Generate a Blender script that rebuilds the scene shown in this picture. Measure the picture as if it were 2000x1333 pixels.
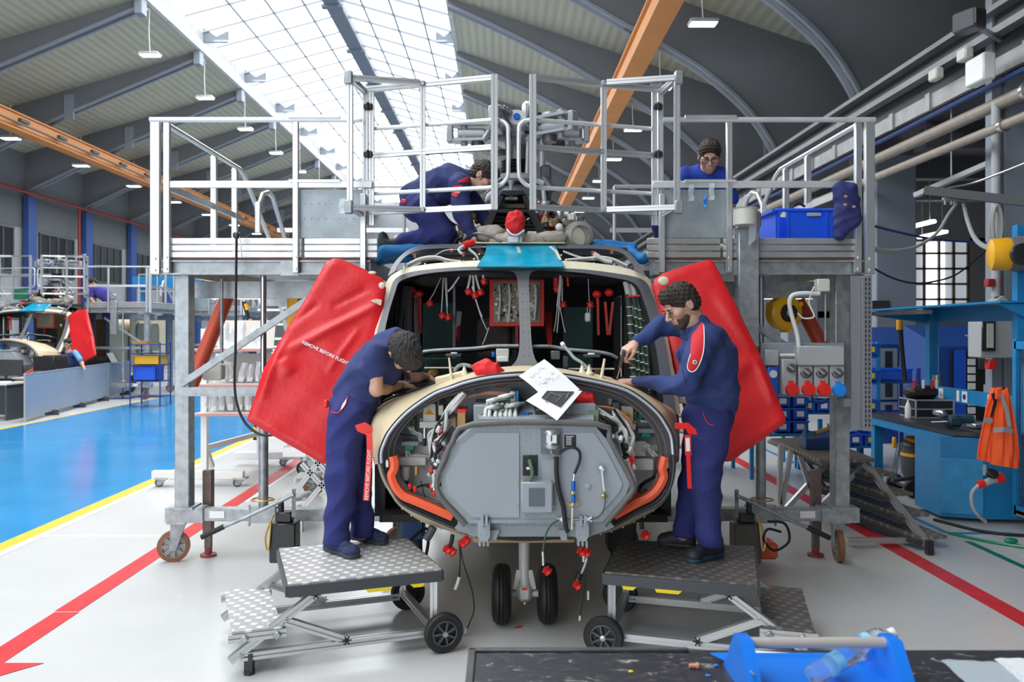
import bpy, math, random
import numpy as np
from mathutils import Vector, Matrix
R = math.radians
PI = math.pi
rnd = random.Random(7)
scene = bpy.context.scene
C = scene.collection
for o in list(bpy.data.objects): bpy.data.objects.remove(o)

# ---------------- camera ----------------
FPX, CX, CY, HC = 1555.6, 981.0, 643.0, 1.87
cam_d = bpy.data.cameras.new('camera'); cam = bpy.data.objects.new('camera', cam_d); C.objects.link(cam)
cam.location = (0, 0, HC); cam.rotation_euler = (R(90), 0, 0)
cam_d.sensor_width = 36; cam_d.lens = 28
cam_d.shift_x = (1000-CX)/2000; cam_d.shift_y = -(666.5-CY)/2000
cam_d.clip_end = 300
cam_d.dof.use_dof = True; cam_d.dof.focus_distance = 5.4; cam_d.dof.aperture_fstop = 3.2
scene.camera = cam
# ---------------- light ----------------
scene.view_settings.view_transform = 'Standard'; scene.view_settings.look = 'None'
scene.view_settings.gamma = 1.0; scene.view_settings.use_curve_mapping = False
scene.view_settings.exposure = 0.05
world = bpy.data.worlds.new('World'); scene.world = world; world.use_nodes = True
wn = world.node_tree.nodes['Background']; wn.inputs[0].default_value = (0.93, 0.97, 1.0, 1); wn.inputs[1].default_value = 3.6
scene.cycles.max_bounces = 6; scene.cycles.diffuse_bounces = 4; scene.cycles.glossy_bounces = 3
scene.cycles.transparent_max_bounces = 8; scene.cycles.transmission_bounces = 4
scene.cycles.use_denoising = True; scene.cycles.sample_clamp_indirect = 6
def area_light(name, loc, size, power, col=(1, 1, 1), rot=(0, 0, 0)):
    d = bpy.data.lights.new(name, 'AREA'); d.shape = 'RECTANGLE'; d.size, d.size_y = size
    d.energy = power; d.color = col
    o = bpy.data.objects.new(name, d); C.objects.link(o); o.location = loc; o.rotation_euler = rot
    return o
# daylight entering through the skylight strip, two long panels lying in the glazing
area_light('skylight_daylight', (-6.2, 9, 12.3), (8.4, 26), 2500, (0.94, 0.975, 1.0))
area_light('skylight_daylight', (-6.2, 38, 12.3), (8.4, 30), 2500, (0.94, 0.975, 1.0))

# ---------------- materials ----------------
MATS = {}
def mat(name, col, rough=0.5, metal=0.0, var=0.0, vscale=8.0, bump=0.0, bscale=40.0, emit=0.0, trans=0.0, alpha=1.0, coat=0.0, stretch=None, sheen=0.0, spec=None):
    if name in MATS: return MATS[name]
    m = bpy.data.materials.new(name); m.use_nodes = True; nt = m.node_tree; N = nt.nodes; L = nt.links
    b = N['Principled BSDF']
    c4 = (col[0], col[1], col[2], 1)
    b.inputs['Base Color'].default_value = c4; b.inputs['Roughness'].default_value = rough; b.inputs['Metallic'].default_value = metal
    if coat: b.inputs['Coat Weight'].default_value = coat
    if spec is not None: b.inputs['Specular IOR Level'].default_value = spec
    if sheen: b.inputs['Sheen Weight'].default_value = sheen
    if emit: b.inputs['Emission Color'].default_value = c4; b.inputs['Emission Strength'].default_value = emit
    if trans: b.inputs['Transmission Weight'].default_value = trans; b.inputs['IOR'].default_value = 1.2
    if alpha < 1: b.inputs['Alpha'].default_value = alpha
    if var or bump:
        tc = N.new('ShaderNodeTexCoord'); mp = N.new('ShaderNodeMapping'); L.new(tc.outputs['Object'], mp.inputs[0])
        if stretch: mp.inputs['Scale'].default_value = stretch
    if var:
        n = N.new('ShaderNodeTexNoise'); n.inputs['Scale'].default_value = vscale; n.inputs['Detail'].default_value = 5
        L.new(mp.outputs[0], n.inputs[0])
        r = N.new('ShaderNodeValToRGB'); L.new(n.outputs[0], r.inputs[0])
        r.color_ramp.elements[0].position = .3; r.color_ramp.elements[1].position = .72
        lo = max(0, 1-var); hi = 1+var
        r.color_ramp.elements[0].color = (col[0]*lo, col[1]*lo, col[2]*lo, 1)
        r.color_ramp.elements[1].color = (min(1, col[0]*hi), min(1, col[1]*hi), min(1, col[2]*hi), 1)
        L.new(r.outputs[0], b.inputs['Base Color'])
        if metal > .5:
            mr = N.new('ShaderNodeMapRange'); L.new(n.outputs[0], mr.inputs[0]); mr.inputs[3].default_value = max(.05, rough-.12); mr.inputs[4].default_value = rough+.15
            L.new(mr.outputs[0], b.inputs['Roughness'])
    if bump:
        n2 = N.new('ShaderNodeTexNoise'); n2.inputs['Scale'].default_value = bscale; n2.inputs['Detail'].default_value = 4
        L.new(mp.outputs[0], n2.inputs[0])
        bp = N.new('ShaderNodeBump'); bp.inputs['Strength'].default_value = bump; bp.inputs['Distance'].default_value = .02
        L.new(n2.outputs[0], bp.inputs['Height']); L.new(bp.outputs[0], b.inputs['Normal'])
    MATS[name] = m
    return m
alu = mat('anodised_aluminium', (.62, .63, .64), .36, .75)
alu_w = mat('bright_aluminium', (.74, .74, .74), .42, .55, var=.05, vscale=5)
galv = mat('galvanised_steel', (.36, .385, .40), .45, .6, var=.28, vscale=14, bump=.05)
galv_d = mat('dark_galvanised_steel', (.24, .265, .285), .45, .6, var=.25, vscale=12)
steel = mat('brushed_steel', (.5, .5, .5), .3, .9)
black = mat('black_rubber', (.012, .012, .013), .6)
blackp = mat('black_plastic', (.018, .018, .02), .4)
darkgrey = mat('dark_grey_paint', (.055, .06, .068), .45)
seal = mat('grey_rubber_seal', (.10, .10, .105), .5)
bulk = mat('blue_grey_primer', (.285, .315, .345), .42, var=.06, vscale=4)
bulk_l = mat('light_blue_grey_primer', (.32, .35, .385), .42)
panelgrey = mat('panel_grey_primer', (.15, .18, .215), .5, var=.08, vscale=5)
beige = mat('beige_primer', (.66, .55, .36), .42, var=.05, vscale=3)
cream = mat('cream_primer', (.72, .66, .50), .45)
white = mat('white_paint', (.75, .75, .73), .4, var=.04)
whitepl = mat('white_plastic', (.78, .78, .77), .35)
offw = mat('off_white_plastic', (.60, .585, .53), .45)
wire = mat('white_wire_sheath', (.68, .68, .66), .5, bump=.3, bscale=200)
redc = mat('red_cover_fabric', (.66, .014, .018), .40, bump=.12, bscale=30, var=.08, vscale=3)
redp = mat('red_plastic', (.78, .02, .015), .38)
redf = mat('red_cloth', (.72, .015, .02), .7, bump=.3, bscale=25)
orange = mat('orange_edge_guard', (.86, .12, .045), .4)
crane = mat('orange_crane_paint', (.66, .25, .055), .45, var=.06, vscale=1)
bluef = mat('blue_plastic_crate', (.012, .10, .62), .4)
bluep = mat('blue_paint', (.012, .22, .50), .4, var=.08)
bluel = mat('light_blue_plastic', (.01, .24, .80), .35)
bluetape = mat('blue_masking_film', (.0, .36, .58), .18, var=.15, vscale=5, stretch=(1, 1, 6))
yellow = mat('yellow_plastic', (.85, .42, .01), .4)
yellowt = mat('yellow_tape', (.80, .62, .02), .5)
copper = mat('copper_wire', (.62, .28, .16), .4)
greenh = mat('green_hose', (.05, .085, .06), .6, bump=.3, bscale=150)
teal = mat('green_connector', (.0, .26, .19), .45)
brass = mat('brass_fitting', (.66, .46, .17), .35, .7)
navy = mat('navy_work_fabric', (.022, .034, .13), .85, var=.12, vscale=6, bump=.9, bscale=9)
navyt = mat('navy_trouser_fabric', (.020, .026, .145), .85, var=.14, vscale=6, bump=.9, bscale=8)
navys = mat('navy_jersey_fabric', (.030, .044, .15), .9, var=.1, vscale=8, bump=.6, bscale=9)
royal = mat('royal_blue_fabric', (.015, .05, .36), .85, var=.1, bump=.2, bscale=18)
skin = mat('skin', (.58, .33, .235), .5, var=.07, vscale=14)
skin.node_tree.nodes['Principled BSDF'].inputs['Subsurface Weight'].default_value = .12
skin.node_tree.nodes['Principled BSDF'].inputs['Subsurface Scale'].default_value = .01
hairm = mat('dark_brown_hair', (.028, .018, .012), .6, var=.5, vscale=60, bump=.9, bscale=90, stretch=(1, 1, .35))
hairg = mat('greying_dark_hair', (.034, .030, .027), .6, var=.6, vscale=80, bump=.9, bscale=110, stretch=(1, 1, .35))
paper = mat('white_paper', (.80, .80, .80), .6)
glass = mat('clear_glass', (.9, .95, 1), .03, trans=1.0)
plastic_clear = mat('clear_plastic', (.75, .85, .92), .15, alpha=.35)
insul = mat('beige_insulation_cloth', (.42, .38, .32), .75, var=.12, bump=.4, bscale=20)
olive = mat('dark_green_liner', (.006, .045, .035), .6)
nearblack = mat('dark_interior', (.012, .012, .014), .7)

# ---------------- helpers ----------------
def P(px, py, Y):
    return Vector(((px-CX)*Y/FPX, Y, HC-(py-CY)*Y/FPX))
def XF(px, py):
    k = HC/(py-CY); return ((px-CX)*k, FPX*k)
class MB:
    def __init__(s): s.v = []; s.f = []
    def add(s, vs, fs, M=None):
        n = len(s.v)
        if M is not None: vs = [M @ Vector(q) for q in vs]
        s.v += [tuple(q) for q in vs]; s.f += [tuple(i+n for i in q) for q in fs]
        return s
    def box(s, c, d, rz=0, bev=0.0, M=None):
        x, y, z = d[0]/2, d[1]/2, d[2]/2
        T = Matrix.Translation(c) @ Matrix.Rotation(rz, 4, 'Z')
        if M is not None: T = Matrix.Translation(c) @ M.to_4x4()
        if bev <= 0:
            vs = [(i*x, j*y, k*z) for i in (-1, 1) for j in (-1, 1) for k in (-1, 1)]
            fs = [(0, 1, 3, 2), (4, 6, 7, 5), (0, 4, 5, 1), (2, 3, 7, 6), (0, 2, 6, 4), (1, 5, 7, 3)]
            return s.add(vs, fs, T)
        b = min(bev, x*.95, y*.95, z*.95); vs = []; ix = {}
        for i in (-1, 1):
            for j in (-1, 1):
                for k in (-1, 1):
                    for ax in range(3):
                        p = [i*(x-b), j*(y-b), k*(z-b)]; p[ax] += (i, j, k)[ax]*b
                        ix[(i, j, k, ax)] = len(vs); vs.append(tuple(p))
        fs = []
        for ax in range(3):
            for sg in (-1, 1):
                o1, o2 = [a for a in range(3) if a != ax]
                loop = []
                for (a, c2) in ((-1, -1), (1, -1), (1, 1), (-1, 1)):
                    q = [0, 0, 0]; q[ax] = sg; q[o1] = a; q[o2] = c2; loop.append(ix[(q[0], q[1], q[2], ax)])
                if (sg > 0) == (ax == 1): loop.reverse()
                fs.append(tuple(loop))
        for e in range(3):
            a1, a2 = [a for a in range(3) if a != e]
            for s1 in (-1, 1):
                for s2 in (-1, 1):
                    def g(t, ax):
                        q = [0, 0, 0]; q[e] = t; q[a1] = s1; q[a2] = s2; return ix[(q[0], q[1], q[2], ax)]
                    fs.append((g(-1, a1), g(1, a1), g(1, a2), g(-1, a2)))
        for i in (-1, 1):
            for j in (-1, 1):
                for k in (-1, 1): fs.append((ix[(i, j, k, 0)], ix[(i, j, k, 1)], ix[(i, j, k, 2)]))
        return s.add(vs, fs, T)
    def frame(s, p0, p1, up=(0, 0, 1)):
        p0, p1 = Vector(p0), Vector(p1); d = (p1-p0); L = d.length; d.normalize(); u = Vector(up)
        if abs(d.dot(u)) > .98: u = Vector((0, 1, 0)) if abs(d.y) < .9 else Vector((1, 0, 0))
        x = d.cross(u).normalized(); y = x.cross(d).normalized()
        return p0, d, x, y, L
    def bar(s, p0, p1, w, h=None, up=(0, 0, 1), bev=0.0):
        h = w if h is None else h
        p0, d, x, y, L = s.frame(p0, p1, up)
        M = Matrix((x, d, y)).transposed()
        return s.box(p0+d*L/2, (w, L, h), bev=bev, M=M)
    def sweep(s, sec, p0, p1, up=(0, 0, 1), caps=True):
        p0, d, x, y, L = s.frame(p0, p1, up); n = len(sec); vs = []
        for t in (0, L):
            for (a, b) in sec: vs.append(p0+d*t+x*a+y*b)
        fs = [(i, (i+1) % n, n+(i+1) % n, n+i) for i in range(n)]
        if caps: fs += [tuple(range(n-1, -1, -1)), tuple(range(n, 2*n))]
        return s.add(vs, fs)
    def prof(s, p0, p1, w, up=(0, 0, 1)):      # slotted aluminium section
        a = w/2; g = w*.10; dp = w*.2
        q = [(-a, -a), (-g, -a), (-g, -a+dp), (g, -a+dp), (g, -a), (a, -a), (a, -g), (a-dp, -g), (a-dp, g), (a, g), (a, a), (g, a), (g, a-dp), (-g, a-dp), (-g, a), (-a, a), (-a, g), (-a+dp, g), (-a+dp, -g), (-a, -g)]
        return s.sweep(q, p0, p1, up)
    def tube(s, pts, r, n=10, closed=False, caps=True, flat=1.0):
        pts = [Vector(p) for p in pts]; m = len(pts); vs = []; fs = []
        rr = r if hasattr(r, '__len__') else [r]*m
        up = None
        for i in range(m):
            if closed: d = pts[(i+1) % m]-pts[i-1]
            else: d = pts[min(i+1, m-1)]-pts[max(i-1, 0)]
            if d.length < 1e-9: d = Vector((0, 0, 1))
            d.normalize()
            if up is None:
                up = Vector((0, 0, 1)) if abs(d.z) < .9 else Vector((0, 1, 0))
            x = d.cross(up)
            if x.length < 1e-6: x = d.cross(Vector((1, .3, 0)))
            x.normalize(); up = x.cross(d).normalized()
            for k in range(n):
                a = 2*PI*k/n; vs.append(pts[i]+x*math.cos(a)*rr[i]+up*math.sin(a)*rr[i]*flat)
        for i in range(m if closed else m-1):
            j = (i+1) % m
            for k in range(n): k2 = (k+1) % n; fs.append((i*n+k, i*n+k2, j*n+k2, j*n+k))
        if not closed and caps: fs += [tuple(range(n)), tuple(range((m-1)*n+n-1, (m-1)*n-1, -1))]
        return s.add(vs, fs)
    def cyl(s, p0, p1, r, r2=None, n=20): return s.tube([p0, p1], [r, r if r2 is None else r2], n)
    def lathe(s, prof, o, axis=(0, 0, 1), n=28, caps=True):
        o = Vector(o); d = Vector(axis).normalized(); u = Vector((0, 0, 1)) if abs(d.z) < .9 else Vector((1, 0, 0))
        x = d.cross(u).normalized(); y = d.cross(x); vs = []; m = len(prof); fs = []
        for (r, t) in prof:
            for k in range(n):
                a = 2*PI*k/n; vs.append(o+d*t+(x*math.cos(a)+y*math.sin(a))*max(r, 1e-4))
        for i in range(m-1):
            for k in range(n): k2 = (k+1) % n; fs.append((i*n+k, i*n+k2, (i+1)*n+k2, (i+1)*n+k))
        if caps: fs += [tuple(range(n-1, -1, -1)), tuple(range((m-1)*n, m*n))]
        return s.add(vs, fs)
    def prism(s, poly, d):        # 3-D polygon, extruded by vector d
        d = Vector(d); poly = [Vector(p) for p in poly]; n = len(poly)
        vs = poly+[p+d for p in poly]
        return s.add(vs, [(i, (i+1) % n, n+(i+1) % n, n+i) for i in range(n)]+[tuple(range(n-1, -1, -1)), tuple(range(n, 2*n))])
    def band(s, a, b, d):         # strip between polylines a and b, extruded by d (a thick plate)
        d = Vector(d); n = len(a); vs = [Vector(p) for p in a]+[Vector(p) for p in b]; vs += [p+d for p in vs]
        fs = []
        for i in range(n-1):
            fs += [(i, i+1, n+i+1, n+i), (2*n+i, 3*n+i, 3*n+i+1, 2*n+i+1), (i, 2*n+i, 2*n+i+1, i+1), (n+i, n+i+1, 3*n+i+1, 3*n+i)]
        fs += [(0, n, 3*n, 2*n), (n-1, 3*n-1, 4*n-1, 2*n-1)]
        return s.add(vs, fs)
    def ball(s, c, r, n=12, m=8, sc=(1, 1, 1)):
        vs = []; fs = []; c = Vector(c)
        for i in range(m+1):
            t = PI*i/m
            for k in range(n):
                a = 2*PI*k/n; vs.append(c+Vector((math.sin(t)*math.cos(a)*sc[0], math.sin(t)*math.sin(a)*sc[1], math.cos(t)*sc[2]))*r)
        for i in range(m):
            for k in range(n): k2 = (k+1) % n; fs.append((i*n+k, (i+1)*n+k, (i+1)*n+k2, i*n+k2))
        return s.add(vs, fs)
    def grid(s, pts, thick=None):  # 2-D list of points -> sheet (thickened)
        nr, nc = len(pts), len(pts[0]); vs = [Vector(p) for r in pts for p in r]; fs = []
        for i in range(nr-1):
            for j in range(nc-1): fs.append((i*nc+j, i*nc+j+1, (i+1)*nc+j+1, (i+1)*nc+j))
        if thick:
            d = Vector(thick); K = len(vs); vs += [p+d for p in vs]
            fs += [tuple(K+q for q in reversed(f)) for f in list(fs)]
            rim = [j for j in range(nc)]+[i*nc+nc-1 for i in range(1, nr)]+[(nr-1)*nc+j for j in range(nc-2, -1, -1)]+[i*nc for i in range(nr-2, 0, -1)]
            for a, b in zip(rim, rim[1:]+rim[:1]): fs.append((a, K+a, K+b, b))
        return s.add(vs, fs)
    def build(s, name, m, parent=None, smooth=True, angle=38, label=None):
        me = bpy.data.meshes.new(name); me.from_pydata(s.v, [], s.f); me.validate(); me.update()
        me.materials.append(m)
        import bmesh
        bm = bmesh.new(); bm.from_mesh(me); bmesh.ops.recalc_face_normals(bm, faces=bm.faces); bm.to_mesh(me); bm.free()
        if smooth:
            for p in me.polygons: p.use_smooth = True
            me.set_sharp_from_angle(angle=R(angle))
        return link(name, me, parent, label)
def link(name, me, parent=None, label=None):
    o = bpy.data.objects.new(name, me); C.objects.link(o)
    if parent is not None:
        o.parent = parent; o.matrix_parent_inverse = WM(parent).inverted()
    if label: o['label'] = label
    return o
def WM(o):
    M = Matrix.LocRotScale(o.location, o.rotation_euler, o.scale)
    if o.parent: M = WM(o.parent) @ o.matrix_parent_inverse @ M
    return M
def tag(o, label=None, cat=None, group=None, kind=None):
    if label: o['label'] = label
    if cat: o['category'] = cat
    if group: o['group'] = group
    if kind: o['kind'] = kind
    return o
def thing(name, loc, label, cat, group=None):
    o = bpy.data.objects.new(name, None); C.objects.link(o); o.location = loc; o.empty_display_size = .1
    return tag(o, label, cat, group)
def struct(name, mb, m, **k):
    o = mb.build(name, m, **k); o['kind'] = 'structure'; return o
def kids(o): return [c for c in bpy.data.objects if c.parent == o]
def copy_tree(o, parent=None, skip=(), new=None):
    c = o.copy(); C.objects.link(c)
    if parent is not None: mpi = o.matrix_parent_inverse.copy(); c.parent = parent; c.matrix_parent_inverse = mpi
    for ch in KIDS.get(o.name, []):
        if ch.name.split('.')[0] in skip: continue
        copy_tree(ch, c, skip)
    return c
KIDS = {}
def index_kids():
    KIDS.clear()
    for c in bpy.data.objects:
        if c.parent: KIDS.setdefault(c.parent.name, []).append(c)
def dup(root, loc=None, rz=None, label=None, group=None, scale=None, skip=()):
    c = copy_tree(root, None, skip)
    if loc is not None: c.location = loc
    if rz is not None: c.rotation_euler.z = rz
    if scale is not None: c.scale = scale
    if label: c['label'] = label
    if group: c['group'] = group
    return c
def text(body, size, name, m, parent, origin, ux, uy, lift=.002, align='CENTER', ext=.0006, squash=1.0, bold=False):
    cu = bpy.data.curves.new(name, 'FONT'); cu.body = body; cu.size = size; cu.extrude = ext; cu.align_x = align; cu.align_y = 'CENTER'
    if bold: cu.offset = size*.02
    t = bpy.data.objects.new('tmp', cu); C.objects.link(t)
    dg = bpy.context.evaluated_depsgraph_get(); me = bpy.data.meshes.new_from_object(t.evaluated_get(dg)); bpy.data.objects.remove(t)
    ux = Vector(ux).normalized(); uy = Vector(uy).normalized(); n = ux.cross(uy)
    M = Matrix((ux*squash, uy, n)).transposed().to_4x4(); M.translation = Vector(origin)+n*lift
    me.transform(M); me.materials.clear(); me.materials.append(m)
    return link(name, me, parent)
def smoothpts(pts, n=8, closed=False):        # Catmull-Rom
    pts = [Vector(p) for p in pts]; out = []; m = len(pts)
    for i in range(m if closed else m-1):
        p1, p2 = pts[i], pts[(i+1) % m]
        p0 = pts[i-1] if (i > 0 or closed) else p1*2-p2
        p3 = pts[(i+2) % m] if (i+2 < m or closed) else p2*2-p1
        for k in range(n):
            t = k/n; out.append(.5*((2*p1)+(p2-p0)*t+(2*p0-5*p1+4*p2-p3)*t*t+(3*p1-p0-3*p2+p3)*t**3))
    if not closed: out.append(pts[-1])
    return out
# ---- implicit surfaces (numpy) ----
class SDF:
    """smooth union of round cones / ellipsoids, meshed with surface nets"""
    def __init__(s, k=.03): s.p = []; s.k = k
    def cone(s, a, b, ra, rb, k=None, sub=False): s.p.append(('c', Vector(a), Vector(b), ra, rb, k or s.k, sub)); return s
    def ell(s, c, r, rot=None, k=None, sub=False): s.p.append(('e', Vector(c), r, rot, 0, k or s.k, sub)); return s
    def ev(s, X, Y, Z):
        f = None
        for (t, a, b, c, d, k, sub) in s.p:
            if t == 'c':
                ba = b-a; L2 = max(ba.dot(ba), 1e-9)
                px, py, pz = X-a.x, Y-a.y, Z-a.z
                h = np.clip((px*ba.x+py*ba.y+pz*ba.z)/L2, 0, 1)
                g = np.sqrt((px-ba.x*h)**2+(py-ba.y*h)**2+(pz-ba.z*h)**2)-(c+(d-c)*h)
            else:
                px, py, pz = X-a.x, Y-a.y, Z-a.z
                if c is not None:
                    M = c.inverted() if hasattr(c, 'inverted') else c
                    px, py, pz = (M[0][0]*px+M[0][1]*py+M[0][2]*pz, M[1][0]*px+M[1][1]*py+M[1][2]*pz, M[2][0]*px+M[2][1]*py+M[2][2]*pz)
                k0 = np.sqrt((px/b[0])**2+(py/b[1])**2+(pz/b[2])**2)
                k1 = np.sqrt((px/b[0]**2)**2+(py/b[1]**2)**2+(pz/b[2]**2)**2)+1e-9
                g = k0*(k0-1)/k1
            if f is None: f = g; continue
            if sub:
                h = np.clip(.5-.5*(f+g)/k, 0, 1); f = f*(1-h)-g*h+k*h*(1-h)
            else:
                h = np.clip(.5+.5*(g-f)/k, 0, 1); f = g*(1-h)+f*h-k*h*(1-h)
        return f
    def bounds(s, pad=.03):
        lo = np.array([1e9]*3); hi = -lo
        for (t, a, b, c, d, k, sub) in s.p:
            if sub: continue
            if t == 'c':
                for q, r in ((a, c), (b, d)): lo = np.minimum(lo, np.array(q)-r); hi = np.maximum(hi, np.array(q)+r)
            else: r = max(b); lo = np.minimum(lo, np.array(a)-r); hi = np.maximum(hi, np.array(a)+r)
        return lo-pad, hi+pad
def surfnet(fn, lo, hi, h):
    n = np.maximum(4, np.ceil((np.array(hi)-np.array(lo))/h).astype(int)+1)
    xs = [np.float32(lo[i]+h*np.arange(n[i])) for i in range(3)]
    X, Y, Z = np.meshgrid(*xs, indexing='ij')
    F = fn(X, Y, Z).astype(np.float32)
    F[0, :, :] = np.maximum(F[0, :, :], .001); F[-1, :, :] = np.maximum(F[-1, :, :], .001)
    F[:, 0, :] = np.maximum(F[:, 0, :], .001); F[:, -1, :] = np.maximum(F[:, -1, :], .001)
    F[:, :, 0] = np.maximum(F[:, :, 0], .001); F[:, :, -1] = np.maximum(F[:, :, -1], .001)
    S = F < 0
    nx, ny, nz = [k-1 for k in F.shape]
    acc = np.zeros((nx, ny, nz, 3), np.float32); cnt = np.zeros((nx, ny, nz), np.float32)
    offs = [(i, j, k) for i in (0, 1) for j in (0, 1) for k in (0, 1)]
    def cut(A, o): return A[o[0]:o[0]+nx, o[1]:o[1]+ny, o[2]:o[2]+nz]
    for ax in range(3):
        for o in offs:
            if o[ax]: continue
            o2 = list(o); o2[ax] = 1; o2 = tuple(o2)
            f0, f1 = cut(F, o), cut(F, o2); c = (f0 < 0) != (f1 < 0)
            t = np.where(c, f0/np.where(c, f0-f1, 1), 0)
            for d in range(3): acc[..., d] += np.where(c, (o[d]+(t if d == ax else 0)), 0)
            cnt += c
    m = cnt > 0; idx = -np.ones(m.shape, int); idx[m] = np.arange(m.sum())
    I = np.argwhere(m); V = (I+acc[m]/cnt[m][:, None])*h+np.array(lo)
    faces = []
    for ax in range(3):
        a1, a2 = (ax+1) % 3, (ax+2) % 3
        sl0 = [slice(None)]*3; sl1 = [slice(None)]*3; sl0[ax] = slice(0, -1); sl1[ax] = slice(1, None)
        c = S[tuple(sl0)] != S[tuple(sl1)]
        E = np.argwhere(c); E = E[(E[:, a1] > 0) & (E[:, a2] > 0) & (E[:, a1] < F.shape[a1]-1) & (E[:, a2] < F.shape[a2]-1)]
        ins = S[E[:, 0], E[:, 1], E[:, 2]]
        q = []
        for (d1, d2) in ((-1, -1), (0, -1), (0, 0), (-1, 0)):
            e = E.copy(); e[:, a1] += d1; e[:, a2] += d2; q.append(idx[e[:, 0], e[:, 1], e[:, 2]])
        q = np.stack(q, 1); q[~ins] = q[~ins][:, ::-1]; faces.append(q)
    Fc = np.concatenate(faces); Fc = Fc[(Fc >= 0).all(1)]
    return V, Fc
def mesh_np(name, parts, m, parent=None, label=None):
    vs = []; fs = []; n = 0
    for V, Fc in parts: vs.append(V); fs.append(Fc+n); n += len(V)
    V = np.concatenate(vs); Fc = np.concatenate(fs)
    me = bpy.data.meshes.new(name); me.from_pydata(V.tolist(), [], Fc.tolist()); me.update()
    for p in me.polygons: p.use_smooth = True
    me.materials.append(m)
    return link(name, me, parent, label)
def blob(name, sdf, h, m, parent=None, noise=None, cuts=(), label=None, pad=.03):
    lo, hi = sdf.bounds(pad)
    def fn(X, Y, Z):
        f = sdf.ev(X, Y, Z)
        if noise: f = f+noise(X, Y, Z)
        for (pt, nrm) in cuts:      # keep the side the normal points away from
            f = np.maximum(f, (X-pt[0])*nrm[0]+(Y-pt[1])*nrm[1]+(Z-pt[2])*nrm[2])
        return f
    return mesh_np(name, [surfnet(fn, lo, hi, h)], m, parent, label)
def folds(amp, sc=1.0, ph=0.0):
    def g(X, Y, Z):
        u = X*31*sc+np.sin(Z*17*sc+ph)*1.7+Y*9*sc; v = Z*38*sc+np.sin(X*21*sc+ph*2)*1.5+Y*13*sc
        return amp*(np.sin(u+ph)*.4+np.sin(v-ph)*.4+1.0*(np.abs(np.sin(u*.8-v*.45+ph))-.5)+.8*(np.abs(np.sin(v*.7+u*.3-ph))-.5))
    return g
# ================= HANGAR =================
def floor_mat():
    m = bpy.data.materials.new('grey_epoxy_floor'); m.use_nodes = True; nt = m.node_tree; N = nt.nodes; L = nt.links; b = N['Principled BSDF']
    tc = N.new('ShaderNodeTexCoord')
    n1 = N.new('ShaderNodeTexNoise'); n1.inputs['Scale'].default_value = .7; n1.inputs['Detail'].default_value = 6; L.new(tc.outputs['Object'], n1.inputs[0])
    r1 = N.new('ShaderNodeValToRGB'); L.new(n1.outputs[0], r1.inputs[0])
    r1.color_ramp.elements[0].color = (.50, .505, .50, 1); r1.color_ramp.elements[1].color = (.60, .60, .595, 1)
    n2 = N.new('ShaderNodeTexNoise'); n2.inputs['Scale'].default_value = 9; n2.inputs['Detail'].default_value = 12; n2.inputs['Roughness'].default_value = .75; L.new(tc.outputs['Object'], n2.inputs[0])
    r2 = N.new('ShaderNodeValToRGB'); L.new(n2.outputs[0], r2.inputs[0]); r2.color_ramp.elements[0].position = .66; r2.color_ramp.elements[1].position = .72
    mx = N.new('ShaderNodeMix'); mx.data_type = 'RGBA'; L.new(r2.outputs[0], mx.inputs[0]); L.new(r1.outputs[0], mx.inputs[6]); mx.inputs[7].default_value = (.34, .335, .32, 1)
    L.new(mx.outputs[2], b.inputs['Base Color'])
    mr = N.new('ShaderNodeMapRange'); L.new(n1.outputs[0], mr.inputs[0]); mr.inputs[3].default_value = .16; mr.inputs[4].default_value = .34; L.new(mr.outputs[0], b.inputs['Roughness'])
    n3 = N.new('ShaderNodeTexNoise'); n3.inputs['Scale'].default_value = 3; n3.inputs['Detail'].default_value = 2; L.new(tc.outputs['Object'], n3.inputs[0])
    bp = N.new('ShaderNodeBump'); bp.inputs['Strength'].default_value = .06; bp.inputs['Distance'].default_value = .05; L.new(n3.outputs[0], bp.inputs['Height']); L.new(bp.outputs[0], b.inputs['Normal'])
    return m
FM = floor_mat()
struct('floor', MB().box((-4, 30, -.1), (50, 84, .2)), FM)
trimn = [0]
def trim(mb, m, **k):
    trimn[0] += 1; return struct('trim_%d' % trimn[0], mb, m, **k)
red_line = mat('red_floor_paint', (.60, .025, .03), .35, var=.18, vscale=7)
yel_line = mat('yellow_floor_paint', (.78, .50, .05), .35, var=.1)
wht_line = mat('white_floor_paint', (.72, .72, .70), .35)
blue_fl = mat('blue_floor_paint', (.025, .26, .56), .16, var=.10, vscale=1.2)
grn_line = mat('green_floor_tape', (.0, .16, .10), .4)
blu_line = mat('blue_floor_tape', (.02, .20, .42), .4)
def line(x0, x1, y0, y1, m, z=.002): return trim(MB().box(((x0+x1)/2, (y0+y1)/2, z), (x1-x0, y1-y0, .002)), m, smooth=False)
line(-9.3, -4.37, -5, 60, blue_fl)
line(-4.37, -4.21, -5, 60, yel_line); line(-4.21, -4.12, -5, 60, wht_line); line(-9.4, -9.3, -5, 60, yel_line)
line(-2.95, -2.79, 2.0, 5.25, red_line); line(-2.96, -2.80, 5.27, 14.5, red_line)
line(3.27, 3.43, 2.5, 16, red_line); line(-4.12, -2.96, 7.15, 7.21, wht_line)
line(4.06, 4.12, 1, 7.0, grn_line); line(4.06, 4.66, 7.25, 7.31, blu_line); line(4.04, 4.10, 7.31, 14, blu_line)
line(-2.79, -2.74, 8.6, 14, wht_line)
trim(MB().prism([(-2.56, 4.45, .0016), (-3.6, 4.45, .0016), (-3.35, 3.55, .0016)], (0, 0, .0018)), red_line, smooth=False)
trim(MB().prism([(-2.84, 4.34, .0036), (-3.4, 4.34, .0036), (-3.3, 3.9, .0036)], (0, 0, .0006)), yel_line, smooth=False)

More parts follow.
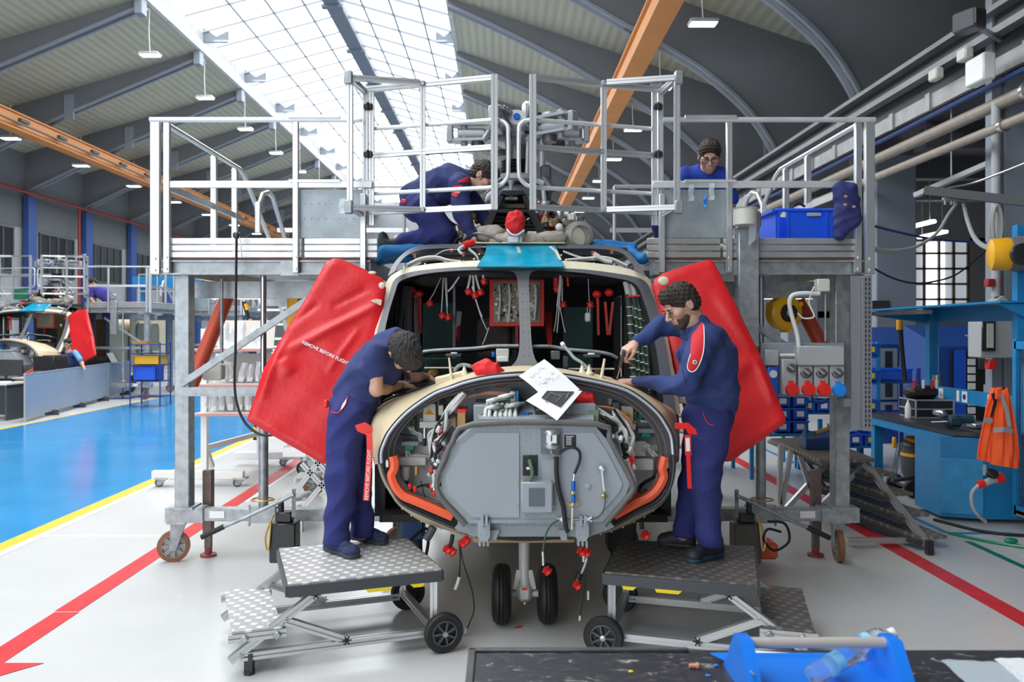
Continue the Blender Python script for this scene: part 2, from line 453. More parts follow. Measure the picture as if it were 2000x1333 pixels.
beam_m = mat('grey_blue_beam_paint', (.165, .17, .185), .6, var=.05, vscale=1)
beam_l = mat('light_beam_flange', (.24, .265, .31), .6)
def panel_mat():
    m = bpy.data.materials.new('roof_panel_corrugated'); m.use_nodes = True; nt = m.node_tree; N = nt.nodes; L = nt.links; b = N['Principled BSDF']
    tc = N.new('ShaderNodeTexCoord'); w = N.new('ShaderNodeTexWave'); w.bands_direction = 'X'; w.inputs['Scale'].default_value = 1.2; w.inputs['Distortion'].default_value = 0
    L.new(tc.outputs['Object'], w.inputs[0])
    n = N.new('ShaderNodeTexNoise'); n.inputs['Scale'].default_value = .5; L.new(tc.outputs['Object'], n.inputs[0])
    r = N.new('ShaderNodeValToRGB'); L.new(n.outputs[0], r.inputs[0]); r.color_ramp.elements[0].color = (.39, .375, .29, 1); r.color_ramp.elements[1].color = (.47, .45, .35, 1)
    L.new(r.outputs[0], b.inputs['Base Color']); b.inputs['Roughness'].default_value = .7
    bp = N.new('ShaderNodeBump'); bp.inputs['Strength'].default_value = .35; bp.inputs['Distance'].default_value = .05; L.new(w.outputs[0], bp.inputs['Height']); L.new(bp.outputs[0], b.inputs['Normal'])
    return m
PM = panel_mat()
Y0, Y1 = -6.0, 70.0
ZB = HC
def zc(z): return z+ZB
# roof panels (left slope, right slope); z values are above the camera height
c = MB()
c.grid([[(-10.8, Y0, zc(10.05)), (-10.8, Y1, zc(10.05))], [(-20, Y0, zc(7.35)), (-20, Y1, zc(7.35))]], thick=(0, 0, .25))
c.grid([[(-1.7, Y0, zc(10.05)), (-1.7, Y1, zc(10.05))], [(3.2, Y0, zc(8.45)), (3.2, Y1, zc(8.45))], [(8.6, Y0, zc(6.6)), (8.6, Y1, zc(6.6))], [(16, Y0, zc(5.2)), (16, Y1, zc(5.2))]], thick=(0, 0, .25))
struct('ceiling', c, PM)
beamY = [5.6+4.6*i for i in range(-2, 14)]
for i, y in enumerate(beamY):
    y += .2
    b = MB()
    # left beam web
    top = [(-10.85, 10.2), (-15, 8.95), (-20, 7.5)]; bot = [(-10.85, 9.75), (-15.6, 7.75), (-20, 5.65)]
    b.prism([(x, y-.09, zc(z)) for x, z in top+bot[::-1]], (0, .18, 0))
    topr = [(-1.65, 10.2), (3.2, 8.6), (8.6, 6.75), (9.6, 6.5), (9.2, 5.0), (7.7, 3.6), (7.65, -1.87)]
    botr = [(-1.65, 9.75), (-.2, 9.1), (1.5, 8.25), (3.0, 7.4), (4.2, 6.75), (5.1, 6.15), (5.9, 5.45), (6.4, 4.8), (6.75, 4.1), (6.9, 3.3), (6.95, -1.87)]
    b.prism([(x, y-.09, zc(z)) for x, z in topr+botr[::-1]], (0, .18, 0))
    trim(b, beam_m, smooth=False)
    g = MB()
    g.band([(x, y-.2, zc(z)) for x, z in bot], [(x, y+.2, zc(z)) for x, z in bot], (0, 0, .07))
    sm = smoothpts([(x, 0, z) for x, z in botr[:-1]], 4)
    g.band([(p.x, y-.2, zc(p.z)) for p in sm], [(p.x, y+.2, zc(p.z)) for p in sm], (.04, 0, .06))
    g.box((7.3, y, 1.5), (.75, .5, 5.4+1.8), bev=.02)
    g.box((-19.85, y, zc(1.5)), (.3, .34, 6.8)); g.box((-15.6, y-.12, zc(8.0)), (.35, .06, .9)); g.box((-10.95, y-.1, zc(9.95)), (.25, .35, .9), bev=.02)
    g.prism([(-10.8, y-.1, zc(10.35)), (-9.9, y-.1, zc(10.35)), (-9.9, y-.1, zc(10.75)), (-10.3, y-.1, zc(10.55)), (-10.8, y-.1, zc(10.9))], (0, .12, 0))
    g.prism([(-1.7, y-.1, zc(10.35)), (-2.4, y-.1, zc(10.35)), (-2.4, y-.1, zc(10.75)), (-2.1, y-.1, zc(10.55)), (-1.7, y-.1, zc(10.9))], (0, .12, 0))
    trim(g, beam_l, smooth=False)
# skylight kerbs
kerb = mat('white_kerb_paint', (.60, .60, .58), .6, var=.1, vscale=3)
k = MB(); k.box((-10.85, (Y0+Y1)/2, zc(10.35)), (.15, Y1-Y0, .7)); k.box((-1.65, (Y0+Y1)/2, zc(10.35)), (.15, Y1-Y0, .7)); trim(k, kerb)
# skylight panes + glazing bars
pane = bpy.data.materials.new('skylight_glazing'); pane.use_nodes = True
nt = pane.node_tree; nt.nodes.clear(); ou = nt.nodes.new('ShaderNodeOutputMaterial'); tr = nt.nodes.new('ShaderNodeBsdfTransparent'); gl = nt.nodes.new('ShaderNodeBsdfGlossy')
gl.inputs['Roughness'].default_value = .3; mxs = nt.nodes.new('ShaderNodeMixShader'); mxs.inputs[0].default_value = .06
nt.links.new(tr.outputs[0], mxs.inputs[1]); nt.links.new(gl.outputs[0], mxs.inputs[2]); nt.links.new(mxs.outputs[0], ou.inputs[0])
tr.inputs[0].default_value = (.97, .98, 1, 1)
bar_m = mat('skylight_bar_metal', (.30, .33, .37), .5)
s1 = thing('window_1', (-6.2, Y0, zc(10.7)), 'long glazed roof skylight strip above the hangar bay', 'skylight'); s1['kind'] = 'structure'
RX, RZ = -6.1, 12.0
p_ = MB(); p_.grid([[(-10.8, Y0, zc(10.75)), (-10.8, Y1, zc(10.75))], [(RX, Y0, zc(RZ)), (RX, Y1, zc(RZ))], [(-1.7, Y0, zc(10.75)), (-1.7, Y1, zc(10.75))]])
p_.build('pane', pane, s1, smooth=False)
def skz(x): return 10.72+(RZ-10.75)*(1-abs(x-RX)/(4.7 if x < RX else 4.4))-.04
bb = MB()
y = Y0+1
while y < 66:
    bb.bar((-10.8, y, zc(skz(-10.8))), (RX, y, zc(skz(RX))), .045, .05); bb.bar((RX, y, zc(skz(RX))), (-1.7, y, zc(skz(-1.7))), .06, .07); y += 1.53
for x in (-9.3, -8.2, -7.1): bb.bar((x, Y0, zc(skz(x))), (x, Y1, zc(skz(x))), .06, .05)
for x in (-5.0, -3.9, -2.8): bb.bar((x, Y0, zc(skz(x))), (x, Y1, zc(skz(x))), .06, .06)
bb.build('glazing_bars', bar_m, s1, smooth=False)
bb = MB(); bb.box((RX, (Y0+Y1)/2, zc(RZ-.35)), (.55, Y1-Y0, .06)); bb.box((RX-.26, (Y0+Y1)/2, zc(RZ-.2)), (.07, Y1-Y0, .3)); bb.box((RX+.26, (Y0+Y1)/2, zc(RZ-.2)), (.07, Y1-Y0, .3))
for i, y in enumerate(beamY): bb.box((RX, y, zc(RZ-.42)), (.75, .25, .1))
bb.build('ridge_truss', mat('ridge_truss_metal', (.17, .20, .24), .5), s1, smooth=False)

# left wall, its windows and pilasters
wall_m = mat('pale_wall_cladding', (.36, .37, .39), .7, var=.04, vscale=2)
wall_d = mat('dark_upper_wall', (.14, .15, .165), .8)
w = MB(); w.box((-20.15, 30, 3.0), (.3, 84, 6.2)); struct('wall_left', w, wall_m)
w = MB(); w.box((-20.12, 30, 7.9), (.3, 84, 3.6)); struct('wall_left_upper', w, wall_d)
w = MB(); w.box((-4, 70, 6), (50, .3, 14)); struct('wall_back', w, wall_m)
glassd = mat('dark_window_glass', (.03, .035, .04), .08)
frm = mat('dark_window_frame', (.08, .085, .095), .5)
bcol = mat('blue_pilaster_paint', (.035, .085, .30), .5)
for i, y in enumerate(beamY[2:13]):
    q = MB(); q.box((-19.8, y+.2, 3.7), (.25, .62, 7.4), bev=.02); trim(q, bcol, smooth=False)
    wn_ = thing('window_%d' % (i+2), (-19.9, y+2.5, 4.4), 'dark glazed window', 'window'); wn_['kind'] = 'structure'
    del wn_['label'], wn_['category']
    MB().box((-19.97, y+2.5, 5.1), (.05, 2.7, 1.75)).build('pane', glassd, wn_, smooth=False)
    q = MB()
    for dy in (-1.35, -.68, 0, .68, 1.35): q.box((-19.94, y+2.5+dy, 5.1), (.08, .07, 1.8))
    for dz in (-.9, .9): q.box((-19.94, y+2.5, 5.1+dz), (.1, 2.8, .08))
    q.build('frame', frm, wn_, smooth=False)
redpipe = mat('red_pipe_paint', (.36, .04, .03), .5)
q = MB(); q.tube([(-19.5, Y0, zc(5.62)), (-19.5, 66, zc(5.62))], .06)
o = q.build('sprinkler_pipe', redpipe); tag(o, 'long red pipe running high along the left hangar wall', 'pipe')
o = MB().tube([(-19.55, 36.8, zc(5.6)), (-19.55, 36.8, 0)], .06).build('downpipe', redpipe); tag(o, 'thin vertical red pipe on left wall between blue pilasters', 'pipe')

# crane runway beams
def girder(name, x0, x1, z0, z1, y0, y1, label, m=crane):
    b = MB(); cx_, w_ = (x0+x1)/2, (x1-x0)
    b.box((cx_, (y0+y1)/2, zc((z0+z1)/2)), (w_*.8, y1-y0, z1-z0)); b.box((cx_, (y0+y1)/2, zc(z0)), (w_*1.15, y1-y0, .05)); b.box((cx_, (y0+y1)/2, zc(z1)), (w_*1.15, y1-y0, .05))
    o = b.build(name, m); return tag(o, label, 'crane beam')
g1 = girder('crane_girder', 3.0, 3.42, 6.25, 6.75, 6, 48, 'orange overhead crane girder running under the roof right of the mast')
g2 = girder('crane_girder', -16.42, -16.02, 6.62, 7.15, 6, 60, 'orange overhead crane girder along the left wall')
q = MB(); q.box((-15.85, 33, zc(6.76)), (.05, 54, .05))
for y in np.arange(8, 60, 2.3): q.box((-15.85, y, zc(6.88)), (.12, .5, .1))
q.build('power_rail', mat('dark_rail', (.09, .085, .08), .5), g2)
for y in beamY:
    q = MB()
    if y > 5: q.bar((3.2, y+.2, zc(6.75)), (3.55, y+.2, zc(7.35)), .12, .2); q.build('hanger', beam_l, g1, smooth=False)
# pendant lamps
lampm = mat('lamp_glow', (1, .97, .90), emit=9.0); lampb = mat('lamp_housing', (.45, .46, .47), .4)
def pendant(x, y, z, ztop, label, grp):
    t = thing('pendant_lamp', (x, y, z), label, 'ceiling lamp', grp)
    MB().box((x, y, z+.05), (.62, .34, .08), bev=.02).build('housing', lampb, t)
    MB().box((x, y, z+.002), (.56, .28, .02), bev=.005).build('diffuser', lampm, t)
    MB().tube([(x, y, z+.09), (x-.03, y, (z+ztop)/2), (x-.01, y, ztop)], .012, 6).build('cord', whitepl, t)
    return t
lamp0 = None
ordn = ['first', 'second', 'third', 'fourth', 'fifth', 'sixth', 'seventh', 'eighth', 'ninth', 'tenth', 'eleventh']
rows = [(-10.95, 24.75, 8.5, 10.0, 8, 'left row just beside the skylight', 'pendant lamps in the left row beside the skylight'), (-17.0, 27.55, 6.58, 7.75, 8, 'low left row near the wall', 'pendant lamps in the low left row'), (4.35, 17.25, 6.6, 7.9, 8, 'right row under the roof', 'pendant lamps in the right row')]
tmpl = None
LAMPS = []
for (x, y, z, zt, n, lab, grp) in rows:
    for k_ in range(n):
        yy = y+4.6*k_; l = 'white glowing pendant lamp, %s from the front in the %s' % (ordn[k_], lab)
        LAMPS.append(pendant(x, yy, zc(z), zc(zt), l, grp))

# ---- right aisle: wall, ceiling soffit, window ----
dkwall = mat('dark_aisle_wall', (.10, .105, .115), .8)
aw = mat('aisle_wall_grey', (.24, .25, .27), .8)
q = MB(); q.box((16.1, 30, 4), (.3, 84, 8)); struct('wall_right', q, dkwall)
q = MB(); q.box((12, 24, 1.2), (8.2, .3, 2.4)); q.box((12, 24, 6.6), (8.2, .3, 4.2)); q.box((9.4, 24, 3.4), (3.0, .3, 2.4)); q.box((15.2, 24, 3.4), (2.4, .3, 2.4)); struct('wall_aisle_end', q, aw)
q = MB(); q.box((11.9, 12, 5.9), (8, 28, .3))
for y in range(0, 24, 3): q.box((11.9, y, 5.5), (8, .3, .5))
struct('ceiling_aisle', q, dkwall)
wi = thing('window_20', (12.3, 24, 2.3), 'tall multi-pane window', 'window'); wi['kind'] = 'structure'; del wi['label'], wi['category']
q = MB(); q.box((12.4, 24.0, 3.4), (3.4, .02, 2.4)); q.build('pane', mat('frosted_daylight_pane', (.62, .68, .76), .5, emit=.5), wi, smooth=False)
MB().box((13.0, 23.97, 3.4), (.62, .02, 2.4)).build('bright_pane', mat('bright_daylight_pane', (1, 1, 1), .5, emit=2.4), wi, smooth=False)
q = MB()
for i in range(8): q.box((10.9+.44*i, 23.9, 3.4), (.06, .08, 2.4))
for i in range(6): q.box((12.4, 23.9, 2.3+.46*i), (3.3, .08, .06))
q.build('frame', mat('brown_window_frame', (.10, .075, .05), .6), wi, smooth=False)
MB().box((10.75, 23.8, 3.4), (.45, .06, 2.5)).build('curtain', mat('brown_curtain', (.13, .085, .045), .9), wi)
for (xa, ya) in ((10.2, 19.5), (11.6, 21.5)):
    o = MB().box((xa, ya, zc(2.55)), (.14, 1.35, .08), bev=.02).build('tube_lamp', lampm)
    MB().cyl((xa, ya-.5, zc(2.55)), (xa, ya-.5, 5.8), .012).cyl((xa, ya+.5, zc(2.55)), (xa, ya+.5, 5.8), .012).build('hanger_rods', galv, o)
    tag(o, 'glowing fluorescent tube in dark side aisle, %s one' % ('nearer' if ya < 20 else 'farther'), 'lamp', 'tube lamps in the side aisle')
# crane rail along the right arches + pipes
q = MB(); railm = mat('rail_steel', (.20, .205, .21), .45, .3, var=.15, vscale=3); railb = mat('rail_dark', (.035, .035, .037), .6); raill = mat('rail_light', (.34, .34, .335), .5, .3, var=.15, vscale=4)
rail = thing('runway_rail', (6.3, 3, zc(3.1)), 'long grey double crane rail climbing across the right arches', 'crane rail')
MB().box((6.45, 27, zc(3.65)), (.25, 50, .75)).build('web', railb, rail)
q = MB(); q.box((6.28, 27, zc(4.05)), (.22, 50, .07)); q.box((6.2, 27, zc(3.72)), (.16, 50, .09)); q.build('upper_flange', railm, rail)
q = MB(); q.box((6.3, 27, zc(3.33)), (.06, 50, .22))
for y in np.arange(4, 50, 1.1): q.box((6.26, y, zc(3.33)), (.04, .12, .26))
q.build('cable_tray', raill, rail)
for y, z in ((11.2, 3.58), (10.5, 3.62)): MB().box((6.1, y, zc(z)), (.12, .22, .16), bev=.02).build('sensor_box', offw, rail)
MB().box((6.0, 10.0, zc(3.25)), (.16, .4, .34), bev=.02).build('switch_box', whitepl, rail)
pipem = mat('tan_pipe', (.34, .29, .24), .5, .2, var=.1)
for (x, z, r, y0, y1, lab) in ((6.3, 2.86, .085, 8, 45, 'upper thick tan pipe along the right wall'), (6.0, 2.44, .06, 8, 16.5, 'lower thin tan pipe ending in a blue joint, right wall'), (6.2, 2.35, .06, 17, 45, 'lower thin tan pipe far section behind the railing')):
    tp = thing('pipe', (x, y0, zc(z)), lab, 'pipe')
    MB().tube([(x, y0, zc(z)), (x, y1, zc(z))], r, 14).build('tube', pipem, tp)
    MB().cyl((x, (y0+11)/2, zc(z)), (x, (y0+11)/2+.06, zc(z)), r*1.35).build('clamp', steel, tp)
o = MB().tube([(6.25, 8, zc(3.12)), (6.25, 40, zc(3.0))], .035, 8).build('air_hose', mat('dark_blue_hose', (.02, .05, .2), .4)); tag(o, 'straight dark blue air line under the crane rail', 'air line')
# lamp head top right
t = thing('floodlight', P(1900, 42, 9.5), 'dark box floodlight on bracket at top right corner', 'floodlight')
c0 = P(1893, 42, 9.5)
MB().box(c0, (.22, .3, .24), rz=.4, bev=.02).build('head', darkgrey, t)
MB().box(c0+Vector((.03, -.16, 0)), (.16, .03, .18), rz=.4).build('lens', blackp, t)
MB().bar(c0, Vector((6.5, 10.25, c0.z)), .05).build('bracket', galv, t)

q = MB(); q.box((7.5, -6.3, 6), (19, .3, 12.5)); q.box((-19, -6.3, 6), (3, .3, 12.5)); q.box((-8, -6.3, 10), (22, .3, 5)); struct('wall_unseen_light_block', q, wall_m)  # unseen wall behind the camera, added to keep front daylight off the right
# slim steel column and services at the right edge
q = MB(); q.box((6.62, 10.35, 4.0), (.34, .3, 8.0)); q.box((6.35, 10.3, 4.2), (.12, .14, 7.6)); q.box((6.95, 10.4, 4), (.25, .25, 8)); trim(q, beam_l, smooth=False)
# ================= WORK PLATFORMS EACH SIDE OF THE AIRCRAFT =================
XC = .08
def caster(parent, x, y, r, rz, zt, wm=None):
    d = Vector((math.cos(rz), math.sin(rz), 0)); ax = Vector((-math.sin(rz), math.cos(rz), 0)); c = Vector((x, y, r))
    w = MB().lathe([(r*.74, -.024), (r, -.02), (r, .02), (r*.74, .024), (r*.74, -.024)], c, ax, 32, caps=False).build('wheel', wm or mat('brown_polyurethane_tyre', (.22, .09, .04), .5), parent)
    h = MB(); h.lathe([(r*.2, -.028), (r*.2, .028)], c, ax, 16); h.lathe([(r*.76, -.004), (r*.76, .004)], c, ax, 28); h.lathe([(r*.78, -.022), (r*.78, .022), (r*.70, .022), (r*.70, -.022), (r*.78, -.022)], c, ax, 28, caps=False)
    for k in range(8):
        a = k*PI/4; v = d*math.cos(a)+Vector((0, 0, math.sin(a))); h.bar(c+v*r*.15, c+v*r*.74, .03, .034, up=ax)
    h.build('hub', mat('dull_aluminium_hub', (.30, .29, .28), .5, .5), w)
    f = MB()
    for s in (-1, 1): f.prism([c+ax*s*.034+d*.02-Vector((0, 0, .03)), c+ax*s*.034-d*.025-Vector((0, 0, .03)), c+ax*s*.034+d*(-.02)*1+Vector((0, 0, zt-r))+d*.0, c+ax*s*.034+d*.10+Vector((0, 0, zt-r))], ax*.006*s)
    f.box((x+d.x*.04, y+d.y*.04, zt), (.15, .13, .02)); f.cyl(c-ax*.045, c+ax*.045, .012)
    f.build('fork', galv, parent)
foot_m = mat('rusty_brown_steel', (.16, .115, .10), .5, .5, var=.3)
redfoot = mat('red_oxide_foot', (.25, .045, .04), .5)
alu_sheet = mat('scuffed_grey_sheet', (.33, .375, .40), .5, .35, var=.16, vscale=7)
def platform(s):
    side = 'left' if s < 0 else 'right'
    def X(a): return XC+s*a
    t = thing('work_platform', (X(1.95), 6.4, 0), 'tall galvanised wheeled work platform with railings, %s of the helicopter' % ('left' if s < 0 else 'right'), 'work platform', 'wheeled work platforms beside the helicopter')
    del t['group']
    B = lambda f, nm, m, **k: f.build(nm, m, t, **k)
    YF, YB = 6.3, 9.1
    B(MB().box((X((2.76+1.13)/2), (YF+YB)/2, 2.42), (2.76-1.13, YB-YF, .03)), 'deck', galv)
    b = MB()
    b.box((X(1.94), YF+.03, 2.355), (1.64, .06, .11)); b.box((X(1.94), YF+.0, 2.405), (1.64, .08, .012)); b.box((X(1.94), YF+.0, 2.305), (1.64, .08, .012))
    b.box((X(2.7), 7.7, 2.355), (.06, 2.7, .11)); b.box((X(1.16), 7.7, 2.355), (.06, 2.7, .11)); b.box((X(1.94), 6.75, 2.2), (1.6, .12, .14)); b.box((X(1.94), 9.0, 2.2), (1.6, .12, .14))
    b.box((X(1.75), YF-.03, 2.35), (.14, .03, .12))
    B(b, 'deck_frame', galv)
    k = MB()
    tm = alu_w if s < 0 else mat('shaded_toe_board_aluminium', (.40, .395, .38), .45, .5, var=.1)  # right boards darker: the dim side's shade is put into their colour
    for (x0, x1) in ((1.06, 1.64), (1.66, 2.7)):
        for i in range(3): k.box((X((x0+x1)/2), YF-.02, 2.455+.053*i), (x1-x0, .03, .049), bev=.006)
    for i in range(3): k.box((X(2.74), 7.7, 2.455+.053*i), (.03, 2.7, .049), bev=.006)
    B(k, 'toe_board', tm)
    rust = MB().box((X(1.9), YF-.02, 2.421), (1.62, .02, .014)); B(rust, 'edge_strip', mat('rust_strip', (.13, .05, .03), .7))
    # posts
    for a, z0, z1, w in ((2.80, 2.30, 3.50, .075), (2.71, 2.31, 3.49, .05), (1.70, 2.31, 3.50, .045)):
        p = MB(); p.box((X(a), YF-.05, (z0+z1)/2), (w, .04, z1-z0), bev=.004); p.box((X(a), YF-.075, z0+.03), (.02, .012, .02)); p.box((X(a), YF-.075, z0+.12), (.02, .012, .02))
        B(p, 'post', alu)
    p = MB(); p.box((X(1.17), YF-.06, 2.62), (.045, .04, .62), bev=.004); B(p, 'post', alu)
    for y in (7.35, 7.92):
        p = MB(); p.box((X(2.74), y, 2.95), (.055, .045, 1.02), bev=.004); p.prism([(X(2.74)-.028, y-.03, 3.44), (X(2.74)+.028, y-.03, 3.44), (X(2.74), y-.03, 3.50)], (0, .06, 0)); B(p, 'post', alu)
    # rails
    r = MB(); r.tube([(X(2.84), YF-.06, 3.51), (X(1.18), YF-.06, 3.51)], .021, 12); B(r, 'top_rail', alu_w)
    r = MB(); r.tube([(X(1.75), YF-.07, 3.525), (X(1.35), YF-.07, 3.525)], .02, 8); B(r, 'rail_sleeve', alu)
    r = MB(); r.box((X(1.9), YF-.05, 3.005), (1.6, .02, .055), bev=.004); r.box((X(1.55), YF-.065, 3.03), (.4, .02, .02)); B(r, 'mid_rail', alu_w)
    r = MB(); r.tube([(X(2.74), YF, 3.49), (X(2.74), 8.06, 3.49), (X(2.72), 8.14, 3.44), (X(2.72), 9.3, 2.72)], .024, 12); B(r, 'side_rail', alu)
    r = MB(); r.box((X(2.74), 7.2, 3.0), (.02, 1.8, .055)); B(r, 'side_mid_rail', alu)
    r = MB(); r.tube([(X(2.47), 7.75, 3.02), (X(2.44), 7.85, 3.2), (X(2.42), 7.95, 3.235), (X(2.4), 8.05, 3.2), (X(2.4), 8.8, 2.6)], .024, 10); B(r, 'stair_handrail', alu)
    r = MB(); r.box((X(2.45), 7.72, 2.95), (.05, .03, .3), bev=.005); B(r, 'handrail_plate', alu_w)
    sh = MB(); sh.box((X(1.43), YF-.015, 2.78), (.5, .012, .38))
    for zz in (2.86, 2.74):
        for q in range(9): sh.ball((X(1.2+.055*q), YF-.024, zz), .005, 6, 4)
    B(sh, 'sheet_panel', alu_sheet)
    # rear railing seen behind
    r = MB(); r.tube([(X(2.7), YB, 3.5), (X(1.2), YB, 3.5)], .02, 8); r.tube([(X(1.2), YB, 3.5), (X(1.2), YB, 2.4)], .02, 8); r.tube([(X(1.75), YB, 3.5), (X(1.75), YB, 2.4)], .02, 8); r.box((X(1.9), YB, 3.0), (1.5, .02, .05)); B(r, 'rear_railing', alu)
    # columns
    c = MB(); c.box((X(2.64), 6.42, 1.36), (.12, .12, 1.9), bev=.008)
    for i in range(12): c.box((X(2.64)-s*.061, 6.41, .62+.15*i), (.004, .02, .035))
    c.box((X(2.64), 6.42, .44), (.2, .2, .02)); B(c, 'column', galv)
    c = MB(); c.box((X(2.2), 8.95, 1.26), (.12, .12, 2.2), bev=.008); B(c, 'column', galv)
    if s > 0:
        c = MB(); c.box((X(1.845), 6.27, 2.2), (.165, .12, .95), bev=.01); c.box((X(1.845), 6.2, 2.72), (.18, .05, .14), bev=.02); B(c, 'guide_column', galv)
    c = MB(); c.cyl((X(2.005), 6.42, .42), (X(2.005), 6.42, 1.5), .038, n=20); B(c, 'lift_cylinder', galv)
    c = MB(); c.cyl((X(2.005), 6.42, 1.5), (X(2.005), 6.42, 2.3), .024, n=20); B(c, 'piston_rod', mat('chromed_rod', (.42, .43, .45), .2, .9))
    c = MB(); c.tube([(X(2.005)+math.cos(a)*.09, 6.40+math.sin(a)*.07, .5) for a in np.linspace(0, 2*PI, 17)[:-1]], .007, 6, closed=True); B(c, 'hose_ring', brass)
    c = MB(); c.bar((X(2.64), 6.36, 1.43), (X(1.55), 6.36, 2.16), .05, .05); B(c, 'brace', galv)
    c = MB(); c.box((X(1.9), 6.37, 1.37), (1.5, .05, .07)); c.box((X(1.9), 6.34, 1.34), (1.5, .03, .008)); B(c, 'cross_member', galv)
    # base
    c = MB(); c.box((X(1.85), 6.42, .38), (1.86, .1, .1), bev=.006); c.box((X(2.0), 6.42, .38), (.22, .13, .125)); c.box((X(2.62), 6.42, .38), (.3, .14, .115))
    for xx in (2.1, 1.9):
        c.box((X(xx), 6.36, .38), (.012, .02, .17)); c.ball((X(xx), 6.35, .31), .008)
    B(c, 'base_beam', galv)
    c = MB().box((X(2.36), 6.365, .385), (.12, .006, .055)); B(c, 'label_plate', paper)
    c = MB(); c.box((X(2.50), 6.56, .45), (.075, .07, .52), bev=.004); c.box((X(2.50), 6.56, .17), (.05, .05, .2)); B(c, 'jack_leg', foot_m)
    c = MB(); c.lathe([(.065, 0), (.065, .018), (.03, .028), (.03, .08)], (X(2.50), 6.56, 0.0)); B(c, 'jack_foot', redfoot)
    caster(t, X(2.72) if s < 0 else X(2.62), 6.40, .125, .25 if s < 0 else 1.45, .32)
    caster(t, X(.95), 6.6, .115, .6, .32)
    caster(t, X(2.2), 8.95, .12, .3, .16)
    return t
PL = platform(-1); PR = platform(1)
# stairs behind each platform (descend to the rear)
def rear_stair(s):
    t = thing('access_stair', (XC+s*2.35, 9.8, 0), 'aluminium stair descending behind the %s work platform' % ('left' if s < 0 else 'right'), 'stairs')
    m = MB()
    for dx in (-.3, .3): m.bar((XC+s*2.35+dx, 9.15, 2.35), (XC+s*2.35+dx, 11.2, .05), .05, .16)
    m.build('stringer', alu, t)
    for i in range(9): MB().box((XC+s*2.35, 9.35+.21*i, 2.12-.235*i), (.58, .2, .03)).build('tread', alu, t)
    return t
rear_stair(-1); rear_stair(1)
# safety gates of slotted aluminium in front of the rotor mast
def gate(s):
    XG = .085
    def G(a, y, z): return (XG+s*a, y, z)
    side = 'left' if s < 0 else 'right'
    t = thing('safety_gate', G(1.17, 6.3, 2.80), 'folding aluminium safety gate, %s leaf in front of the rotor mast' % side, 'gate')
    zt, zb = 3.765, 2.79; w = .042
    H, E, Cn, Md = (1.165, 6.3), (.145, 6.0), (1.235, 6.02), (.70, 6.165)
    for nm, (a, y), ww in (('hinge_post', H, w), ('end_post', E, .05), ('corner_post', Cn, w), ('middle_post', Md, w)):
        MB().prof(G(a, y, zb-(.02 if nm != 'hinge_post' else .1)), G(a, y, zt+.02), ww).build(nm, alu, t)
    MB().prof(G(1.115, 6.29, zb-.1), G(1.115, 6.29, zt), .038).build('inner_post', alu, t)
    for z, nm in ((zt, 'top_rail'), (zb, 'bottom_rail'), (3.24, 'middle_rail')):
        MB().prof(G(H[0], H[1], z), G(Md[0], Md[1], z), .04).prof(G(Md[0], Md[1], z), G(E[0], E[1], z), .04).build(nm, alu, t)
    for z, nm in ((zt+.005, 'brace_rail'), (zb, 'brace_rail')):
        MB().prof(G(Cn[0], Cn[1], z), G(Md[0]+.02, Md[1]-.03, z), .04).prof(G(Cn[0], Cn[1], z), G(H[0], H[1], z-.03), .04).build(nm, alu, t)
    for z in (zt, zb): MB().box(G(Cn[0]+.01, Cn[1]-.01, z), (.06, .06, .1), bev=.006).build('corner_bracket', steel if 0 else galv, t)
    for (a, y, z) in ((Md[0], Md[1]-.03, zt), (Md[0], Md[1]-.03, zb)): MB().box(G(a, y, z), (.035, .03, .04), bev=.005).build('corner_bracket', galv, t)
    for z in (3.62, 3.245): MB().box(G(1.14, 6.265, z), (.07, .03, .05), bev=.008).cyl(G(1.14, 6.25, z-.03), G(1.14, 6.25, z+.03), .01, n=8).build('hinge', blackp, t)
    pts = [G(1.13, 6.33, 3.46), G(.19, 6.06, 3.46), G(.1, 6.03, 3.45), G(.05, 6.01, 3.41), G(.04, 6.0, 3.34), G(.04, 6.0, 3.07), G(.055, 6.01, 3.0), G(.11, 6.03, 2.955), G(.2, 6.06, 2.945), G(1.13, 6.33, 2.945)]
    MB().tube([pts[0]]+smoothpts(pts[1:-1], 4)+[pts[-1]], .0165, 10).build('guard_tube', alu_w, t)
    return t
GL = gate(-1); GR = gate(1)
# plastic tape scraps tied to the rails
def scrap(px, py, Y, w, h, m, nm, label, cat):
    pts = []
    for i in range(6):
        pts.append([P(px, py, Y)+Vector((w*(j/3-.5)+.004*math.sin(i*2), .006*math.sin(i*1.7+j), -h*i/5)) for j in range(4)])
    return tag(MB().grid(pts, thick=(0, .003, 0)).build(nm, m), label, cat)
scrap(1350, 360, 6.2, .04, .13, plastic_clear, 'plastic_wrap', 'strip of clear plastic wrap on right mid rail, nearer the gate', 'plastic strip')
scrap(1390, 358, 6.2, .04, .13, plastic_clear, 'plastic_wrap', 'strip of clear plastic wrap on right mid rail, nearer the post', 'plastic strip')
scrap(1377, 380, 6.25, .02, .1, bluel, 'tape_piece', 'short blue tape piece on the right grey sheet panel', 'tape')
scrap(668, 388, 5.98, .045, .11, plastic_clear, 'plastic_wrap', 'crumpled clear plastic wrap on the left gate lower corner', 'plastic strip')
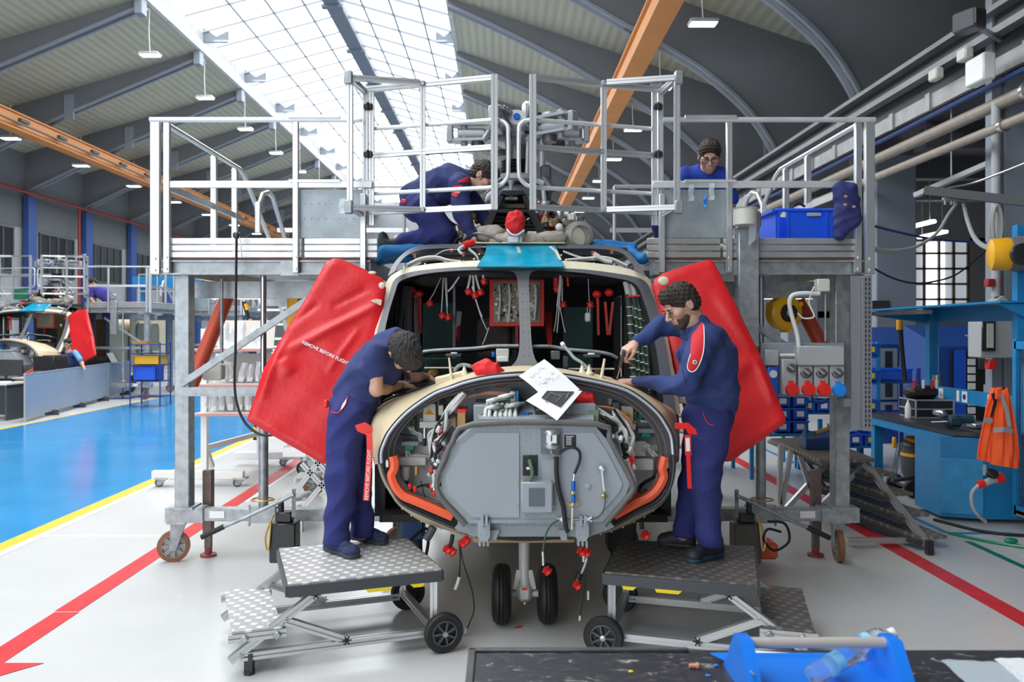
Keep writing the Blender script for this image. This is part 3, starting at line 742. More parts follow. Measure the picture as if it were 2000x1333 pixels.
# extension cord hanging from the left deck
co = thing('extension_cord', P(463, 460, 6.1), 'black extension cord hanging in a loop from the left deck edge', 'cord')
cp = smoothpts([P(462, 465, 6.15), P(461, 560, 6.15), P(460, 680, 6.12), P(458, 745, 6.1), P(463, 790, 6.08), P(478, 825, 6.05), P(500, 845, 6.02), P(522, 851, 6.0), P(560, 845, 6.0)], 6)
MB().tube(cp, .010, 8).build('cable', black, co)
MB().box(P(462, 460, 6.15), (.05, .05, .05), bev=.012).build('plug', blackp, co)
MB().tube(smoothpts([P(466, 455, 6.15), P(470, 480, 6.14), P(472, 503, 6.16)]), .005, 6).build('lanyard', whitepl, co)
# hydraulic hand pumps on the base beams
def pump(x, y, s, label, tank):
    t = thing('hand_pump', (x, y, 0), label, 'hydraulic pump')
    MB().box((x, y, .24), (.2, .16, .3), bev=.01).build('tank', tank, t)
    MB().box((x, y, .43), (.12, .1, .08), bev=.01).cyl((x-.03*s, y, .45), (x-.03*s, y, .56), .022).build('pump_head', blackp, t)
    MB().tube([(x+.1*s, y-.12, .62), (x-.25*s, y-.18, .46), (x-.42*s, y-.2, .39)], .014, 10).build('lever', galv, t)
    MB().tube([(x-.40*s, y-.2, .40), (x-.56*s, y-.22, .325)], .02, 10).build('grip', black, t)
    MB().bar((x+.08*s, y-.05, .44), (x+.1*s, y-.12, .66), .03, .02).build('bracket', galv, t)
    MB().tube(smoothpts([(x-.06*s, y-.09, .47), (x-.12*s, y-.1, .3), (x-.1*s, y-.1, .2), (x-.08*s, y-.09, .42)]), .008, 8).build('hose', brass, t)
    return t
pump(-1.67, 6.12, 1, 'black hydraulic hand pump with long lever on left platform base', blackp)
pump(1.86, 6.1, -1, 'black and brown hydraulic hand pump on the right platform base', mat('pump_tank_brown', (.08, .07, .06), .4))
t = MB().box((2.02, 6.35, .12), (.3, .2, .13), bev=.02).build('drip_tray', orange); tag(t, 'small orange tray on floor behind right hand pump', 'tray')
t = MB().tube(smoothpts([(2.0, 6.0, .42), (2.13, 6.0, .4), (2.16, 6.0, .27), (2.05, 6.0, .2), (1.97, 6.0, .28), (2.0, 6.0, .36), (2.1, 6.0, .34)], 6), .01, 8).build('hydraulic_hose', black); tag(t, 'black coiled hydraulic hose beside the right hand pump', 'hose')
# lamps under the decks
ulm = mat('warm_tube_glow', (1, .80, .48), emit=5.0)
for s, px0, px1, lab in ((-1, 400, 502, 'warm glowing lamp under the left platform deck'), (1, 1500, 1600, 'warm glowing lamp under the right platform deck')):
    a, b_ = P(px0, 577, 7.6), P(px1, 577, 7.6)
    t = thing('underdeck_lamp', (a+b_)/2, lab, 'lamp')
    MB().box((a+b_)/2+Vector((0, 0, .05)), ((b_-a).length, .5, .04)).build('housing', lampb, t)
    MB().box((a+b_)/2, ((b_-a).length*.97, .46, .06), bev=.02).build('diffuser', ulm, t)
# conduit rod and valve box under the left deck
t = thing('valve_box', P(425, 727, 6.6), 'small grey valve box hanging below left deck on a rod', 'box')
MB().box(P(418, 727, 6.6), (.16, .1, .13), bev=.01).build('housing', offw, t)
MB().cyl(P(433, 545, 6.6), P(433, 715, 6.6), .014).build('rod', galv, t)
MB().tube(smoothpts([P(430, 712, 6.55), P(450, 715, 6.5), P(455, 735, 6.5), P(440, 742, 6.5)]), .008, 6).build('hose', offw, t)
# red struts
rs = mat('rust_red_strut_paint', (.50, .07, .035), .45)
for a, b_, lab in ((P(452, 560, 7.3), P(366, 770, 7.1), 'rust red diagonal strut behind left platform column'), (P(1560, 590, 7.3), P(1612, 690, 7.1), 'rust red diagonal strut behind the right electrical board')):
    t = MB().tube([a, b_+(b_-a)*(.1 if 'left' in lab else .4)], .065, 16).build('strut', rs); tag(t, lab, 'strut')
# electrical distribution board on the right platform
YE = 6.25
e = thing('distribution_board', P(1570, 725, YE), 'grey electrical board with switches and sockets on the right platform', 'electrical board')
def bx(parent, nm, m, x0, y0, x1, y1, Y, d, bev=.006, label=None):
    a, b_ = P(x0, y0, Y), P(x1, y1, Y)
    return MB().box(((a.x+b_.x)/2, Y+d/2, (a.z+b_.z)/2), (abs(b_.x-a.x), d, abs(a.z-b_.z)), bev=bev).build(nm, m, parent, label=label)
bx(e, 'backplate', bulk, 1486, 670, 1650, 776, YE, .03)
bx(e, 'cover_box', mat('light_grey_abs', (.42, .43, .44), .45), 1558, 676, 1650, 715, YE-.1, .1, .01)
lg = MATS['light_grey_abs']
bx(e, 'junction_box', lg, 1496, 684, 1522, 715, YE-.06, .06, .008)
bx(e, 'socket_box', bluef, 1500, 717, 1521, 776, YE-.06, .06, .008, label='blue socket box')
bx(e, 'switch_box', lg, 1528, 702, 1556, 772, YE-.08, .08, .008)
for k_ in range(3): bx(e, 'switch_box', lg, 1560+31*k_, 715, 1588+31*k_, 772, YE-.08, .08, .008)
MB().cyl(P(1522, 694, YE-.03), P(1558, 694, YE-.03), .012).build('conduit', whitepl, e)
for k_, (px, py, m) in enumerate(((1545, 761, redp), (1577, 761, redp), (1607, 761, redp), (1637, 762, bluel))):
    MB().lathe([(.048, 0), (.052, .03), (.046, .045), (0, .047)], P(px, py, YE-.08), (0, -1, 0), 24).box(P(px, py-13, YE-.1), (.03, .03, .03)).build('socket_cap', m, e)
for (px, py, r) in ((1545, 719, .035), (1575, 727, .03), (1605, 727, .03), (1636, 727, .03)):
    kn = MB().lathe([(r, 0), (r, .02), (r*.9, .025)], P(px, py, YE-.08), (0, -1, 0), 20).build('switch_knob', mat('dark_grey_plastic', (.10, .105, .11), .4), e)
    MB().bar(P(px-5, py-4, YE-.11), P(px+5, py+4, YE-.11), .012, .014, up=(0, 1, 0)).build('pointer', lg, kn)
    if r < .033:
        MB().tube([P(px+11*math.cos(a), py+11*math.sin(a), YE-.085) for a in np.linspace(0, PI, 9)], .006, 6).build('lever_ring', MATS['dark_grey_plastic'], e)
MB().lathe([(.03, 0), (.03, .008)], P(1510, 731, YE-.06), (0, -1, 0), 20).build('round_socket', whitepl, e)
MB().tube(smoothpts([P(1560, 676, YE-.05), P(1556, 650, YE-.05), P(1546, 615, YE-.06), P(1542, 592, YE-.08), P(1548, 577, YE-.1), P(1570, 573, YE-.1), P(1600, 574, YE-.08)], 5), .017, 10).build('flexible_conduit', whitepl, e)
bx(e, 'terminal_box', offw, 1597, 545, 1622, 570, YE-.08, .08, .008)
MB().cyl(P(1612, 570, YE), P(1612, 668, YE), .008).build('cable_rod', galv, e)
MB().tube(smoothpts([P(1590, 560, YE-.1), P(1580, 590, YE-.1), P(1590, 618, YE-.1), P(1570, 622, YE-.1), P(1558, 612, YE-.1)], 5), .006, 6).build('cable', whitepl, e)
MB().tube(smoothpts([P(1585, 772, YE-.1), P(1590, 785, YE-.1), P(1608, 788, YE-.1), P(1620, 778, YE-.1)], 5), .007, 6).build('cable', black, e)
# slotted upright hanging from the right deck
t = thing('slotted_upright', P(1692, 700, 6.2), 'long slotted steel upright hanging at the outer end of right deck', 'slotted upright')
a, b_ = P(1686, 538, 6.15), P(1704, 842, 6.15)
MB().box(((a.x+b_.x)/2, 6.17, (a.z+b_.z)/2), (b_.x-a.x, .02, a.z-b_.z)).box((a.x-.03, 6.2, (a.z+b_.z)/2), (.09, .02, a.z-b_.z)).build('strip', mat('light_slotted_steel', (.33, .34, .37), .45, .5), t)
q = MB()
for i in range(32):
    for px in (1691, 1698): q.box(P(px, 546+9.2*i, 6.155), (.008, .004, .022))
q.build('slots', black, t)
bx(t, 'clamp_block', bulk, 1648, 779, 1684, 796, 6.2, .05)
# yellow hose reel under right deck
def reel(c, r, label, w=.14, m=yellow, ax=(0.25, -1, 0)):
    t = thing('hose_reel', c, label, 'hose reel'); ax = Vector(ax).normalized(); c = Vector(c)
    MB().lathe([(r*.7, -w/2), (r, -w*.35), (r, w*.35), (r*.8, w/2)], c, ax, 32).build('casing', m, t)
    for k in range(3):
        a = 2*PI*k/3+.5
        x = ax.cross(Vector((0, 0, 1))).normalized(); p = c+(x*math.cos(a)+Vector((0, 0, 1))*math.sin(a))*r
        MB().cyl(p-ax*w*.3, p+ax*w*.45, .02).build('lug', m, t)
    h = MB().lathe([(r*.55, w*.45), (r*.5, w*.62), (0, w*.63)], c, ax, 28).build('hub', blackp, t)
    MB().lathe([(r*.22, w*.6), (r*.2, w*.68), (0, w*.69)], c, ax, 20).build('hub_badge', lg, h)
    return t
rl = reel(P(1531, 612, 6.75), .145, 'yellow round hose reel under the right platform deck')
# ================= TWO-STEP MOBILE STANDS =================
def tread_mat(nm, col, rough, met=.3):
    m = bpy.data.materials.new(nm); m.use_nodes = True; nt = m.node_tree; N = nt.nodes; L = nt.links; b = N['Principled BSDF']
    b.inputs['Metallic'].default_value = .85; b.inputs['Roughness'].default_value = rough
    tc = N.new('ShaderNodeTexCoord'); mp = N.new('ShaderNodeMapping'); L.new(tc.outputs['Object'], mp.inputs[0]); mp.inputs['Rotation'].default_value = (0, 0, R(45)); mp.inputs['Scale'].default_value = (15, 15, 0)
    ck = N.new('ShaderNodeTexChecker'); ck.inputs['Scale'].default_value = 1; L.new(mp.outputs[0], ck.inputs[0])
    n = N.new('ShaderNodeTexNoise'); n.inputs['Scale'].default_value = 6; n.inputs['Detail'].default_value = 6; L.new(tc.outputs['Object'], n.inputs[0])
    r = N.new('ShaderNodeValToRGB'); L.new(n.outputs[0], r.inputs[0]); r.color_ramp.elements[0].color = (col[0]*.7, col[1]*.7, col[2]*.7, 1); r.color_ramp.elements[1].color = (*col, 1)
    L.new(r.outputs[0], b.inputs['Base Color'])
    v = N.new('ShaderNodeTexVoronoi'); v.feature = 'F1'; v.distance = 'MANHATTAN'; v.inputs['Scale'].default_value = 1; v.inputs['Randomness'].default_value = 0; L.new(mp.outputs[0], v.inputs[0])
    sub = N.new('ShaderNodeMath'); sub.operation = 'SUBTRACT'; sub.inputs[0].default_value = .5; sub.use_clamp = True; L.new(v.outputs[0], sub.inputs[1])
    rr_ = N.new('ShaderNodeValToRGB'); L.new(v.outputs[0], rr_.inputs[0]); rr_.color_ramp.elements[0].position = .24; rr_.color_ramp.elements[0].color = (1.0, 1.0, 1.0, 1); rr_.color_ramp.elements[1].position = .44; rr_.color_ramp.elements[1].color = (.50, .50, .51, 1)
    mul = N.new('ShaderNodeMix'); mul.data_type = 'RGBA'; mul.blend_type = 'MULTIPLY'; mul.inputs[0].default_value = 1; L.new(r.outputs[0], mul.inputs[6]); L.new(rr_.outputs[0], mul.inputs[7]); L.new(mul.outputs[2], b.inputs['Base Color'])
    b.inputs['Metallic'].default_value = met
    bp = N.new('ShaderNodeBump'); bp.inputs['Strength'].default_value = .7; bp.inputs['Distance'].default_value = .006; L.new(sub.outputs[0], bp.inputs['Height']); L.new(bp.outputs[0], b.inputs['Normal'])
    return m
tread_l = tread_mat('quilted_aluminium_tread', (.95, .95, .93), .4, .12); tread_d = tread_mat('dark_quilted_tread', (.30, .28, .26), .4, .35)  # right stand's treads get a darker base colour than the left
def floorpt(px, py): x, y = XF(px, py); return Vector((x, y, 0))
def atz(px, py, z): k = (HC-z)/(py-CY); return Vector(((px-CX)*k, FPX*k, z))
def step_stand(s, c_near_in, c_near_out, c_far_in, c_far_out, tm, label):
    """corners of the top tread (inner = towards the aircraft nose)"""
    t = thing('step_stand', ((c_near_in+c_far_out)/2).xy.to_3d(), label, 'step stand')
    zt = .46
    ni, no, fi, fo = [Vector((q.x, q.y, zt)) for q in (c_near_in, c_near_out, c_far_in, c_far_out)]
    dn = (no-ni).normalized(); df = (fi-ni).normalized()
    L = (no-ni).length; D = (fi-ni).length
    if s > 0: pass
    tr = MB(); tr.prism([ni+Vector((0, 0, -.0)), no, fo, fi], (0, 0, .012)); tr.build('top_tread', tm, t, smooth=False)
    e = MB()
    up = Vector((0, 0, -.028))
    for a, b in ((ni, no), (no, fo), (fo, fi), (fi, ni)): e.bar(a+up, b+up, .03, .06)
    e.prism([ni+Vector((0, 0, -.02)), no+Vector((0, 0, -.02)), fo+Vector((0, 0, -.02)), fi+Vector((0, 0, -.02))], (0, 0, .015))
    e.build('rubber_edge', darkgrey, t)
    w = .042
    def pt(u, v, z): q = ni+dn*u+df*v; return Vector((q.x, q.y, z))
    for v, nm in ((.03, 'near'), (D-.03, 'far')):
        f = MB(); f.prof(pt(.035, v, .1), pt(.035, v, .40), w); f.build('leg', alu, t)
        f = MB(); f.prof(pt(.06, v, .10), pt(L+.25, v, .10), w); f.build('bottom_rail', alu, t)
        f = MB(); f.prof(pt(L-.15, v, .395), pt(L+.30, v, .085), w); f.build('inclined_leg', alu, t)
        f = MB(); f.prof(pt(L+.02, v, .27), pt(L-.32, v, .12), w); f.build('strut', alu, t)
        f = MB(); f.cyl(pt(L+.20, v, .0), pt(L+.20, v, .02), .03).box(pt(L+.20, v, .065), (.045, .045, .1)); f.build('foot', blackp, t)
        # end caps with star shaped section
        for (u, z) in ((L-.15, .395), (L-.32, .12)):
            sg = -1 if nm == 'near' else 1
            f = MB(); c = pt(u, v, z)+df*sg*.022
            f.lathe([(.012, -.002), (.012, .004)], c, df*sg, 10)
            for k in range(6):
                a = k*PI/3; dv = dn*math.cos(a)+Vector((0, 0, 1))*math.sin(a); f.bar(c+dv*.006, c+dv*.026, .006, .006, up=df)
            f.build('profile_end', black, t)
    for u, z in ((.035, .12), (L+.2, .10)):
        MB().prof(pt(u, .03, z), pt(u, D-.03, z), w).build('cross_rail', alu, t)
    # wheels on the inner end
    for v in (-.045, D-.02):
        c = pt(.0, v, .115); sg = -1 if v < .1 else 1
        wh = MB().lathe([(.075, -.022), (.105, -.024), (.115, -.012), (.115, .012), (.105, .024), (.075, .022), (.075, -.022)], c, df*sg, 36, caps=False).build('wheel', black, t)
        h = MB().lathe([(.074, -.012), (.074, .006)], c, df*sg, 28)
        h.build('rim', blackp, wh)
        h = MB()
        for k in range(7):
            a = 2*PI*k/7; dv = dn*math.cos(a)+Vector((0, 0, 1))*math.sin(a); h.bar(c+dv*.016+df*sg*.027, c+dv*.066+df*sg*.027, .01, .012, up=df)
        h.tube([c+df*sg*.024+(dn*math.cos(a)+Vector((0, 0, 1))*math.sin(a))*.070 for a in np.linspace(0, 2*PI, 25)[:-1]], .005, 6, closed=True); h.build('spokes', mat('grey_spoke_plastic', (.07, .072, .078), .4), wh)
        MB().lathe([(.016, -.01), (.016, .034), (.008, .036)], c, df*sg, 16).build('axle', steel, wh)
    # lower step
    z2 = .235
    a0, a1 = L+.03, L+.29
    st = MB(); st.prism([pt(a0, -.0, z2), pt(a1, -.0, z2), pt(a1, D, z2), pt(a0, D, z2)], (0, 0, .012)); st.build('lower_tread', tm, t, smooth=False)
    f = MB()
    for v in (.02, D-.02): f.prof(pt(a0-.02, v, z2-.025), pt(a1+.02, v, z2-.025), .045)
    f.prof(pt(a0+.02, .02, z2-.025), pt(a0+.02, D-.02, z2-.025), .04); f.build('tread_frame', alu, t)
    for u in (a0+.03, a1-.06): MB().box(pt(u, -.012, z2-.03), (.035, .02, .035), bev=.004, M=Matrix.Rotation(.8, 3, 'Y')).build('bracket', galv, t)
    # yellow tape remnants
    for (u0, u1, dz) in ((.12*L, .22*L, 0), (.34*L, .52*L, 0)):
        q = MB().prism([pt(u0, -.018, .405), pt(u1, -.018, .405), pt(u1-.02, -.018, .385), pt(u0+.01, -.018, .385)], -df*.002); q.build('yellow_tape', yellowt, t, smooth=False)
    return t
z = .47
step_stand(-1, atz(862, 1112, z), atz(563, 1143, z), atz(795, 1052, z), atz(545, 1072, z), tread_l, 'two-step aluminium stand on the left, bright quilted treads, worker standing on it')
step_stand(1, atz(1181, 1118, z), atz(1480, 1143, z), atz(1212, 1055, z), atz(1473, 1068, z), tread_d, 'two-step aluminium stand on the right with dark treads')
# ================= HELICOPTER =================
HX = .14
H = thing('helicopter', (HX, 5.6, 0), 'large unfinished helicopter with open nose bay and no windscreen, between the work platforms', 'helicopter')
def PP(pts, Y): return [P(x, y, Y(x, y) if callable(Y) else Y) for x, y in pts]
def hp(mb, nm, m, par=None, **k): return mb.build(nm, m, par or H, **k)
Acur = [(738, 905), (726, 870), (720, 835), (722, 806), (742, 792), (770, 778), (810, 765), (860, 748), (910, 735), (960, 725), (1020, 721), (1080, 724), (1140, 732), (1190, 745), (1220, 752), (1250, 766), (1285, 785), (1316, 802), (1322, 830), (1322, 860), (1318, 905)]
Bcur = [(744, 905), (744, 885), (749, 868), (760, 845), (782, 818), (808, 795), (848, 769), (880, 757), (912, 746), (960, 736), (1020, 731), (1075, 732), (1106, 735), (1140, 741), (1170, 747), (1218, 760), (1250, 778), (1282, 805), (1298, 827), (1311, 853), (1315, 888)]
Ccur = [(768, 905), (768, 885), (770, 868), (779, 846), (797, 822), (820, 801), (855, 780), (885, 769), (915, 760), (960, 751), (1020, 746), (1075, 747), (1106, 750), (1140, 756), (1168, 763), (1206, 775), (1238, 795), (1264, 820), (1279, 842), (1290, 868), (1294, 895)]
YB_, YC_, YP_ = 4.70, 4.79, 5.02
def sp(c, Y, n=4): return smoothpts(PP(c, Y), n)
def mid(a, b, t, bulge=Vector((0, 0, 0))): return [p.lerp(q, t)+bulge for p, q in zip(a, b)]
A_ = sp(Acur, lambda x, y: 5.28+.10*((x-1020)/300)**2); B_ = sp(Bcur, YB_)
Cq = sp(Ccur, YC_)
cen = Vector((HX, 5, 1.35))
def outw(pts, d): return [p+Vector((p.x-cen.x, 0, p.z-cen.z)).normalized()*d for p in pts]
g = MB(); rows_ = [A_, outw(mid(A_, B_, .3), .03), outw(mid(A_, B_, .6), .035), outw(mid(A_, B_, .85), .018), B_]
g.grid(rows_); hp(g, 'nose_skin', beige)
g = MB(); g.tube([p+Vector((0, -.005, 0)) for p in outw(B_, -.003)], .009, 8); hp(g, 'silver_edge', mat('silver_lip', (.55, .58, .66), .35, .4))
g = MB(); g.tube(outw(B_, .009), .008, 6); hp(g, 'edge_seal', black)
g = MB(); g.grid([outw(B_, -.008), outw(mid(B_, Cq, .5), 0), Cq]); hp(g, 'bay_frame', seal); g = MB(); g.grid([Cq, [Vector((p.x, YP_, p.z)) for p in outw(Cq, .02)]]); hp(g, 'bay_reveal', mat('reveal_grey', (.40, .42, .44), .5))
g = MB(); g.tube(mid(B_, Cq, .62), .006, 6); g.tube(outw(Cq, -.004), .005, 6); hp(g, 'frame_bead', mat('brown_grey_seal', (.16, .13, .12), .5))
g = MB(); g.tube(outw([p+Vector((0, .02, 0)) for p in A_], .004), .017, 8); hp(g, 'windscreen_base_seal', black)
# lower channel left / right
LO = [(744, 903), (752, 930), (765, 955), (786, 985), (830, 1008), (892, 1034)]; LI = [(768, 903), (772, 925), (784, 948), (803, 973), (842, 992), (897, 1014)]
RO = [(1315, 886), (1315, 925), (1306, 958), (1287, 984), (1245, 1004), (1192, 1032)]; RI = [(1294, 892), (1293, 925), (1284, 952), (1268, 972), (1235, 990), (1186, 1014)]
for o_, i_ in ((LO, LI), (RO, RI)):
    a, b = sp(o_, YB_), sp(i_, YC_)
    g = MB(); g.grid([a, mid(a, b, .5), b]); hp(g, 'lower_frame', seal); g = MB(); g.grid([b, [Vector((p.x, YP_, p.z)) for p in b]]); hp(g, 'lower_reveal', MATS['reveal_grey'])
    g = MB(); g.tube(mid(a, b, .25), .011, 8); g.tube([p for p in a], .010, 8); hp(g, 'lower_seal', mat('dark_lower_seal', (.04, .042, .05), .5))
# belly skin
BL = [(738, 903), (747, 935), (762, 962), (786, 992), (820, 1018), (858, 1032), (900, 1043), (960, 1050), (1023, 1052), (1090, 1052), (1150, 1047), (1195, 1036), (1235, 1022), (1270, 1000), (1296, 975), (1312, 940), (1318, 903)]
BT = [(744, 903), (752, 930), (765, 955), (786, 985), (830, 1008), (870, 1024), (905, 1036), (960, 1040), (1023, 1041), (1090, 1040), (1150, 1036), (1192, 1032), (1245, 1004), (1287, 984), (1306, 958), (1315, 925), (1315, 886)]
b1 = sp(BT, 4.72); b2 = sp(BL, 5.1); b3 = [Vector((p.x, 5.7, p.z-.06)) for p in b2]; b4 = [Vector((HX+(p.x-HX)*1.03, 7.0, p.z-.05)) for p in b3]
g = MB(); g.grid([b1, outw(mid(b1, b2, .5), .015), b2, b3, b4]); hp(g, 'belly_skin', beige)
g = MB()
for i in range(0, len(b2), 2): q = b2[i].lerp(b1[i], .35); g.ball(q+Vector((0, -.01, -.012)), .006, 6, 4)
hp(g, 'belly_rivets', cream)
# bay back wall
up = [(756, 877)]+[(x, y) for x, y in Ccur if y < 877]+[(1302, 877)]
def cpts(c, Y, off): return [Vector((p.x, Y, p.z)) for p in outw(PP(c, 4.82), off)]
g = MB(); g.prism(cpts(up, YP_, .03), (0, .03, 0)); hp(g, 'bay_wall', mat('bay_wall_primer', (.34, .375, .42), .5, var=.06, vscale=5), smooth=False)
lowp = [(752, 877)]+LI+[(900, 1030), (1185, 1030)]+RI[::-1]+[(1304, 877)]
g = MB(); g.prism(cpts(lowp, YP_+.01, .02), (0, .03, 0)); hp(g, 'bay_lower_wall', mat('bay_white_paint', (.82, .80, .77), .5, var=.06, vscale=5), smooth=False)
# ---- centre avionics box ----
YF_ = 4.45
Fp = [(928, 832), (1162, 832), (1184, 858), (1200, 885), (1230, 945), (1222, 968), (1178, 1020), (912, 1020), (866, 968), (860, 935), (872, 900), (890, 866)]
seal_line = PP([(925, 829), (1165, 829), (1190, 858), (1205, 885), (1236, 945), (1227, 971), (1180, 1026)], YF_-.01)
seal_l2 = PP([(925, 829), (884, 864), (868, 898), (854, 935), (860, 971), (910, 1026)], YF_-.01)
front = PP(Fp, YF_)
g = MB(); g.prism(front, (0, .64, 0)); hp(g, 'nose_box', bulk, smooth=False)
g = MB(); g.tube(smoothpts([seal_l2[-1]]+seal_l2[::-1][1:]+seal_line[1:], 3), .017, 10); hp(g, 'nose_box_seal', mat('brownish_grey_seal', (.125, .12, .115), .5))
g = MB(); g.prism(PP([(1014, 846), (1014, 1011), (922, 1011), (874, 965), (870, 932), (900, 872), (932, 846)], YF_-.008), (0, .01, 0))
g.prism(PP([(1100, 846), (1160, 846), (1186, 884), (1216, 945), (1210, 962), (1166, 1011), (1058, 1011), (1058, 900), (1098, 896)], YF_-.008), (0, .01, 0)); hp(g, 'raised_panels', bulk_l, smooth=False)
g = MB(); g.prism(PP([(905, 1012), (1186, 1012), (1200, 1030), (1152, 1049), (925, 1049), (888, 1033)], YF_+.06), (0, .03, 0)); g.box(P(1023, 1017, YF_+.02), (.74, .05, .02)); hp(g, 'lower_flange', bulk, smooth=False)
g = MB(); g.tube(sp([(940, 1044), (985, 1048), (1023, 1050), (1060, 1049), (1110, 1044)], 4.6), .022, 8); hp(g, 'radome_ring', black)
g = MB(); g.box(P(1023, 1050, 4.75), (.60, .16, .03), bev=.01); hp(g, 'belly_strip', mat('tan_primer', (.33, .25, .15), .5))
riv = MB()
def rv(x0, y0, x1, y1, n, Y=None):
    for i in range(n):
        t = i/(n-1); riv.ball(P(x0+(x1-x0)*t, y0+(y1-y0)*t, Y or YF_-.002), .0035, 6, 4)
rv(1028, 836, 1028, 1008, 14); rv(1036, 836, 1036, 888, 6); rv(1048, 836, 1048, 888, 6); rv(940, 838, 1090, 838, 16); rv(905, 1028, 1140, 1028, 26, YF_+.058); rv(905, 1040, 960, 1044, 8, YF_+.058); rv(1140, 1044, 1192, 1030, 8, YF_+.058); rv(1170, 1012, 1205, 975, 6)
hp(riv, 'rivets', bulk_l)['kind'] = 'stuff'
def pbox(nm, m, x0, y0, x1, y1, Y, d, bev=.004, par=None, label=None): return bx(par or H, nm, m, x0, y0, x1, y1, Y, d, bev, label)
for (x, w) in ((945, 24), (1137, 26)):
    g = MB(); g.prism(PP([(x-w/2, 1018), (x+w/2, 1018), (x+w/2, 1048), (x+w*.3, 1058), (x-w*.3, 1058), (x-w/2, 1048)], YF_-.02), (0, .09, 0))
    for dx in (-8, 0, 8): g.box(P(x+dx, 1060, YF_+.02), (.012, .05, .03))
    g.box(P(x+5, 1016, YF_-.02), (.015, .05, .05)); g.box(P(x-3, 1016, YF_-.02), (.015, .05, .05))
    for dx, dy in ((-6, 1046), (6, 1046), (0, 1030)): g.ball(P(x+dx, dy, YF_-.022), .005, 6, 4)
    hp(g, 'hinge_bracket', bulk_l)
for (x, s_) in ((967, -1), (1098, 1)):
    hp(MB().prism(PP([(x-8, 1036), (x+8, 1036), (x+6+4*s_, 1056), (x-10+8*s_, 1056)], YF_+.03), (0, .012, 0)), 'bent_tab', bulk_l, smooth=False)
# fittings on the box front
t_ = hp(MB().lathe([(.04, 0), (.045, .01), (.045, .02), (.038, .024), (.038, .075), (.046, .08), (.046, .095), (.03, .105)], P(1077, 876, YF_-.03), (0, 0, 1), 28), 'sensor_canister', steel)
MB().box(P(1077, 858, YF_-.07), (.055, .004, .045)).build('canister_label', paper, t_); MB().box(P(1077, 857, YF_-.073), (.006, .003, .03)).build('label_mark', black, t_)
hp(MB().prism(PP([(1056, 838), (1096, 838), (1096, 890), (1056, 886)], YF_-.012), (0, .012, 0)), 'recess_plate', mat('dark_primer', (.14, .165, .19), .5), smooth=False)
hp(MB().tube(smoothpts([P(1076, 880, YF_-.06), P(1078, 888, YF_-.065), P(1086, 890, YF_-.05)]), .006, 6), 'drain_pipe', steel)
pl = pbox('data_plate', blackp, 1102, 850, 1125, 873, YF_-.012, .004, .001)
for i in range(6): MB().box(P(1111 if i else 1113, 853+3.2*i, YF_-.0135), (.03 if i else .042, .001, .0035)).build('print_line', paper, pl)
pbox('connector_plate', blackp, 1021, 890, 1050, 930, YF_-.012, .012)
pbox('white_tag', paper, 1028, 913, 1035, 918, YF_-.016, .004, .001)
hp(MB().tube(smoothpts([P(1034, 900, YF_-.02), P(1037, 910, YF_-.05), P(1040, 925, YF_-.06), P(1036, 937, YF_-.06), P(1028, 944, YF_-.05)]), [.012]*33, 10), 'green_hose', mat('green_corrugated_hose', (.08, .13, .08), .6))
hp(MB().ball(P(1027, 944, YF_-.05), .022, sc=(1, 1, .8)), 'green_cap', MATS['green_corrugated_hose'])
g = MB(); a, b = P(1017, 937, YF_), P(1078, 997, YF_)
g.box(((a.x+b.x)/2, YF_-.04, (a.z+b.z)/2), (b.x-a.x, .08, a.z-b.z), bev=.008); hx = hp(g, 'sensor_housing', bulk_l)
MB().box(P(1048, 972, YF_-.083), (.085, .004, .1)).build('window_recess', mat('recess_grey', (.11, .13, .15), .5), hx)
for (x, y) in ((1010, 943), (1010, 988), (1081, 943), (1081, 988)): hp(MB().lathe([(.007, 0), (.006, .008)], P(x, y, YF_-.008), (0, -1, 0), 10), 'brass_stud', brass)
hoses = [([(1086, 893), (1087, 905), (1087, 925), (1092, 960), (1100, 990), (1103, 1015), (1106, 1032), (1109, 1040)], .013, black),
         ([(1092, 885), (1108, 876), (1122, 875), (1131, 882), (1133, 895), (1129, 910), (1122, 926)], .008, black),
         ([(1122, 926), (1120, 940)], .007, steel), ([(1120, 940), (1120, 990)], .011, mat('blue_anodised_fitting', (.01, .12, .55), .3, .5)), ([(1118, 992), (1117, 1035)], .005, cream),
         ([(1175, 917), (1177, 930), (1179, 950), (1181, 960)], .006, wire), ([(1181, 960), (1182, 980), (1178, 998), (1168, 1010), (1152, 1016)], .004, greenh),
         ([(1092, 1016), (1078, 1025), (1068, 1040), (1063, 1060), (1060, 1085), (1060, 1100)], .005, greenh), ([(1060, 1078), (1061, 1105)], .006, wire), ([(1119, 1015), (1140, 1015)], .005, steel)]
for pts, r, m in hoses: hp(MB().tube(smoothpts([P(x, y, YF_-.045) for x, y in pts], 5), r, 8), 'hose', m)
for y in (962, 985): hp(MB().lathe([(.016, -.008), (.016, .008)], P(1119, y, YF_-.045), (0, 0, 1), 12), 'hose_collar', brass)
hp(MB().tube([P(1119+10*math.cos(a), 982+7*math.sin(a), YF_-.05) for a in np.linspace(0, PI, 8)], .005, 6), 'retaining_wire', brass)
for (x, y) in ((1093, 1015), (1150, 1015)): hp(MB().lathe([(.018, -.014), (.009, -.006), (.009, .006), (.018, .014)], P(x, y, YF_-.03), (1, 0, 0), 14), 'white_bushing', whitepl)
hp(MB().lathe([(.035, 0), (.02, -.004), (.012, .01)], P(1175, 916, YF_-.01), (0, -1, 0), 20), 'dimple', bulk); hp(MB().lathe([(.02, 0), (.015, .004), (.006, .008)], P(1149, 951, YF_-.01), (0, -1, 0), 18), 'dimple', bulk_l)
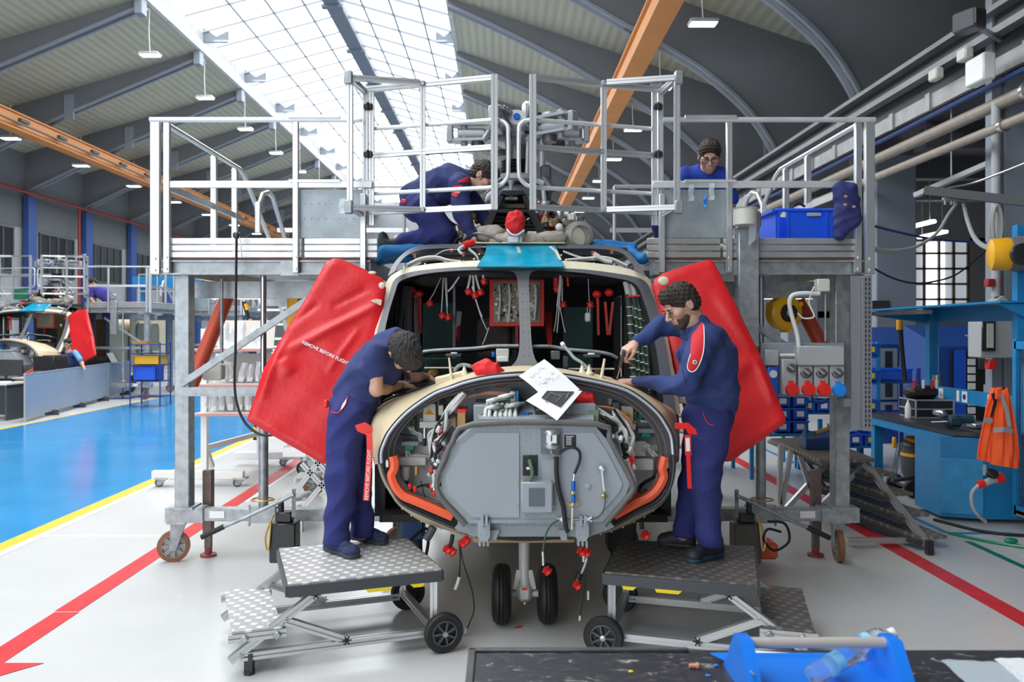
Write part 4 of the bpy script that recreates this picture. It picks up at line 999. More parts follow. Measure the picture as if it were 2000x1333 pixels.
hp(MB().cyl(P(1173, 914, YF_-.02), P(1177, 918, YF_-.05), .01), 'coax_elbow', whitepl); pbox('p_clamp', brass, 1174, 967, 1186, 973, YF_-.03, .02)
# ---- equipment inside the bay ----
tri_m = mat('warning_orange', (.80, .36, .01), .5)
def warnbox(x0, y0, x1, y1, m, side):
    b = pbox('electronics_box', m, x0, y0, x1, y1, 4.88, .12)
    pbox('box_foot', m, x0-7, y1-8, x1+5, y1+5, 4.86, .13)
    xm = (x0+x1)/2
    MB().prism(PP([(xm-11, y0+22), (xm+11, y0+22), (xm, y0+9)], 4.878), (0, .002, 0)).build('warning_triangle', tri_m, b, smooth=False)
    MB().box(P(xm, y0+18, 4.876), (.028, .002, .003)).build('warning_text_bar', black, b)
    for dx in (x0-3, x1+3):
        for dy in (y0+13, y1-12): hp(MB().lathe([(.009, 0), (.007, .01)], P(dx, dy, 4.99), (0, -1, 0), 12), 'fastener', brass)
    hp(MB().cyl(P(xm-9, y1+4, 4.87), P(xm-9, y1+26, 4.86), .012), 'round_connector', steel); hp(MB().cyl(P(xm-9, y1+24, 4.86), P(xm-10, y1+40, 4.85), .011), 'connector_boot', black)
warnbox(826, 789, 851, 832, mat('pale_electronics_box', (.66, .65, .62), .45), -1); warnbox(1214, 794, 1237, 836, mat('tan_electronics_box', (.58, .54, .45), .45), 1)
pbox('circuit_board', mat('pcb_green', (.10, .16, .08), .5), 801, 817, 812, 845, 4.95, .04); pbox('relay', cream, 1188, 779, 1196, 792, 4.95, .05)
for (x0, x1, y0, tx0, tx1) in ((783, 818, 863, 790, 808), (1246, 1278, 838, 1252, 1271)):
    pbox('connector_rail', bulk, x0, y0, x1, y0+9, 4.90, .1); pbox('connector_block', teal, tx0, y0+8, tx1, y0+17, 4.91, .06)
pbox('connector_block', teal, 1248, 807, 1256, 819, 4.95, .06)
pbox('lower_box', mat('white_equipment_box', (.70, .69, .66), .4), 776, 893, 832, 911, 4.92, .16, .006); pbox('wall_unit', offw, 853, 850, 866, 884, 4.84, .1); pbox('wall_unit', offw, 1238, 862, 1262, 892, 4.93, .06); pbox('wall_unit', panelgrey, 1196, 786, 1210, 800, 4.9, .1); pbox('wall_unit', offw, 856, 792, 866, 812, 4.85, .1); pbox('lower_box', MATS['white_equipment_box'], 1238, 897, 1277, 920, 4.92, .16, .006)
pbox('filter_box', blackp, 867, 771, 884, 786, 4.95, .05); pbox('sensor_plate', offw, 917, 758, 928, 766, 4.985, .03); pbox('small_module', mat('orange_module', (.45, .15, .06), .5), 970, 748, 985, 758, 4.97, .03)
pbox('beige_unit', mat('beige_unit_paint', (.45, .38, .29), .5), 866, 815, 892, 846, 4.75, .2, .01); pbox('brown_unit', mat('brown_unit_paint', (.42, .25, .09), .5), 893, 806, 909, 838, 4.7, .2); pbox('red_unit_top', redp, 892, 800, 911, 808, 4.7, .2)
pbox('beige_unit', MATS['beige_unit_paint'], 1166, 806, 1186, 832, 4.75, .2, .01); pbox('terminal_strip', offw, 1198, 800, 1204, 820, 4.93, .05)
hp(MB().lathe([(.024, 0), (.024, .05), (.014, .08)], P(793, 913, 4.87), (0, 0, -1), 16), 'funnel_connector', offw); hp(MB().lathe([(.016, 0), (.016, .05)], P(813, 912, 4.87), (0, 0, -1), 16), 'square_connector', brass)
for sgn, x, y in ((-1, 757, 906), (1, 1302, 908)): hp(MB().box(P(x, y, 4.72), (.03, .04, .05), bev=.008).cyl(P(x-2, y-8, 4.71), P(x+2, y+8, 4.71), .005), 'latch', steel)
# tray on top of the box with rows of connectors
g = MB(); g.prism([P(935, 826, 4.5)+Vector((0, 0, .0)), P(1160, 826, 4.5), P(1152, 786, 5.0), P(930, 786, 5.0)], (0, 0, .02)); hp(g, 'box_top_tray', bulk, smooth=False)
pbox('rack_body', bulk, 925, 792, 975, 826, 4.62, .4); pbox('rack_body', bulk, 1112, 790, 1164, 826, 4.62, .4)
pbox('rack_plate', mat('blue_plate', (.03, .17, .50), .4), 1009, 765, 1013, 824, 4.66, .25); pbox('rack_plate', steel, 996, 764, 1008, 800, 4.72, .25); pbox('rack_unit', blackp, 1045, 800, 1085, 826, 4.6, .2)
rr = random.Random(3)
for i in range(11):
    x = 936+rr.random()*62; y = 768+rr.random()*44
    hp(MB().tube(smoothpts([P(x, y+6, 4.62), P(x+12, y+3, 4.58), P(x+26, y, 4.64)]), .012, 8), 'bundle_end', mat('sage_sleeve', (.17, .20, .17), .6) if i % 2 else wire)
for i in range(7):
    x = 945+10*i+rr.random()*4; hp(MB().tube(smoothpts([P(x+3, 790, 4.7), P(x, 806, 4.58), P(x-2+rr.random()*4, 826, 4.56)]), .010, 8).cyl(P(x, 808, 4.585), P(x-1, 816, 4.575), .0135), 'plug', wire)
for i in range(5): hp(MB().cyl(P(1100+12*i, 796, 4.7), P(1096+11*i, 826, 4.56), .010), 'plug', (cream, wire, blackp, wire, wire)[i])
for i in range(6): hp(MB().tube(smoothpts([P(1140+4*i, 788, 4.75), P(1150+3.4*i, 803, 4.62), P(1152+3*i, 826, 4.58)]), .006, 6), 'green_cable', mat('sage_cable', (.13, .19, .13), .6))
for i in range(5): hp(MB().lathe([(.018, 0), (.018, .03), (.012, .034)], P(1022+6*(i % 2)+i*2, 812, 4.6+.02*i), (1, 0, 0), 14), 'coupling', blackp if i % 2 else MATS['blue_anodised_fitting'])
# harnesses
harn = [([(905, 770), (880, 800), (862, 836), (858, 862), (853, 895), (850, 925), (856, 955)], 4.72, 5, wire, .010), ([(1165, 800), (1190, 815), (1216, 833), (1226, 860), (1222, 880), (1228, 905), (1236, 940)], 4.74, 5, wire, .010),
        ([(884, 805), (868, 820), (853, 838), (848, 870), (846, 895)], 4.7, 4, black, .006), ([(872, 812), (862, 835), (845, 850), (843, 872), (850, 900)], 4.78, 6, wire, .008), ([(1215, 836), (1200, 850), (1212, 868), (1224, 890), (1230, 915)], 4.72, 6, wire, .009),
        ([(870, 812), (880, 800), (905, 785), (920, 776), (955, 768), (990, 768)], 4.8, 3, copper, .005), ([(1165, 795), (1190, 797), (1210, 806), (1230, 825), (1234, 845), (1215, 862), (1196, 860)], 4.78, 3, copper, .005),
        ([(1165, 796), (1200, 800), (1206, 815), (1196, 828), (1180, 832)], 4.8, 2, copper, .005), ([(857, 778), (858, 795), (868, 806), (873, 812)], 4.92, 1, wire, .006), ([(885, 773), (902, 772), (912, 779)], 4.92, 2, copper, .004),
        ([(802, 835), (812, 846), (820, 852), (824, 862)], 4.9, 4, wire, .005), ([(773, 846), (792, 850), (815, 852)], 4.92, 1, black, .003), ([(795, 880), (800, 892), (815, 890), (838, 893)], 4.95, 3, wire, .009), ([(1256, 880), (1264, 870), (1272, 880), (1282, 892)], 4.9, 4, wire, .007),
        ([(1254, 822), (1258, 822), (1275, 824)], 4.92, 2, wire, .007), ([(794, 925), (796, 945), (800, 960), (797, 966)], 4.95, 2, greenh, .010), ([(800, 962), (815, 952), (830, 948), (848, 946)], 4.9, 1, greenh, .009), ([(832, 948), (842, 953), (848, 960)], 4.9, 1, greenh, .009),
        ([(823, 940), (829, 965), (835, 982)], 4.88, 1, black, .004), ([(812, 970), (835, 980), (860, 985), (872, 984)], 4.88, 2, mat('sage_pipe', (.16, .20, .16), .5), .012), ([(1245, 960), (1256, 945), (1266, 938), (1280, 930), (1284, 920)], 4.92, 3, black, .006), ([(1250, 965), (1262, 958), (1264, 966)], 4.85, 3, greenh, .009),
        ([(872, 905), (862, 915), (858, 935), (853, 960)], 4.62, 3, wire, .008), ([(1222, 900), (1234, 925), (1240, 950), (1228, 975)], 4.64, 4, wire, .009), ([(888, 836), (872, 848), (862, 862), (855, 880)], 4.62, 4, black, .007), ([(1178, 815), (1196, 826), (1204, 836), (1198, 846)], 4.7, 4, black, .010)]
for k_ in range(16):
    sd_ = -1 if k_ % 2 else 1; x0 = 868 if sd_ < 0 else 1212; q_ = [(x0-sd_*(4+rr.random()*10), 800+rr.random()*20)]
    for yy in (835, 860, 888, 915, 945): q_.append(((858 if sd_ < 0 else 1226)+(rr.random()-.5)*22+(yy-860)*.02*sd_, yy+rr.random()*12))
    harn.append((q_, 4.66+rr.random()*.1, 1, (wire, wire, wire, whitepl, black)[k_ % 5], .009+.005*rr.random()))
for pts, Y, n, m, r in harn:
    for i in range(n):
        j = lambda: (rr.random()-.5)*(5 if n > 1 else 0)
        q = [P(x+j()+i*2-n, y+j(), Y+(rr.random()-.5)*.06) for x, y in pts]
        hp(MB().tube(smoothpts(q, 5), r*(.7+.5*rr.random()), 7), 'cable', m)
for i in range(22):      # connectors and ties scattered around the harness
    s_ = i % 2; x = (842+rr.random()*36) if s_ else (1192+rr.random()*44); y = 835+rr.random()*95
    if s_ and x > 866: x -= 16
    if not s_ and x < 1216 and y > 862: x += 24
    a = rr.random()*3; hp(MB().cyl(P(x, y, 4.66), P(x+9*math.cos(a), y+9*math.sin(a), 4.63), .012, n=10), 'connector', (blackp, steel, redp, wire, whitepl)[i % 5])
for (x, y) in ((848, 965), (842, 950), (800, 950), (810, 955), (1235, 975), (1246, 968), (1222, 985), (870, 878)):
    hp(MB().box(P(x, y, 4.74), (.022, .02, .03), bev=.006).box(P(x+1, y+4, 4.74), (.014, .02, .02), bev=.004), 'red_cap', redp)
# orange edge guards
for pts in ([(767, 892), (770, 905), (769, 918), (764, 928), (767, 942), (776, 958), (788, 970), (804, 977), (840, 992), (884, 1011)], [(1299, 893), (1296, 905), (1294, 918), (1297, 930), (1292, 945), (1282, 960), (1268, 972), (1240, 986), (1199, 1009)]):
    q = smoothpts([P(x, y, 4.68) for x, y in pts], 4); g = MB(); n = len(q); rows2 = []
    for k, (oy, ow) in enumerate(((.05, -.024), (.0, -.024), (-.012, 0), (0, .024), (.05, .024))):
        row = []
        for i, p in enumerate(q):
            d = (q[min(i+1, n-1)]-q[max(i-1, 0)]); d.y = 0; d.normalize(); nn = Vector((-d.z, 0, d.x))
            row.append(p+nn*ow+Vector((0, oy, 0)))
        rows2.append(row)
    g.grid(rows2, thick=(0, .004, 0)); hp(g, 'edge_guard', orange, label='orange protective edge guard')
# ---- windscreen frame ----
def YW(x, y): return 5.92-(y-525)/215*.62+.16*((x-1025)/280)**2
WOl = [(716, 800), (722, 740), (730, 690), (736, 650), (749, 605), (760, 575), (767, 552), (779, 540), (805, 531), (835, 527), (880, 523), (925, 521), (980, 521), (1023, 521)]
WIl = [(742, 790), (741, 740), (746, 690), (752, 645), (761, 605), (772, 570), (779, 552), (797, 543), (820, 537), (845, 533), (880, 530), (925, 528), (980, 528), (1023, 528)]
WOr = [(1023, 521), (1050, 522), (1075, 524), (1135, 526), (1195, 533), (1240, 541), (1262, 552), (1274, 575), (1285, 605), (1294, 642), (1304, 690), (1312, 740), (1322, 810)]
WIr = [(1023, 528), (1050, 528), (1075, 529), (1135, 533), (1195, 542), (1232, 550), (1248, 563), (1258, 588), (1267, 615), (1275, 650), (1284, 690), (1291, 740), (1300, 800)]
frame_m = mat('windscreen_frame_grey', (.105, .112, .128), .45, var=.05)
g = MB(); wo = sp(WOl, YW)+sp(WOr, YW)[1:]; wi_ = sp(WIl, YW)+sp(WIr, YW)[1:]
g.band(wo, wi_, (0, .03, 0)); hp(g, 'windscreen_frame', frame_m, smooth=False)
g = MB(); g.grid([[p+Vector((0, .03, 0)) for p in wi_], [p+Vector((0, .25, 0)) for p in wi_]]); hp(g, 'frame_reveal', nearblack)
post_l = [(985, 724), (1003, 712), (1012, 695), (1015, 665), (1014, 605), (1012, 560), (1009, 540), (1003, 531), (990, 527)]
post_r = [(1066, 724), (1052, 712), (1043, 695), (1038, 665), (1035, 605), (1033, 560), (1034, 540), (1040, 531), (1056, 527)]
pm_ = mat('centre_post_grey', (.16, .165, .175), .45)
g = MB(); g.band(sp(post_l, YW), sp(post_r, YW), (0, .04, 0)); hp(g, 'centre_post', pm_, smooth=False)
g = MB()
for y in range(545, 700, 15):
    for x in (1019, 1029): g.ball(P(x+(y-545)*.03, y, YW(x, y)-.002), .003, 6, 4)
hp(g, 'post_rivets', black)
BOl = [(700, 800), (714, 740), (724, 690), (733, 645), (744, 600), (751, 562), (757, 547), (766, 537), (790, 525), (830, 517), (880, 512), (935, 509), (980, 509), (1023, 509)]
BOr = [(1023, 509), (1050, 509), (1105, 510), (1160, 514), (1210, 521), (1250, 533), (1270, 548), (1279, 573), (1290, 605), (1300, 640), (1310, 690), (1318, 740), (1330, 810)]
bo = sp(BOl, lambda x, y: YW(x, y)+.04)+sp(BOr, lambda x, y: YW(x, y)+.04)[1:]
g = MB(); g.band(bo, [p+Vector((0, .0, 0)) for p in wo], (0, .03, 0)); hp(g, 'roof_edge_skin', cream, smooth=False)
# side walls / door frames behind
for s in (-1, 1):
    g = MB(); e_ = [p for p in (bo if s < 0 else bo[::-1])][:26]
    g.grid([[p+Vector((0, .03, 0)) for p in e_], [Vector((HX+s*1.03, 6.35, p.z)) for p in e_]], thick=(0.02*-s, 0, 0)); hp(g, 'side_frame', darkgrey)
# roof
def YR(x, y): return 5.97+(512-y)/34*.42
rimO_l = [(757, 540), (766, 520), (778, 504), (794, 491), (812, 483), (840, 479), (880, 478), (948, 478)]
rimI_l = [(771, 531), (778, 517), (788, 505), (800, 496), (818, 489), (845, 486), (885, 485), (940, 485)]
rimB_l = [(771, 531), (790, 524), (830, 517), (870, 514), (905, 512), (926, 507), (936, 498), (940, 485)]
rimO_r = [(1085, 480), (1160, 480), (1205, 484), (1226, 492), (1240, 506), (1252, 520), (1262, 542)]
rimI_r = [(1092, 486), (1160, 486), (1200, 490), (1218, 497), (1230, 509), (1240, 522), (1248, 534)]
rimB_r = [(1092, 486), (1096, 500), (1105, 509), (1125, 513), (1160, 516), (1210, 524), (1248, 534)]
for O, I, Bb in ((rimO_l, rimI_l, rimB_l), (rimO_r, rimI_r, rimB_r)):
    g = MB(); o1, i1 = sp(O, YR), sp(I, YR); n = min(len(o1), len(i1))
    def rs_(a, n): return [a[int(round(i*(len(a)-1)/(n-1)))] for i in range(n)]
    g.band(rs_(o1, n), rs_(i1, n), (0, .05, .01)); hp(g, 'roof_rim', frame_m, smooth=False)
    g = MB(); g.prism([p+Vector((0, .45, -.06)) for p in rs_(i1, n)+[q for q in sp(Bb, YR)[::-1]][1:-1]], (0, .02, 0)); hp(g, 'roof_cavity_shade', nearblack, smooth=False)  # near-black sheet behind the opening, its shade put into the colour
    g = MB()
    for x, y in Bb[1:-1:1]: g.lathe([(.008, 0), (.006, .006)], P(x, y-1, YR(x, y)-.02), (0, -1, .3), 8)
    hp(g, 'roof_screws', whitepl)
pts = [[P(x0+(x1-x0)*j/6, y, YR(0, y)-.005) for j in range(7)] for (y, x0, x1) in ((522, 932, 1101), (516, 934, 1100), (508, 939, 1097), (498, 946, 1093), (488, 949, 1089), (479, 952, 1084))]
pts[0] = [p+Vector((0, -.05, 0)) for p in pts[0]]
hp(MB().grid(pts, thick=(0, .02, -.01)), 'blue_film_panel', bluetape, label='roof centre covered with blue film')
for (x, y, dx) in ((1011, 487, 1),): hp(MB().band([P(x-3, y-5, YR(0, y-5)-.01), P(x+1, y+7, YR(0, y+7)-.01)], [P(x+3, y-5, YR(0, y-5)-.01), P(x+7, y+7, YR(0, y+7)-.01)], (0, -.002, 0)), 'tape_strip', cream, smooth=False)
hp(MB().band([P(1071, 482, 6.32), P(1083, 492, 6.2), P(1092, 508, 6.0)], [P(1077, 481, 6.32), P(1089, 491, 6.2), P(1097, 508, 6.0)], (0, -.003, 0)), 'tape_strip', cream, smooth=False)
for pts, r, n in (([(795, 520), (815, 510), (835, 505), (855, 505), (875, 511), (900, 514)], .009, 3), ([(1105, 511), (1150, 507), (1175, 505), (1200, 510), (1225, 522)], .009, 3), ([(1160, 497), (1180, 510), (1195, 514)], .016, 2), ([(850, 500), (870, 490), (905, 488)], .003, 1), ([(915, 487), (930, 500), (935, 512)], .004, 3), ([(1100, 492), (1130, 503), (1160, 509)], .004, 2)):
    for i in range(n): hp(MB().tube(smoothpts([P(x, y+2*i-n, 6.1+.02*i) for x, y in pts], 4), r, 8), 'roof_harness', wire)
for (x, y) in ((810, 500), (882, 488), (905, 497), (1158, 495), (1195, 492), (1236, 528)): hp(MB().box(P(x, y, 6.2), (.02, .02, .035)), 'bracket', mat('rust_bracket', (.35, .10, .05), .6))
hp(MB().cyl(P(905, 480, 6.15), P(925, 474, 6.2), .028), 'red_spool', redp); hp(MB().tube(smoothpts([P(905, 480, 6.1), P(896, 488, 6.05), P(902, 496, 6.05)]), .01, 6), 'wrapped_connector', wire)
# fuselage shell behind
def sect(y, hw, z0, z1, n=40, ex=3.2):
    out = []
    for k in range(n):
        a = 2*PI*k/n; c_, s_ = math.cos(a), math.sin(a); out.append(Vector((HX+hw*abs(c_)**(2/ex)*(1 if c_ > 0 else -1), y, (z0+z1)/2+(z1-z0)/2*abs(s_)**(2/ex)*(1 if s_ > 0 else -1))))
    return out
def shell(nm, secs, m, lab=None):
    g = MB(); g.grid([s_+[s_[0]] for s_ in secs]); g.add(secs[-1], [tuple(range(len(secs[-1])))]); return hp(g, nm, m, label=lab)
shell('rear_cabin', [sect(7.9, 1.0, .5, 2.35), sect(9.5, 1.0, .5, 2.35), sect(11, .8, .8, 2.35), sect(12.5, .45, 1.3, 2.2)], beige)
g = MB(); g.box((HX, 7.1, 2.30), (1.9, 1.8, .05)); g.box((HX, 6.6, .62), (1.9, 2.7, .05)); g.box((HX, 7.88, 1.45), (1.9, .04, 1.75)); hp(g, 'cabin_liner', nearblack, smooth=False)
for s in (-1, 1):
    g = MB()
    for y, w in ((6.45, .12), (7.1, .14), (7.8, .2)): g.box((HX+s*.97, y, 1.45), (.07, w, 1.75))
    g.box((HX+s*.97, 7.1, 2.25), (.07, 1.8, .15)); g.box((HX+s*.97, 6.7, .85), (.07, 2.6, .5))
    hp(g, 'door_frame', mat('cabin_frame_dark', (.03, .032, .036), .5), smooth=False)
# ---- cockpit interior ----
pbox('green_bulkhead', olive, 826, 592, 886, 780, 6.9, .05); pbox('green_bulkhead', olive, 1100, 600, 1158, 760, 6.9, .05); pbox('green_bulkhead', olive, 822, 700, 900, 760, 5.9, .03)
pbox('centre_pedestal', nearblack, 930, 640, 1010, 760, 6.8, .3); pbox('seat_back', mat('dark_brown_cloth', (.05, .042, .036), .8), 932, 622, 998, 700, 6.75, .1, .03)
pbox('door_post', frame_m, 884, 560, 890, 740, 6.4, .05); pbox('red_strut', mat('dark_red_strut', (.30, .02, .02), .5), 1006, 636, 1013, 680, 6.5, .03)
# boards in place of openings: red cover and daylight put into their colours
hp(MB().prism(PP([(892, 608), (902, 609), (896, 668), (890, 655)], 7.3), (0, .01, 0)), 'rear_daylight_board', mat('painted_daylight_white', (.62, .60, .58), .5)); hp(MB().prism(PP([(892, 640), (900, 634), (896, 668), (891, 660)], 7.28), (0, .01, 0)), 'rear_cover_piece', redf)
hp(MB().prism(PP([(1063, 611), (1078, 610), (1078, 676), (1070, 674)], 7.0), (0, .02, 0)), 'rear_cover_piece', redf)
# circuit breaker panel
pr = pbox('breaker_panel_frame', redp, 956, 545, 1063, 638, 6.55, .03, .004, label='red framed electrical panel')
pf = bx(pr, 'panel_face', mat('panel_tan', (.30, .25, .17), .6), 964, 549, 1056, 631, 6.54, .012)
bx(pr, 'panel_gap', nearblack, 984, 549, 1000, 631, 6.53, .008) if 0 else None
for k in range(44):
    x = 968+rr.random()*82; y = 553+rr.random()*74
    MB().box(P(x, y, 6.53), (.012+.02*rr.random(), .012, .02)).build('breaker', (blackp, steel, offw, black)[k % 4], pr)
for k in range(22):
    x = 970+rr.random()*76; y = 556+rr.random()*66; a = rr.random()*6
    MB().tube(smoothpts([P(x, y, 6.52), P(x+8*math.cos(a), y+5, 6.5), P(x+10*math.cos(a+1), y+12, 6.51), P(x+4, y+16, 6.53)]), .0045, 6).build('loom', wire, pr)
for x in (975, 994, 1045): MB().tube(smoothpts([P(x, 556, 6.5), P(x+2, 585, 6.5), P(x-1, 626, 6.5)]), .009, 7).build('loom', wire, pr)
# side cable runs
for x0, x1, r in ((768, 763, .017), (775, 771, .014), (786, 780, .024), (793, 792, .012), (800, 803, .01)):
    hp(MB().tube(smoothpts([P(x0+3, 560, 6.1), P(x0, 600, 6.08), P(x1, 660, 6.0), P(x1, 770, 5.8)]), r, 8), 'side_cable', black)
for k, (x0, x1, r) in enumerate(((1228, 1236, .024), (1240, 1246, .016), (1248, 1256, .018), (1256, 1264, .012))):
    hp(MB().tube(smoothpts([P(x0-2, 575, 6.1), P(x0+2, 610, 6.1), P(x1, 680, 6.0), P(x1+5, 770, 5.8)]), r, 8), 'side_cable', greenh)
    if k < 3: hp(MB().tube(smoothpts([P(x0-6, 550, 6.1), P(x0-3, 562, 6.1), P(x0, 578, 6.1)]), .024, 8), 'white_sleeve', wire)
    for y in range(600, 760, 17): hp(MB().lathe([(r*1.08, -.003), (r*1.08, .003)], P(x0+2+(x1-x0)*(y-600)/160, y+k*3, 6.08-.0018*(y-600)), (0, 0, 1), 10), 'cable_tie', whitepl)
for (x, y) in ((1232, 579), (1247, 578), (1237, 712), (1262, 722), (1244, 712)): hp(MB().box(P(x, y, 5.98), (.05, .02, .012)), 'red_clamp', redp)
# hanging harness, caps, ribbons
def hang(x, y0, y1, dx, m, r, Y, cap=True):
    hp(MB().tube(smoothpts([P(x, y0, Y), P(x+dx*.3, (y0*2+y1)/3, Y), P(x+dx*.6, (y0+2*y1)/3, Y), P(x+dx, y1, Y)]), r, 6), 'hanging_wire', m)
    if cap: hp(MB().lathe([(.012, 0), (.028, .01), (.024, .03), (.028, .045), (.012, .055)], P(x+dx, y1-1, Y), (.3, 0, -1), 12), 'red_cap', redp)
for a in ((862, 541, 588, -24, wire, .004, 6.3, 1), (866, 541, 612, -4, wire, .005, 6.3, 1), (869, 541, 615, 5, wire, .004, 6.3, 1), (872, 541, 600, 2, wire, .004, 6.3, 0), (897, 541, 570, -22, whitepl, .007, 6.2, 0), (919, 538, 565, -6, wire, .009, 6.2, 1), (924, 538, 572, 2, wire, .009, 6.2, 1), (929, 538, 566, 8, wire, .009, 6.2, 1), (944, 538, 545, 0, wire, .009, 6.2, 1), (922, 560, 620, 20, wire, .005, 6.2, 0), (925, 575, 645, 26, wire, .004, 6.2, 0), (955, 640, 674, -13, wire, .004, 6.2, 0), (1086, 538, 560, 0, redp, .02, 6.3, 1), (1094, 538, 600, -6, wire, .006, 6.2, 0), (1096, 540, 650, -8, wire, .005, 6.2, 0), (1090, 590, 648, -8, wire, .004, 6.2, 0), (1094, 600, 650, 10, wire, .004, 6.2, 0), (1098, 545, 590, 0, wire, .006, 6.25, 1), (1108, 540, 560, 2, redp, .01, 6.25, 0), (1149, 545, 590, 2, wire, .003, 6.3, 1), (1147, 600, 612, 0, wire, .003, 6.3, 0), (1153, 590, 620, -2, wire, .004, 6.3, 0)): hang(*a)
pbox('white_device', whitepl, 1143, 611, 1154, 629, 6.28, .04, .01)
rib = mat('red_ribbon', (.55, .05, .035), .6)
for (x0, y0, x1, y1, w) in ((803, 566, 801, 650, 6), (815, 575, 819, 650, 5), (821, 573, 822, 652, 4), (1167, 572, 1169, 655, 5), (1182, 590, 1187, 655, 5), (1197, 590, 1190, 655, 5)):
    hp(MB().band([P(x0-w/2, y0, 6.35), P(x1-w/2, y1, 6.35)], [P(x0+w/2, y0, 6.35), P(x1+w/2, y1, 6.35)], (0, .004, 0)), 'remove_before_flight_ribbon', rib, smooth=False)
for (x, y) in ((804, 568), (818, 575), (1166, 575), (1190, 572)): hp(MB().box(P(x, y, 6.33), (.07, .04, .06), bev=.02), 'red_pin_cover', redp)
# glare shield line and dash boxes
for c_ in ([(818, 692), (830, 687), (862, 684), (905, 682), (935, 680), (965, 676), (1013, 676)], [(1040, 677), (1075, 677), (1110, 683), (1160, 687), (1190, 692), (1206, 700)]):
    q = sp(c_, 5.62); hp(MB().tube(q, .012, 8), 'glare_shield_edge', galv); hp(MB().grid([q, [p+Vector((0, .25, -.02)) for p in q]], thick=(0, 0, -.015)), 'glare_shield', blackp)
pbox('instrument', darkgrey, 870, 692, 901, 698, 5.5, .12); pbox('instrument', whitepl, 880, 689, 893, 692, 5.5, .05); pbox('instrument', offw, 969, 682, 994, 708, 5.5, .1); pbox('instrument', whitepl, 971, 697, 993, 707, 5.49, .1); pbox('instrument', MATS['dark_grey_plastic'], 1077, 686, 1094, 703, 5.5, .1)
pbox('instrument', darkgrey, 1141, 693, 1173, 699, 5.5, .12); pbox('instrument', whitepl, 1149, 690, 1162, 694, 5.5, .05); pbox('instrument_pod', darkgrey, 1100, 697, 1110, 720, 5.5, .05); pbox('blue_instrument', bluef, 960, 688, 966, 698, 5.5, .05)
hp(MB().tube([P(828, 719, 5.6), P(890, 719, 5.6)], .007, 6), 'cross_rod', cream); hp(MB().tube([P(1110, 721, 5.6), P(1200, 721, 5.6)], .007, 6), 'cross_rod', cream)
pbox('cardboard_piece', mat('cardboard', (.42, .22, .06), .7), 835, 722, 856, 740, 5.7, .1, .02); pbox('cardboard_piece', MATS['cardboard'], 1160, 723, 1180, 735, 5.7, .1, .02)
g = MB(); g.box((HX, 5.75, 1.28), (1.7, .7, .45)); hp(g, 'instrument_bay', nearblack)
# pins and fittings on the nose lip
for (x0, y0, x1, y1, r) in ((882, 742, 877, 699, .008), (1174, 742, 1181, 701, .01)): hp(MB().cyl(P(x0, y0, 4.95), P(x1, y1, 4.95), r*1.2, r*.7), 'temporary_pin', cream)
for (x, y) in ((907, 733), (1137, 730), (1151, 731)): hp(MB().lathe([(.03, 0), (.016, .02), (.009, .045), (.006, .06)], P(x, y, 4.98), (0, 0, 1), 14), 'fluid_fitting', cream); 
for (x, y) in ((907, 722), (1137, 717), (1151, 719)): hp(MB().cyl(P(x, y, 4.98), P(x, y-7, 4.98), .008), 'fitting_nipple', steel)
hp(MB().tube(smoothpts([P(1150, 722, 5.0), P(1135, 708, 5.05), P(1122, 700, 5.1), P(1112, 688, 5.2), P(1101, 676, 5.3)]), .011, 8), 'grey_green_hose', mat('grey_green_hose', (.22, .26, .24), .6)); hp(MB().cyl(P(1101, 676, 5.3), P(1098, 671, 5.32), .015), 'hose_tip', whitepl)
hp(MB().tube(smoothpts([P(887, 726, 5.2), P(895, 716, 5.2), P(906, 713, 5.2), P(920, 716, 5.1)]), .012, 8), 'grey_green_hose', MATS['grey_green_hose'])
for pl_ in ([(850, 741), (905, 728), (905, 734), (851, 752)], [(1142, 730), (1195, 742), (1208, 751), (1206, 756), (1150, 742)]): hp(MB().prism(PP(pl_, 4.96), (0, .03, .012)), 'lip_doubler', beige)
# ---- nose landing gear ----
YG = 5.07
lg_m = mat('landing_gear_grey', (.50, .50, .48), .4, .2)
hp(MB().lathe([(.035, 0), (.035, .28), (.045, .30), (.05, .33)], (HX-.0, YG, .32), (0, 0, 1), 24), 'gear_strut', lg_m)
hp(MB().lathe([(.05, -.06), (.05, .06)], (HX, YG-.03, .60), (1, 0, 0), 24).box((HX, YG, .6), (.12, .1, .1), bev=.02), 'gear_trunnion', lg_m)
hp(MB().box((HX, YG, .2), (.1, .1, .12), bev=.025).cyl((HX, YG, .2), (HX, YG, .34), .038), 'gear_hub', lg_m)
hp(MB().cyl((HX-.2, YG, .185), (HX+.2, YG, .185), .022), 'gear_axle', lg_m)
hp(MB().bar((HX-.035, YG-.02, .34), (HX-.06, YG-.02, .22), .012, .03).bar((HX+.035, YG-.02, .34), (HX+.06, YG-.02, .22), .012, .03), 'torque_link', lg_m)
hp(MB().box((HX+.0, YG-.052, .23), (.035, .006, .012)), 'red_placard', redp); hp(MB().lathe([(.012, 0), (.008, .03)], (HX, YG-.04, .145), (0, -1, 0), 10), 'tow_fitting', brass)
for s in (-1, 1):
    w = hp(MB().lathe([(.09, -.055), (.13, -.062), (.165, -.052), (.182, -.03), (.186, -.018), (.18, -.012), (.186, -.006), (.186, .006), (.18, .012), (.186, .018), (.182, .03), (.165, .052), (.13, .062), (.09, .055)], (HX+s*.145, YG, .186), (1, 0, 0), 40), 'nose_tyre', mat('tyre_rubber', (.008, .008, .009), .55))
    MB().lathe([(.09, -.045), (.02, -.03), (.02, .03), (.09, .045)], (HX+s*.145, YG, .186), (1, 0, 0), 28).build('wheel_rim', lg_m, w)
